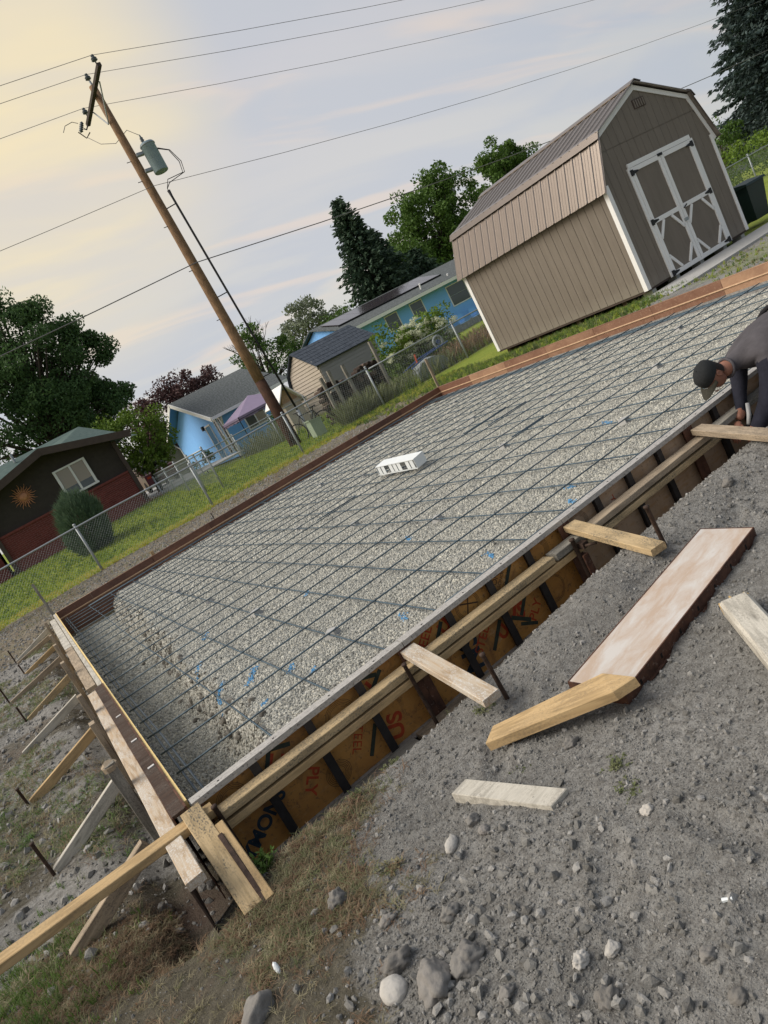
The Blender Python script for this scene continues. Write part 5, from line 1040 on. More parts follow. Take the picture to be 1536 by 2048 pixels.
# ---------------------------------------------------------------- chain-link fences
def fence(y, xa, xb, zf, ht, posts, label, sp=0.072, r=0.0021, axis='x', rail=0.021, group='chain-link fences'):
    e = empty('chain_link_fence', ((xa+xb)/2, y, zf(0.5*(xa+xb))) if axis == 'x' else (y, (xa+xb)/2, 0), label, 'fence', group)
    def P(t, z, o=0.0): return (t, y+o, z) if axis == 'x' else (y+o, t, z)
    n = max(2, int((xb-xa)/1.5)); ts = [xa+(xb-xa)*i/n for i in range(n+1)]
    MB().tube([P(t, zf(t)+ht) for t in ts], rail, 8).put('top_rail', M_['galv'], e, None, True)
    for p in posts: MB().tube([P(p, zf(p)-0.2, 0.045), P(p, zf(p)+ht+0.05, 0.045)], 0.030, 10).put('post', M_['galv'], e, None, True); MB().lathe([(0.034,0),(0.036,0.03),(0.02,0.05),(0,0.055)], 10).put('post_cap', M_['galv'], e, Matrix.Translation(P(p, zf(p)+ht+0.04, 0.045)))
    v = []; f = []; h = ht-0.02; k = 0; tt = xa-h
    while tt < xb:
        for sg in (1, -1):
            t0, t1, z0, z1 = (tt, tt+h, 0.02, 0.02+h) if sg > 0 else (tt+h, tt, 0.02, 0.02+h)
            pts = []
            for t, z in ((t0, z0), (t1, z1)): pts.append([t, z])
            # clip to the panel
            (a, za), (b, zb_) = pts
            def at(tc): return za+(zb_-za)*(tc-a)/(b-a)
            if a < xa: za = at(xa); a = xa
            if b < xa: zb_ = at(xa); b = xa
            if a > xb: za = at(xb); a = xb
            if b > xb: zb_ = at(xb); b = xb
            if abs(b-a) < 0.02: continue
            i = len(v); o = 0.003*sg
            for t, z in ((a, za), (b, zb_)):
                zz = zf(t)+z; v += [P(t, zz+r*1.2, o), P(t, zz-r*0.6, o+r), P(t, zz-r*0.6, o-r)]
            f += [(i,i+1,i+4,i+3),(i+1,i+2,i+5,i+4),(i+2,i,i+3,i+5)]
        tt += sp
    link('wire_mesh', fast('wire_mesh', v, f), M_['galv_wire'], e)
zfl = lambda t: -0.085+0.02*math.sin(t*0.9)
fence(14.62, -6.0, 9.93, zfl, 1.13, [-4.6,-1.65,1.33,4.31,7.10,9.93], 'chain-link fence along the lawn behind the far form')
fence(14.55, 9.95, 33.0, lambda t: -0.10+0.012*max(0, t-14), 1.13, [13.16,16.4,19.6,22.8,26.0,29.2,32.4], 'chain-link fence running behind the shed toward the blue spruce')
fence(24.0, 5.2, 12.5, lambda t: 0.02, 1.1, [5.2,6.9,8.6,10.3,12.0], 'farther chain-link fence in front of the blue gabled house', 0.12, 0.003)
fence(5.25, 16.5, 23.9, lambda t: 0.25, 1.0, [16.6,18.5,20.4,22.3], 'dark wire fence at the right end of the brick house', 0.14, 0.003, 'y')

# ---------------------------------------------------------------- utility pole
def pole():
    e = empty('utility_pole', (8.47, 18.3, -0.1), 'tall leaning wooden utility pole with crossarm and grey transformer', 'utility pole')
    p0, p1 = V(8.47,18.3,-0.5), V(8.33,18.32,11.62); rr = lambda z: 0.185-0.0065*z
    mw = frame(p0, p1, (0,1,0)); L = (p1-p0).length
    MB().tube([(t, 0, 0) for t in np.linspace(2.75, L, 8)], [rr(z) for z in np.linspace(2.75, L, 8)], 16).put('shaft', M_['pole_wood'], e, mw, True)
    MB().tube([(t, 0, 0) for t in (0, 1.4, 2.748)], [rr(0)+0.012, rr(1.4)+0.008, rr(2.75)+0.001], 16).put('tarred_butt', M_['pole_tar'], e, mw, True)
    a = MB().bar(3.1, 0.115, 0.10, 0.006).put('crossarm', M_['arm_wood'], e, frame((8.20,16.78,11.36),(8.20,19.88,11.36)))
    for z in (11.36,): MB().tube([(8.26,17.5,11.30),(8.20,18.30,10.55)], 0.02, 6).put('arm_brace', M_['galv'], e); MB().tube([(8.26,19.1,11.30),(8.20,18.34,10.55)], 0.02, 6).put('arm_brace', M_['galv'], e)
    ins = MB().lathe([(0.018,-0.10),(0.018,0.0),(0.055,0.01),(0.09,0.03),(0.06,0.06),(0.085,0.075),(0.055,0.11),(0.03,0.125),(0.05,0.14),(0.045,0.17),(0.0,0.175)], 12).mesh('insulator', True)
    for q in ((8.20,16.92,11.52),(8.20,19.55,11.52),(8.31,18.28,11.78)): link('insulator', ins, M_['porcelain'], e, Matrix.Translation(q))
    MB().tube([(8.33,18.26,11.35),(8.31,18.27,11.74)], 0.035, 8).put('pole_top_pin', M_['galv'], e)
    # fused cut-out hanging on the far arm end
    c = MB().lathe([(0.02,-0.2),(0.03,-0.17),(0.065,-0.15),(0.03,-0.12),(0.065,-0.09),(0.03,-0.06),(0.065,-0.03),(0.03,0.0),(0.065,0.03),(0.03,0.06),(0.06,0.09),(0.02,0.14)], 12).put('cutout', M_['porcelain'], e, Matrix.Translation((7.95,19.75,11.32)) @ Matrix.Rotation(0.6,4,'Y'), True)
    MB().tube([(8.1,19.78,11.1),(7.93,19.8,10.98),(7.78,19.78,11.2)], 0.018, 6).put('fuse_tube', M_['arm_wood'], c); MB().tube([(8.18,19.8,11.34),(8.05,19.78,11.2),(7.98,19.76,11.24)], 0.02, 6).put('bracket', M_['black_metal'], c)
    # transformer can
    T = MB().lathe([(0.0,-0.42),(0.205,-0.42),(0.215,-0.40),(0.215,0.36),(0.228,0.37),(0.228,0.40),(0.20,0.44),(0.10,0.46),(0,0.465)], 24).put('transformer_tank', M_['transformer'], e, Matrix.Translation((8.84,18.08,9.22)), True)
    MB().lathe([(0.04,0),(0.06,0.03),(0.035,0.06),(0.06,0.09),(0.035,0.12),(0.055,0.15),(0.03,0.18),(0.015,0.26)], 10).put('bushing', M_['porcelain'], T, Matrix.Translation((8.76,18.05,9.66)), True)
    for z in (8.98, 9.46): MB().box(8.42,8.66,18.10,18.24,z-0.04,z+0.04).put('mount_bracket', M_['galv'], T)
    MB().tube([(8.84+0.222*math.cos(t),18.08+0.222*math.sin(t),9.595) for t in np.linspace(0,6.283,21)], 0.014, 6, False).put('lid_band', M_['galv'], T)
    for k, (dy, b) in enumerate(((0.0, 0.42), (0.05, 0.36))): MB().tube([(9.04,18.0+dy,9.42),(9.12+b*0.5,17.95,9.25),(9.05+b,17.92,8.85),(9.0+b,17.95,8.55),(8.85,18.0,8.42+0.1*k),(8.72,18.05,8.30),(8.73,18.06,8.15)], 0.012, 6).put('drop_lead', M_['cable'], e)
    MB().tube([(7.95,19.8,11.0),(8.05,19.3,10.5),(8.25,18.7,10.15),(8.55,18.2,10.2),(8.75,18.06,9.92)], 0.009, 6).put('jumper', M_['wire'], e); MB().tube([(7.35,19.72,11.28),(7.5,19.74,11.45),(7.75,19.74,11.5),(7.9,19.75,11.42)], 0.010, 6).put('jumper', M_['wire'], e)
    # riser conduit held off the pole on brackets
    rs = MB().tube([(8.73,18.06,8.25),(8.735,18.06,8.05),(8.86,18.07,4.0),(8.98,18.08,0.9)], [0.05,0.034,0.034,0.036], 10).put('riser_conduit', M_['cable'], e, None, True); MB().tube([(8.98,18.08,0.92),(9.0,18.08,-0.1)], 0.055, 10).put('riser_guard', M_['galv'], rs, None, True)
    for z in (7.85, 5.0, 2.3): x = 8.47-(z/12)*0.14; MB().tube([(x+0.1,18.24,z),(8.745+(8-z)*0.032,18.07,z)], 0.016, 6).put('standoff', M_['black_metal'], rs)
    for z in (9.4, 8.8, 7.4, 6.0, 4.4, 3.0): x = 8.47-(z/12)*0.14; MB().tube([(x-0.26,18.3,z),(x-0.1,18.3,z)], 0.011, 6).put('step_bolt', M_['black_metal'], e)
pole()
def wire(pts, y, r, label, mat='wire', dots=0):
    (xa, za), (xm_, zm), (xb, zb_) = pts; A = np.polyfit([xa, xm_, xb], [za, zm, zb_], 2) if False else None
    P = []
    for s, (p, q) in enumerate((((xa, za), (xm_, zm)), ((xm_, zm), (xb, zb_)))):
        for i in range(13):
            t = i/12; sag = (0.9 if s else 0.5)*4*t*(1-t)*(abs(q[0]-p[0])/45)
            P.append((p[0]+(q[0]-p[0])*t, y, p[1]+(q[1]-p[1])*t-sag))
    o = MB().tube(P, r, 6, True).put('power_line', M_[mat], None, None, True); tag(o, label, 'wire', 'overhead lines')
wire(((-32,10.9),(8.20,11.69),(62,11.4)), 16.92, 0.0075, 'overhead line on the near end of the crossarm, uppermost in the sky')
wire(((-32,11.3),(8.31,11.94),(62,11.2)), 18.28, 0.0075, 'overhead line carried on the very top of the pole')
wire(((-32,10.9),(8.20,11.69),(62,10.6)), 19.55, 0.0075, 'overhead line on the far end of the crossarm, third from the top')
wire(((-32,7.9),(8.42,8.52),(62,8.2)), 18.12, 0.0075, 'overhead neutral line just below the transformer')
wire(((-32,5.7),(8.42,6.12),(62,6.2)), 18.10, 0.0145, 'thick lowest communication cable below the transformer')
# ---------------------------------------------------------------- brick and dark timber house
def lap(e, name, mat, pts, axis, d, rows, zlo, zhi, span):
    pass
def brown_house():
    y0 = 24.0; e = empty('brick_house', (2.2, 26, 0.4), 'dark brown gabled house with a red brick base and copper sun on its wall', 'house'); D = M_['dark_stain']
    MB().prism([(-0.18,0.3),(4.60,0.3),(4.60,3.05),(2.25,3.66),(-0.18,3.03)], y0+0.12, y0+9, 'y').put('wall', D, e)
    MB().box(-0.20, 4.62, y0+0.02, y0+0.119, 0.2, 1.74).put('mortar_backing', M_['mortar'], e)
    # brick courses: the nearest ones as pieces, all recessed on their mortar
    bm_ = MB().box(0.004, 0.196, -0.022, 0.0, 0.004, 0.062).mesh('brick'); bm_.materials.append(M_['brick']); n = 0; v = MB()
    for r_ in range(22):
        z = 0.30+r_*0.066; x = -0.20-(0.1 if r_ % 2 else 0)
        while x < 4.6:
            a, b = max(x+0.004, -0.2), min(x+0.196, 4.62)
            if b-a > 0.03:
                if r_ >= 9 and 0.0 <= x <= 4.42 and n < 300 and b-a > 0.19: link('brick', bm_, None, e, Matrix.Translation((x, y0+0.02, z))); n += 1
                else: v.box(a, b, y0-0.002, y0+0.02, z+0.004, z+0.062)
            x += 0.2
    tag(v.put('brickwork', M_['brick'], e), kind='stuff')
    MB().box(-0.24, 4.66, y0-0.05, y0+0.12, 1.745, 1.82).put('brick_sill', M_['brick'], e)
    for x in (-0.30, 4.55): MB().box(x, x+0.14, y0-0.10, y0+0.02, 0.25, 2.95).put('corner_post', M_['fascia_brown'], e)
    # roof
    rp = [(-0.80,3.00),(2.30,3.80),(5.25,3.03)]; th = 0.07
    for (a, b) in ((rp[0], rp[1]), (rp[2], rp[1])):
        mw = frame((a[0], y0-0.55, a[1]), (b[0], y0-0.55, b[1])); Ls = math.hypot(b[0]-a[0], b[1]-a[1]); s = 1 if mw.col[1].y > 0 else -1
        MB().box(0, Ls, *((0, 10) if s > 0 else (-10, 0)), -th, 0).put('roof_slope', M_['shingle_green'], e, mw)
        MB().box(0, Ls, *((-0.05, -0.002) if s > 0 else (0.002, 0.05)), -0.24, 0.01).put('fascia', M_['fascia_brown'], e, mw)
    MB().add([(2.9,y0+2.4,3.72),(6.0,y0+2.4,2.9),(4.62,y0+5,4.40),(1.2,y0+5,4.35),(-3.5,y0+2.4,3.0),(-3.5,y0+5,4.35),(4.62,y0+8,3.2),(-3.5,y0+8,3.2)], [(4,0,2,3),(4,3,5),(0,1,2),(3,2,6,7),(5,3,7)]).put('rear_roof', M_['shingle_green'], e)
    MB().tube([(1.8,y0+4.6,4.2),(1.8,y0+4.6,4.55)], 0.05).put('vent_pipe', M_['galv'], e)
    # window
    w = MB(); x0, x1, z0, z1 = 2.38, 3.48, 1.99, 2.94; yy = y0+0.10
    for (a,b,c,d) in ((x0-0.03,x0+0.055,z0,z1),(x1-0.055,x1+0.03,z0,z1),(x0+0.056,x1-0.056,z1-0.06,z1),(x0-0.06,x1+0.06,z0-0.07,z0+0.0)): w.box(a,b,yy-0.07,yy+0.02,c,d)
    w.box((x0+x1)/2-0.035,(x0+x1)/2+0.035,yy-0.06,yy+0.02,z0+0.001,z1-0.061); w = w.put('window_frame', M_['white_paint'], e)
    for a, b, m in ((x0+0.056,(x0+x1)/2-0.036,'glass_blind'),((x0+x1)/2+0.036,x1-0.056,'glass_blind')): MB().box(a,b,yy-0.03,yy+0.02,z0+0.24,z1-0.061).put('pane', M_[m], w); MB().box(a,b,yy-0.03,yy+0.02,z0+0.001,z0+0.239).put('pane', M_['glass'], w)
    # lower wing on the left, set back
    MB().box(-6, -0.45, y0+1.5, y0+8, 0.2, 2.9).put('side_wall', D, e); MB().box(-6, -0.46, y0+1.40, y0+1.5, 0.2, 1.2).put('side_brick', M_['brick'], e); MB().box(-6.5, -0.35, y0+0.9, y0+8, 2.91, 3.05).put('side_roof', M_['shingle_green'], e)
    MB().box(-0.45, 0.35, y0-0.35, y0-0.05, 0.25, 0.42).put('step', M_['concrete'], e)
    # copper sun hung on the wall
    s = empty('wall_sun', (1.18, y0+0.09, 2.66), 'copper sunburst ornament hanging on the dark gabled wall', 'ornament'); mw = Matrix.Translation((1.18, y0+0.10, 2.66)) @ Matrix.Rotation(math.pi/2, 4, 'X')
    MB().lathe([(0.0,-0.01),(0.15,-0.01),(0.15,0.012),(0.12,0.035),(0.06,0.05),(0.0,0.055)], 20).put('face', M_['copper'], s, mw, True)
    for k in range(24):
        t = k*math.pi/12; l = 0.44 if k % 2 == 0 else 0.36; a = V(math.cos(t), math.sin(t), 0); b = V(-math.sin(t), math.cos(t), 0)
        pts = [a*0.15, a*(0.15+(l-0.15)*0.35)+b*0.016, a*(0.15+(l-0.15)*0.7)-b*0.014, a*l]; MB().tube(pts, [0.020,0.017,0.012,0.003], 5).put('ray', M_['copper'], s, mw)
    for k in range(3): MB().tube([(0.03*(k-1)*1.6, 0.03 if k != 1 else -0.02, 0.05),(0.03*(k-1)*1.6, 0.035 if k != 1 else 0.02, 0.062)], 0.012, 6).put('relief', M_['copper'], s, mw)
brown_house()
# garage, drive and parked car glimpsed between the houses
slab('driveway', 5.4, 9.2, 25.5, 48, 0.44, 0.06, M_['concrete'], 'pale concrete driveway between the brick house and the blue house')
e = empty('garage', (9, 47, 0.3), 'pale garage glimpsed between the trees left of the blue gabled house', 'garage'); MB().box(8.6, 14.0, 46, 50, 0.2, 2.6).put('wall', M_['tan_wall'], e)
for k in range(12): MB().box(8.62, 13.98, 45.97, 45.999, 0.25+k*0.19, 0.25+k*0.19+0.172).put('siding_board', M_['tan_wall'], e)
MB().prism([(8.3,2.6),(14.3,2.6),(11.3,3.7)], 45.5, 50.5, 'y').put('roof', M_['shingle'], e)
def car():
    e = empty('parked_car', (8.0, 38, 0.44), 'dark red car parked at the end of the driveway', 'car'); x, y, z = 7.85, 37.5, 0.45
    MB().prism([(y-2.1,z+.35),(y+2.1,z+.35),(y+2.1,z+.85),(y+1.2,z+.92),(y+.6,z+1.4),(y-.9,z+1.42),(y-1.5,z+.98),(y-2.1,z+.9)], x-.85, x+.85, 'x').put('body', M_['maroon'], e)
    MB().prism([(y-1.44,z+.99),(y-.92,z+1.38),(y-.93,z+1.40),(y-1.50,z+1.0)], x-.7, x+.7, 'x').put('rear_window', M_['glass'], e)
    for sx in (-.86, .70): 
        for sy in (-1.35, 1.35): MB().lathe([(0,0),(.32,0),(.34,.05),(.32,.16),(0,.16)], 16).put('wheel', M_['rubber'], e, Matrix.Translation((x+sx,y+sy,z+.30)) @ Matrix.Rotation(math.pi/2,4,'Y'))
    for sx in (-.75, .52): MB().box(x+sx,x+sx+.22,y-2.13,y-2.099,z+.68,z+.80).put('tail_light', M_['print_red'], e)
    MB().box(x-.25,x+.25,y-2.125,y-2.1,z+.55,z+.66).put('number_plate', M_['white_paint'], e)
car()
# ---------------------------------------------------------------- blue gabled house
def blue_house():
    e = empty('gabled_blue_house', (14, 37, 0.1), 'sky blue house with its gable end and grey shingle roof behind the utility pole', 'house'); x0, x1 = 11.0, 15.0; ya, yb_ = 32.6, 43.0; ym = 37.8; ze, zp = 2.35, 4.15; B = M_['blue_wall']
    MB().prism([(ya,0.0),(yb_,0.0),(yb_,ze+0.05),(ym,zp-0.1),(ya,ze+0.05)], x0+0.25, x1, 'x').put('wall', B, e)
    for (p, q) in (((ya-0.55, ze-0.03),(ym, zp+0.06)),((yb_+0.55, ze-0.03),(ym, zp+0.06))):
        mw = frame((x0-0.35, p[0], p[1]), (x0-0.35, q[0], q[1])); L = math.hypot(q[0]-p[0], q[1]-p[1]); s = 1 if mw.col[1].x > 0 else -1; W = x1-x0+0.8
        MB().box(0, L, *((0, W) if s > 0 else (-W, 0)), -0.06, 0.0).put('roof_slope', M_['shingle'], e, mw); MB().box(0, L, *((0.02, W) if s > 0 else (-W, -0.02)), -0.075, -0.062).put('soffit', M_['blue_soffit'], e, mw)
        MB().box(0, L, *((-0.04, -0.001) if s > 0 else (0.001, 0.04)), -0.20, 0.012).put('rake_board', M_['white_paint'], e, mw)
    MB().box(x0-0.35, x1+0.4, ya-0.62, ya-0.551, ze-0.16, ze-0.01).put('gutter', M_['white_paint'], e); MB().tube([(x0+0.15,ya-0.5,ze-0.15),(x0+0.18,ya-0.1,ze-0.5),(x0+0.18,ya-0.08,0.0)], 0.045).put('downpipe', M_['white_paint'], e); MB().tube([(x0+0.1,yb_+0.4,ze-0.15),(x0+0.22,yb_-0.1,ze-0.55),(x0+0.22,yb_-0.1,0.0)], 0.045).put('downpipe', M_['white_paint'], e)
    def win(xa, xb, za, zb2, y, n=2, m='glass'):
        w = MB(); t = 0.07; w.box(xa-t,xb+t,y-0.05,y,zb2,zb2+t).box(xa-t,xb+t,y-0.05,y,za-t,za).box(xa-t,xa,y-0.05,y,za+0.001,zb2-0.001).box(xb,xb+t,y-0.05,y,za+0.001,zb2-0.001)
        for k in range(1, n): xm = xa+(xb-xa)*k/n; w.box(xm-0.03,xm+0.03,y-0.045,y,za+0.001,zb2-0.001)
        w = w.put('window_frame', M_['white_paint'], e)
        for k in range(n): MB().box(xa+(xb-xa)*k/n+0.031*(k>0), xa+(xb-xa)*(k+1)/n-0.031*(k<n-1), y-0.02, y-0.001, za, zb2).put('pane', M_[m if k == 0 else 'glass_blind'], w)
    win(12.35, 13.42, 0.95, 1.72, ya); win(14.0, 14.5, 0.95, 1.75, ya)
    def gwin(y0_, y1_, z0, z1, nm='window_frame'):
        x = x0+0.25; t = 0.08; w = MB().box(x-0.05,x,y0_-t,y1_+t,z1,z1+t).box(x-0.05,x,y0_-t,y0_,z0,z1-0.001).box(x-0.05,x,y1_,y1_+t,z0,z1-0.001).put(nm, M_['white_paint'], e); MB().box(x-0.02,x-0.001,y0_,y1_,z0,z1-0.001).put('pane' if nm != 'door_frame' else 'door', M_['glass'] if nm != 'door_frame' else M_['blue_soffit'], w)
    gwin(34.9, 35.8, 0.1, 2.1, 'door_frame'); gwin(33.5, 33.9, 0.3, 2.15); gwin(32.75, 33.1, 0.3, 2.15)
    MB().box(x0+0.12, x0+0.249, 36.05, 36.25, 2.0, 2.25).put('wall_lamp', M_['black_metal'], e)
blue_house()
def canopy():
    e = empty('popup_canopy', (13.0, 29.8, 0), 'mauve fabric pop-up canopy standing in front of the blue gabled house', 'canopy'); x0, x1, y0, y1 = 10.70, 13.6, 28.6, 31.2; ze = 1.70; c = (12.10, 29.9, 2.40)
    v = [(x0,y0,ze),(x1,y0,ze),(x1,y1,ze),(x0,y1,ze),c]; m = MB().add(v, [(0,1,4),(1,2,4),(2,3,4),(3,0,4)])
    n = 8
    for (a, b) in ((0,1),(1,2),(2,3),(3,0)):
        A, B_ = Vector(v[a]), Vector(v[b])
        for k in range(n):
            p, q = A.lerp(B_, k/n), A.lerp(B_, (k+1)/n); d0 = 0.22-0.05*(k % 2); d1 = 0.22-0.05*((k+1) % 2); m.add([p, q, q-V(0,0,d1), p-V(0,0,d0)], [(0,1,2,3)])
    m.put('fabric', M_['canopy'], e)
    for p in v[:4]: MB().tube([(p[0],p[1],-0.1),(p[0],p[1],ze)], 0.022, 6).put('leg', M_['black_metal'], e)
    for a, b in ((0,1),(1,2),(2,3),(3,0)): MB().tube([Vector(v[a])-V(0,0,0.12), Vector(v[b])-V(0,0,0.12)], 0.015, 6).put('truss', M_['black_metal'], e)
canopy()
# ---------------------------------------------------------------- beige storage shed with lap siding
def beige_shed():
    e = empty('beige_storage_shed', (14.2, 24.7, -0.1), 'beige lap-sided storage shed with a dark blue-grey shingle roof', 'shed'); x0, x1, ya, yb_ = 12.72, 15.6, 23.05, 26.35; ym = 24.65; ze, zp = 1.95, 2.86
    prof = [(ya,-0.1),(yb_,-0.1),(yb_,1.45),(25.9,2.15),(ym,zp-0.06),(ya+0.25,2.06),(ya,ze-0.05)]
    MB().prism(prof, x0+0.03, x1, 'x').put('wall_core', M_['beige'], e)
    def half(z):
        if z < 1.45: return ya, yb_
        lo = ya if z < ze-0.05 else ya+0.25*(z-ze+0.05)/0.16 if z < 2.06 else ya+0.25+(z-2.06)/(zp-0.06-2.06)*(ym-ya-0.25)
        hi = yb_-(z-1.45)/0.7*0.45 if z < 2.15 else 25.9-(z-2.15)/(zp-0.06-2.15)*(25.9-ym)
        return lo, hi
    z = -0.1
    while z < zp-0.12:
        a, b = half(z); c, d = half(min(z+0.135, zp-0.07)); MB().add([(x0-0.012,a,z),(x0-0.012,b,z),(x0+0.03,b,z),(x0+0.03,a,z),(x0+0.012,c,z+0.135),(x0+0.012,d,z+0.135),(x0+0.03,d,z+0.135),(x0+0.03,c,z+0.135)], [(0,1,2,3),(4,7,6,5),(0,4,5,1),(1,5,6,2),(2,6,7,3),(3,7,4,0)]).put('siding_board', M_['beige'], e); z += 0.137
    z = -0.1
    while z < ze-0.05: MB().prism([(ya-0.030,z),(ya-0.001,z),(ya-0.001,z+0.135),(ya-0.006,z+0.135)], x0+0.05, x1, 'x').put('siding_board', M_['grey_siding'], e); z += 0.137
    for (p, q) in (((ya-0.16, ze-0.02),(ym, zp+0.02)),((25.95, 2.16),(ym, zp+0.02)),((yb_+0.12, 1.40),(25.95, 2.16))):
        mw = frame((x0-0.12, p[0], p[1]), (x0-0.12, q[0], q[1])); L = math.hypot(q[0]-p[0], q[1]-p[1]); s = 1 if mw.col[1].x > 0 else -1; W = x1-x0+0.24
        rf = MB().box(0, L, *((0, W) if s > 0 else (-W, 0)), 0.0, 0.03).put('roof_slope', M_['shingle_dark'], e, mw); k = 0; t = 0.0
        while t < L-0.05:
            k += 1; MB().box(t, min(t+0.135, L), *((0.003, W-0.003) if s > 0 else (-W+0.003, -0.003)), 0.031, 0.041+0.008*(k % 2)).put('shingle_course', M_['shingle_dark'], rf, mw); t += 0.145
    MB().prism([(ya-0.02,ze-0.02),(ya+0.26,2.24),(ya+0.26,2.18),(ya+0.03,ze-0.14)], x0-0.03, x0-0.013, 'x').put('corner_trim', M_['grey_siding'], e)
    d = empty('lean_to', (11.7, 25, -0.1), 'small lean-to with a white roof and orange inside left of the beige shed', 'lean-to'); MB().box(11.25, 12.05, 24.5, 25.9, -0.1, 1.25).put('wall', M_['beige'], d); MB().prism([(11.25,1.251),(12.05,1.251),(11.72,1.72),(11.5,1.80)], 24.6, 25.9, 'y').put('gable', M_['strip'], d)
    MB().prism([(11.56,1.92),(12.22,1.02),(12.26,1.05),(11.60,1.97)], 24.3, 26.1, 'y').put('roof', M_['white_paint'], d); MB().prism([(11.56,1.97),(11.05,1.30),(11.02,1.33),(11.53,2.0)], 24.3, 26.1, 'y').put('roof', M_['white_paint'], d)
beige_shed()
# ---------------------------------------------------------------- long blue house with solar panels
def long_house():
    e = empty('long_blue_house', (26, 38, 0.1), 'long sky blue house with solar panels on its grey roof behind the flowering shrub', 'house'); x0, x1, y0, y1 = 21.0, 33.5, 34.6, 43; ze, zr, yr = 3.12, 4.40, 38.8
    MB().prism([(y0,0.0),(y1,0.0),(y1,ze),(yr,zr-0.1),(y0,ze)], x0+0.3, x1-0.3, 'x').put('wall', M_['blue_wall'], e)
    sl = (zr-ze)/(yr-y0+0.55)
    for (p, q) in (((y0-0.6, ze),(yr, zr)),((y1+0.6, ze),(yr, zr))):
        mw = frame((x0, p[0], p[1]), (x0, q[0], q[1])); L = math.hypot(q[0]-p[0], q[1]-p[1]); s = 1 if mw.col[1].x > 0 else -1; W = x1-x0
        rf = MB().box(0, L, *((0, W) if s > 0 else (-W, 0)), 0.0, 0.07).put('roof_slope', M_['shingle'], e, mw)
        if p[0] < yr:
            for k in range(9): MB().box(1.95, 4.25, s*(0.5+k*0.92) if s > 0 else s*(0.5+k*0.92)-0.90, s*(0.5+k*0.92)+0.90 if s > 0 else s*(0.5+k*0.92), 0.13, 0.17).put('solar_panel', M_['solar'], e, mw)
            MB().box(1.90, 1.94, *((0.4, 8.8) if s > 0 else (-8.8, -0.4)), 0.08, 0.17).put('panel_rail', M_['black_metal'], e, mw)
            for xx, hh in ((6.3, 0.35), (8.6, 0.12)): MB().tube([(1.0, s*xx, 0.07), (1.0, s*xx, 0.07+hh)], 0.06, 8).put('vent_pipe', M_['white_paint'], e, mw)
    MB().box(x0-0.02, x1+0.02, y0-0.68, y0-0.601, ze-0.14, ze+0.05).put('gutter', M_['white_paint'], e)
    for xa, xb, za, zb2 in ((23.75,24.65,1.98,2.88),(25.75,26.65,2.0,2.88),(28.75,30.2,1.60,2.80)):
        w = MB().box(xa-0.06,xb+0.06,y0-0.04,y0-0.001,zb2,zb2+0.06).box(xa-0.06,xb+0.06,y0-0.04,y0-0.001,za-0.06,za).box(xa-0.06,xa,y0-0.04,y0-0.001,za+0.001,zb2-0.001).box(xb,xb+0.06,y0-0.04,y0-0.001,za+0.001,zb2-0.001).put('window_frame', M_['white_paint'], e)
        zm = (za+zb2)/2; MB().box(xa,xb,y0-0.02,y0-0.001,za,zm-0.02).put('pane', M_['glass'], w); MB().box(xa,xb,y0-0.02,y0-0.001,zm+0.02,zb2).put('pane', M_['glass'], w); MB().box(xa,xb,y0-0.03,y0-0.001,zm-0.019,zm+0.019).put('sash', M_['wb_grey'], w)
    MB().box(x0+0.31, x1-0.31, y0-0.03, y0-0.002, -0.05, 0.45).put('foundation', M_['concrete'], e)
    for k in range(3):
        c = empty('patio_chair', (28.2+k*1.1, 33.6, 0.1), ['pale blue patio chair by the wall of the long blue house, nearest the shrub', 'pale blue patio chair in the middle of the row by the long blue house', 'pale blue patio chair by the long blue house, nearest the taupe shed'][k], 'chair', 'patio chairs'); x = 28.2+k*1.1
        MB().box(x-.25,x+.25,33.35,33.85,0.42,0.46).put('seat', M_['blue_wall'], c); MB().box(x-.25,x+.25,33.85,33.89,0.5,1.0).put('backrest', M_['blue_wall'], c)
        for a in (-.23,.23):
            for b in (33.37,33.86): MB().tube([(x+a,b,0.0),(x+a,b,0.42)], 0.018, 5).put('leg', M_['wb_grey'], c)
long_house()
# ---------------------------------------------------------------- grey house glimpsed at the far right
e = empty('grey_house', (72, 42, 0), 'low grey-brown house with a white-edged roof glimpsed beneath the blue spruce', 'house')
MB().prism([(66.3,0.0),(84,0.0),(84,2.9),(68.6,3.9),(66.3,3.1)], 40.2, 48, 'y').put('wall', M_['grey_siding'], e); MB().prism([(65.6,3.05),(68.6,4.15),(84,2.75),(84,2.95),(68.6,4.42),(65.6,3.3)], 39.6, 39.9, 'y').put('rake_board', M_['white_paint'], e); MB().prism([(65.6,3.31),(68.6,4.43),(84,2.96),(84,3.1),(68.6,4.6),(65.6,3.5)], 39.6, 48.5, 'y').put('roof', M_['concrete'], e); MB().box(66.3,84,40.1,40.19,0.9,1.05).put('band', M_['lumber_brown'], e)
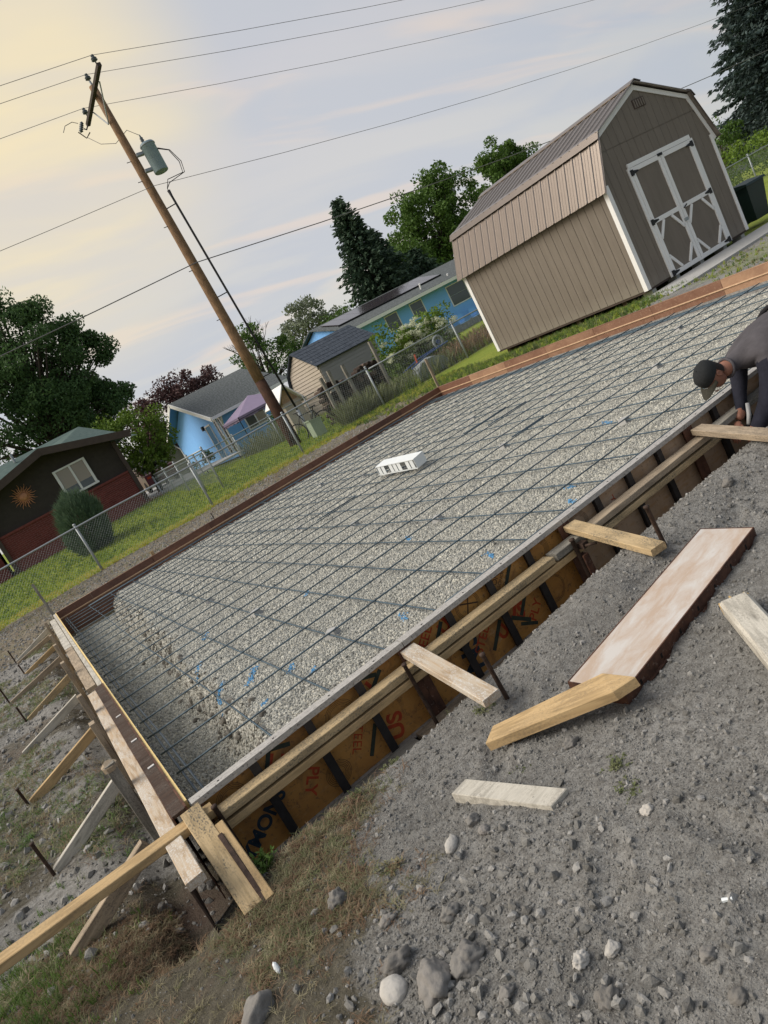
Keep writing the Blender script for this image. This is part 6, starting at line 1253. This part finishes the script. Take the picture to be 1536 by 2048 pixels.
# ---------------------------------------------------------------- yard things behind the fence
e = empty('utility_pedestal', (8.78, 16.9, -0.08), 'pale green metal utility pedestal in the grass right of the pole', 'utility box'); MB().prism([(8.58,-0.08),(8.95,-0.08),(8.95,0.42),(8.58,0.48)], 16.75, 17.1, 'y').put('body', M_['pedestal'], e); MB().prism([(8.55,0.485),(8.98,0.425),(8.98,0.46),(8.55,0.525)], 16.72, 17.13, 'y').put('lid', M_['pedestal'], e)
def woodpile():
    e = empty('firewood_pile', (11.2, 18.3, -0.1), 'dark stacked firewood pile behind the chain-link fence', 'firewood'); n = 0
    for r_ in range(9):
        for k in range(15):
            x = 10.0+k*0.17+(0.08 if r_ % 2 else 0)+random.uniform(-0.02,0.02); z = -0.02+r_*0.135+random.uniform(-0.015,0.015)+(0.10*math.sin(k*0.7) if r_ > 6 else 0); rr = random.uniform(0.062, 0.085)
            MB().tube([(x,18.05+random.uniform(-0.05,0.05),z),(x+random.uniform(-.02,.02),18.5,z)], rr, 7).put('log', M_['firewood' if random.random() < 0.8 else 'firewood_end'], e)
    for x, zt in ((10.1,1.45),(10.45,1.55),(11.0,1.5),(12.3,1.75)): MB().bar(1.7, 0.10, 0.10).put('post', M_['lumber_grey'], e, frame((x,17.9,zt-1.7),(x+0.02,17.9,zt)))
woodpile()
def wheelbarrow():
    e = empty('wheelbarrow', (12.4, 15.6, -0.1), 'upturned grey wheelbarrow with a blue frame behind the chain-link fence', 'wheelbarrow'); n = 9; v = []; f = []
    for i in range(n+1):
        t = math.pi*i/n; x = 12.30-0.60*math.cos(t)
        for j, (y, k) in enumerate(((15.15, 1.0), (15.7, 1.12))): v.append((x+0.1*j, y, -0.02+0.47*k*math.sin(t)**0.6))
    for i in range(n): f.append((2*i, 2*i+1, 2*i+3, 2*i+2))
    m = MB().add(v, f); nv = len(v); m.add([(a, b+0.0, c-0.02) for a, b, c in v], [tuple(q[::-1]) for q in f]); m.put('tray', M_['wb_grey'], e, None, True); m2 = MB().prism([(v[2*i][0], v[2*i][2]-0.01) for i in range(n+1)], 15.13, 15.149, 'y').put('tray_side', M_['wb_grey'], e)
    for dy in (0.0, 0.5): MB().tube([(11.6,15.2+dy,0.42),(12.3,15.2+dy,0.56),(13.2,15.2+dy,0.62)], 0.022, 8).put('handle', M_['blue_paint'], e)
    MB().tube([(13.05+0.17*math.cos(t),15.45,0.74+0.17*math.sin(t)) for t in np.linspace(0,6.2832,19)], 0.04, 7, False).put('tyre', M_['wb_grey'], e, None, True); MB().lathe([(0,-.03),(.07,-.03),(.07,.03),(0,.03)], 12).put('hub', M_['blue_paint'], e, Matrix.Translation((13.05,15.45,0.74)) @ Matrix.Rotation(math.pi/2,4,'X'))
    MB().tube([(11.9,15.25,0.45),(11.95,15.25,0.75)], 0.03).put('leg', M_['print_red'], e)
wheelbarrow()
def bike():
    e = empty('bicycle', (8.9, 17.8, -0.1), 'bicycle standing behind the fence between the pole and the pedestal', 'bicycle')
    for x in (8.55, 9.55): MB().tube([(x+0.32*math.cos(t),17.9,0.24+0.32*math.sin(t)) for t in np.linspace(0,6.2832,21)], 0.018, 6, False).put('wheel', M_['rubber'], e)
    for a, b in (((8.55,.24),(8.85,.72)),((8.85,.72),(9.35,.70)),((8.85,.72),(9.05,.22)),((9.05,.22),(9.40,.78)),((9.05,.22),(9.55,.24)),((9.35,.70),(9.55,.24)),((8.8,.85),(8.85,.72))): MB().tube([(a[0],17.9,a[1]),(b[0],17.9,b[1])], 0.016, 6).put('frame_tube', M_['black_metal'], e)
    MB().box(9.28,9.5,17.85,17.95,0.78,0.82).put('saddle', M_['rubber'], e); MB().tube([(8.8,17.68,.86),(8.8,18.12,.86)], 0.014, 6).put('handlebar', M_['black_metal'], e)
bike()
# ---------------------------------------------------------------- trees and shrubs
def leaf_quads(cen, rad, n, size, squash=0.8, hollow=0.35):
    """leaf-sized quads spread through a clump of foliage"""
    d = rng.normal(size=(n, 3)); d /= np.linalg.norm(d, axis=1)[:, None]; r = (hollow+(1-hollow)*rng.random(n)**0.6)[:, None]; p = np.asarray(cen)+d*r*rad*np.array([1, 1, squash])
    a = rng.normal(size=(n, 3)); a /= np.linalg.norm(a, axis=1)[:, None]; b = np.cross(a, rng.normal(size=(n, 3))); b /= np.linalg.norm(b, axis=1)[:, None]
    s = size*rng.uniform(0.6, 1.3, n)[:, None]
    return np.stack([p-a*s*0.5, p+b*s*0.28, p+a*s*0.5, p-b*s*0.28], 1)
def tree(name, label, base, blobs, leaf, per, mat, trunk=0.25, group=None, cat='tree', n_clump=None, clump=0.9, bark='bark', lean=(0,0), part='crown'):
    e = empty(name, base, label, cat, group); Q = []; limbs = []
    for (cx, cy, cz, rx, ry, rz, nc) in blobs:
        d = rng.normal(size=(nc, 3)); d /= np.linalg.norm(d, axis=1)[:, None]; r = (0.35+0.65*rng.random(nc)**0.5)[:, None]; C_ = np.array([cx, cy, cz])+d*r*np.array([rx, ry, rz])
        for c in C_:
            Q.append(leaf_quads(c, clump*rng.uniform(0.55, 1.25), int(per*rng.uniform(0.6, 1.3)), leaf))
        for c in C_[::max(1, nc//7)]: limbs.append(c)
    q = np.concatenate(Q); v = q.reshape(-1, 3); f = np.arange(len(v)).reshape(-1, 4); link(part, fast(part, v, f), M_[mat], e)
    B = Vector(base); top = Vector(blobs[0][:3]); m = MB(); mid = B.lerp(top, 0.55)+V(lean[0], lean[1], 0); m.tube([B-V(0,0,0.3), B.lerp(mid, 0.5), mid, top], [trunk*1.15, trunk*0.9, trunk*0.65, trunk*0.3], 9)
    for c in limbs:
        s = B.lerp(mid, random.uniform(0.6, 1.0)); c = Vector(c); m.tube([s, s.lerp(c, 0.5)+V(0,0,0.1*(c-s).length), c], [trunk*0.28, trunk*0.16, trunk*0.05], 6)
    m.put('trunk', M_[bark], e, None, True); return e
def spruce(name, label, base, h, rmax, mat, levels=34, nb=13, spray=0.28, group=None, pw=0.85, z0=0.06):
    e = empty(name, base, label, 'tree', group); bx, by, bz = base; Q = []; m = MB().tube([(bx,by,bz-0.3),(bx,by,bz+h*0.98)], [0.028*h, 0.01], 8)
    for l in range(levels):
        t = z0+(1-z0)*(l/levels)**0.95; R_ = rmax*((1-t)**pw)*rng.uniform(0.82, 1.12)+0.06
        for k in range(nb):
            a = 2*math.pi*(k+rng.random()*0.9)/nb+l*0.7; Lb = R_*rng.uniform(0.7, 1.13); n = max(3, int(Lb/spray*3.0)); u = np.linspace(0.25, 1, n)
            dx, dy = math.cos(a), math.sin(a); zc = bz+t*h+0.10*Lb*u-0.42*Lb*u**2*(1-0.6*t)+0.15*Lb*u**4
            c = np.stack([bx+dx*Lb*u, by+dy*Lb*u, zc], -1)
            for rep in range(2):
                cc = c+rng.normal(0, spray*0.22, c.shape); out = np.array([dx, dy, -0.25])+rng.normal(0, 0.45, c.shape); out /= np.linalg.norm(out, axis=1)[:, None]
                sd = np.cross(out, rng.normal(size=c.shape)); sd /= np.linalg.norm(sd, axis=1)[:, None]; s = spray*rng.uniform(0.7, 1.2, len(c))[:, None]
                Q.append(np.stack([cc-out*s*0.5, cc+sd*s*0.26, cc+out*s*0.7, cc-sd*s*0.26], 1))
            if l % 3 == 0: m.tube([(bx,by,bz+t*h),(bx+dx*Lb*0.7,by+dy*Lb*0.7,float(zc[int(n*0.6)]))], [0.03, 0.01], 4)
    q = np.concatenate(Q); v = q.reshape(-1, 3); link('crown', fast('crown', v, np.arange(len(v)).reshape(-1, 4)), M_[mat], e); m.put('trunk', M_['bark'], e, None, True)
G_ = 'background trees'
tree('broadleaf_tree', 'large dark green tree rising behind the brick house at the left edge', (3.6,36,0.3), [(5.0,36,9.1,2.8,2.6,2.0,62),(4.6,35.5,6.6,2.0,1.6,1.5,40),(7.4,36.5,7.4,1.5,2.0,1.3,30),(7.9,36.5,5.6,0.9,1.5,0.9,16),(6.3,37,5.2,1.9,2.0,1.2,30),(2.6,36,8.0,2.6,2.4,3.0,50),(0.5,37,5.2,2.0,2.2,2.4,28),(4.6,36,11.4,1.2,1.3,1.0,14),(6.4,36,10.8,0.7,0.8,0.8,9),(7.6,36,9.4,0.8,0.8,0.8,9),(8.5,36,8.3,0.5,0.6,0.5,6)], 0.165, 270, 'leaf_dark', 0.34, G_, clump=0.70)
tree('broadleaf_tree', 'bright green rounded tree between the brick house and the purple tree', (6.5,31,0.4), [(6.9,30.5,3.1,1.35,1.2,1.25,26),(5.9,31,3.7,0.9,0.9,0.8,12),(6.6,30,1.9,1.0,0.9,0.7,12)], 0.15, 150, 'leaf_bright', 0.14, G_, clump=0.5)
tree('broadleaf_tree', 'purple-leaved plum tree left of the blue gabled house', (12.2,45,0.2), [(12.0,45,3.9,1.9,1.6,1.9,40),(14.2,45,4.7,1.8,1.5,1.4,32),(15.6,45,5.1,0.9,0.9,0.7,10),(10.5,45,4.4,1.0,0.9,1.3,14),(12.9,45,5.5,0.7,0.7,0.5,6),(12.3,44,2.0,1.0,1.0,1.2,12)], 0.19, 130, 'leaf_purple', 0.18, G_, clump=0.65)
tree('broadleaf_tree', 'green tree behind the utility pole and the blue gabled roof', (19.4,46,0.2), [(20.0,46,4.5,1.9,1.8,1.9,30),(22.3,46,4.4,1.5,1.4,1.4,20),(20.3,46,6.6,0.8,0.8,0.6,8)], 0.20, 120, 'leaf_mid', 0.2, G_, clump=0.7)
tree('broadleaf_tree', 'pale hazy tree in the distance above the solar panels', (47.5,92,0.2), [(48,92,10.2,3.4,3.0,2.6,30),(45.6,92,9.3,2.0,2.0,2.0,14),(52,92,8.0,2.8,2.4,1.8,18)], 0.42, 80, 'leaf_hazy', 0.4, G_, clump=1.2)
tree('broadleaf_tree', 'small green tree at the foot of the tall spruce above the blue roof', (27.3,47,0.2), [(28.0,47,4.5,1.5,1.3,1.3,18),(29.8,47,3.4,1.4,1.3,1.1,14)], 0.2, 110, 'leaf_mid', 0.15, G_, clump=0.65)
def bare_tree():
    e = empty('bare_tree', (22.6,52,0.2), 'leafless twiggy tree behind the pole', 'tree', G_); m = MB()
    def br(p, d, l, r, k):
        q = p+d*l; m.tube([p, p.lerp(q, 0.5)+V(random.uniform(-.06,.06)*l, 0, 0), q], [r, r*0.8, r*0.55], 5)
        if k:
            for _ in range(3 if k > 1 else 4): br(q, (d+V(random.uniform(-.7,.7), random.uniform(-.5,.5), random.uniform(-.1,.5))).normalized(), l*random.uniform(.5,.8), r*0.6, k-1)
    br(V(22.6,52,0.2), V(0.02,0,1), 3.2, 0.12, 4); m.put('trunk', M_['bark'], e, None, True)
bare_tree()
spruce('spruce_tree', 'tall dark spruce standing over the long blue house', (32.1,46.5,0.1), 12.9, 4.0, 'needle', 38, 16, 0.34, G_, 0.72)
spruce('spruce_tree', 'shorter spruce just right of the tall dark spruce', (34.3,47.5,0.1), 10.0, 3.4, 'needle', 30, 14, 0.34, G_, 0.75)
spruce('spruce_tree', 'third low spruce merging into the broadleaf trees behind the long blue house', (37.6,48,0.1), 7.4, 3.8, 'needle', 24, 14, 0.36, G_, 0.8)
tree('broadleaf_tree', 'broad green tree behind the spruces, left of the taupe shed roof', (50,61,0.2), [(50.5,61,10.6,4.2,3.6,3.8,50),(47.6,61,9.2,2.6,2.6,3.4,24),(55,61,11.0,3.4,3.0,3.0,34),(53.6,61,14.2,1.7,1.6,1.5,14),(50,61,6.0,4.5,3.5,3.0,36),(45.0,60,6.8,3.0,2.6,3.0,30)], 0.34, 170, 'leaf_mid', 0.5, G_, clump=1.15)
tree('broadleaf_tree', 'tallest green tree just above the ridge of the taupe shed', (72.5,71,0.2), [(72.5,71,15.6,3.0,2.6,2.6,30),(75.6,71,14.8,2.6,2.2,1.9,22),(70.8,71,12.8,2.6,2.4,2.4,20),(74,71,11.5,4,3,2.5,24)], 0.36, 170, 'leaf_mid', 0.5, G_, clump=1.1)
spruce('spruce_tree', 'large blue spruce in the upper right corner', (49.6,22.4,0.3), 13.2, 5.6, 'needle_blue', 50, 22, 0.29, G_, 0.62, 0.13)
tree('broadleaf_tree', 'round green shrub peeping between the shed and the blue spruce', (44.5,25.5,0.2), [(45.0,25.5,2.9,1.3,1.2,1.1,16)], 0.16, 120, 'leaf_mid', 0.1, G_, clump=0.5)
# bright hedge along the right-hand fence
def hedge():
    e = empty('hedge', (36, 18.5, 0.2), 'bright green clipped hedge along the fence at the right edge', 'hedge'); Q = []
    for x in np.arange(27, 46, 0.34):
        for z in (0.5, 1.0, 1.45): Q.append(leaf_quads((x+rng.uniform(-.2,.2), 18.4+rng.uniform(-.5,.4), z+rng.uniform(-.12,.18)+0.012*(x-27)), 0.46, 60, 0.13))
    q = np.concatenate(Q); v = q.reshape(-1, 3); link('foliage', fast('foliage', v, np.arange(len(v)).reshape(-1, 4)), M_['leaf_bright'], e)
hedge()
def shrub(name, label, base, blobs, leaf, per, mat, clump, cat='shrub', part='foliage'): return tree(name, label, base, blobs, leaf, per, mat, 0.03, None, cat, clump=clump, part=part)
# juniper bush in front of the brick house: fine upright sprays
def juniper():
    e = empty('juniper_bush', (1.9,19.2,0.1), 'rounded grey-green juniper bush on the lawn in front of the brick house', 'shrub'); n = 9000; d = rng.normal(size=(n,3)); d /= np.linalg.norm(d, axis=1)[:,None]; r = (0.55+0.45*rng.random(n)**0.5)[:,None]*(1+0.55*fbm(d[:,0]*2.2+4, d[:,2]*2.2+d[:,1]*1.7, 4))[:,None]
    c = np.array([1.92,19.2,0.98])+d*r*np.array([0.70,0.64,1.02])*(1-0.12*np.maximum(0, d[:,2:3])); u = d*0.6+np.array([0,0,0.9])+rng.normal(0,0.25,(n,3)); u /= np.linalg.norm(u, axis=1)[:,None]; s = np.cross(u, rng.normal(size=(n,3))); s /= np.linalg.norm(s, axis=1)[:,None]; l = rng.uniform(0.08,0.26,n)[:,None]
    q = np.stack([c-u*l*0.3, c+s*0.012, c+u*l, c-s*0.012], 1); v = q.reshape(-1,3); link('foliage', fast('foliage', v, np.arange(len(v)).reshape(-1,4)), M_['juniper'], e); MB().tube([(1.9,19.2,-0.1),(1.9,19.2,0.5)], [0.09,0.05]).put('trunk', M_['bark'], e)
juniper()
def hydrangea():
    e = empty('flowering_shrub', (15.3,20.2,-0.1), 'shrub covered in creamy white flower heads in front of the long blue house', 'shrub'); Q = []; F = []
    for k in range(120):
        c = np.array([15.4,20.2,0.80])+rng.normal(0,1,3)*np.array([0.85,0.40,0.48]); Q.append(leaf_quads(c, 0.36, 80, 0.12))
    q = np.concatenate(Q); v = q.reshape(-1,3); link('foliage', fast('foliage', v, np.arange(len(v)).reshape(-1,4)), M_['leaf_bright'], e); st = MB()
    for k in range(85):
        a = rng.uniform(0,6.283); r = rng.uniform(0.2,1.0); c = (15.4+1.7*r*math.cos(a), 20.0+0.6*r*math.sin(a)-0.35, 0.85+rng.uniform(-0.40,0.90)*(1.25-r*0.6)); q = leaf_quads(c, 0.18, 90, 0.06, 0.55, 0.2).reshape(-1,3); link('flower_head', fast('flower_head', q, np.arange(len(q)).reshape(-1,4)), M_['flower'], e)
        st.tube([(15.3+0.2*math.cos(a),20.2,-0.1),(c[0],c[1],c[2])], [0.012,0.006], 4)
    st.put('stem', M_['bark'], e)
hydrangea()
def reeds(name, label, x0, x1, y0, y1, h, n, mat, lean=0.25):
    e = empty(name, ((x0+x1)/2, (y0+y1)/2, -0.1), label, 'shrub'); x = rng.uniform(x0,x1,n); y = rng.uniform(y0,y1,n); hh = h*rng.uniform(0.45,1.1,n); d = np.stack([rng.normal(0,lean,n), rng.normal(0,lean,n), np.ones(n)], -1); d /= np.linalg.norm(d, axis=1)[:,None]
    p = np.stack([x,y,np.full(n,-0.1)], -1); s = np.cross(d, rng.normal(size=(n,3))); s /= np.linalg.norm(s,axis=1)[:,None]; w = 0.009
    q = np.stack([p-s*w, p+s*w, p+d*hh[:,None]+s*w*0.4+np.array([0,0,-0.05]), p+d*hh[:,None]-s*w*0.4], 1); v = q.reshape(-1,3); link('foliage', fast('foliage', v, np.arange(len(v)).reshape(-1,4)), M_[mat], e)
reeds('dry_shrub', 'tangle of tall brown dead stalks against the fence under the flowering shrub', 10.3, 13.2, 15.0, 16.0, 0.6, 900, 'weed', 0.35)
reeds('dry_shrub', 'dry grey-green weeds leaning on the fence below the firewood', 8.9, 10.4, 15.0, 15.7, 0.75, 800, 'weed', 0.4)
reeds('garden_bed', 'tall grey-green garden plants in the bed in front of the blue gabled house', 9.6, 14.2, 25.2, 27.5, 0.95, 1500, 'weed', 0.3)
reeds('dry_shrub', 'brown weeds at the fence corner left of the shed', 13.0, 17.0, 15.0, 16.2, 0.7, 1100, 'grass_brown', 0.4)
shrub('leafy_shrub', 'dark leafy shrub beside the canopy of the blue gabled house', (12.2,27.8,0.0), [(12.2,27.8,0.7,0.5,0.4,0.5,12)], 0.13, 70, 'leaf_mid', 0.28)
shrub('leafy_shrub', 'low green shrub by the driveway left of the blue gabled house', (9.4,33.0,0.3), [(9.4,33.0,0.7,0.6,0.4,0.3,10)], 0.13, 70, 'leaf_mid', 0.28)
reeds('dry_shrub', 'dark red dried flowers at the right corner of the brick house', 4.3, 5.1, 23.4, 23.8, 0.75, 500, 'grass_brown', 0.45)
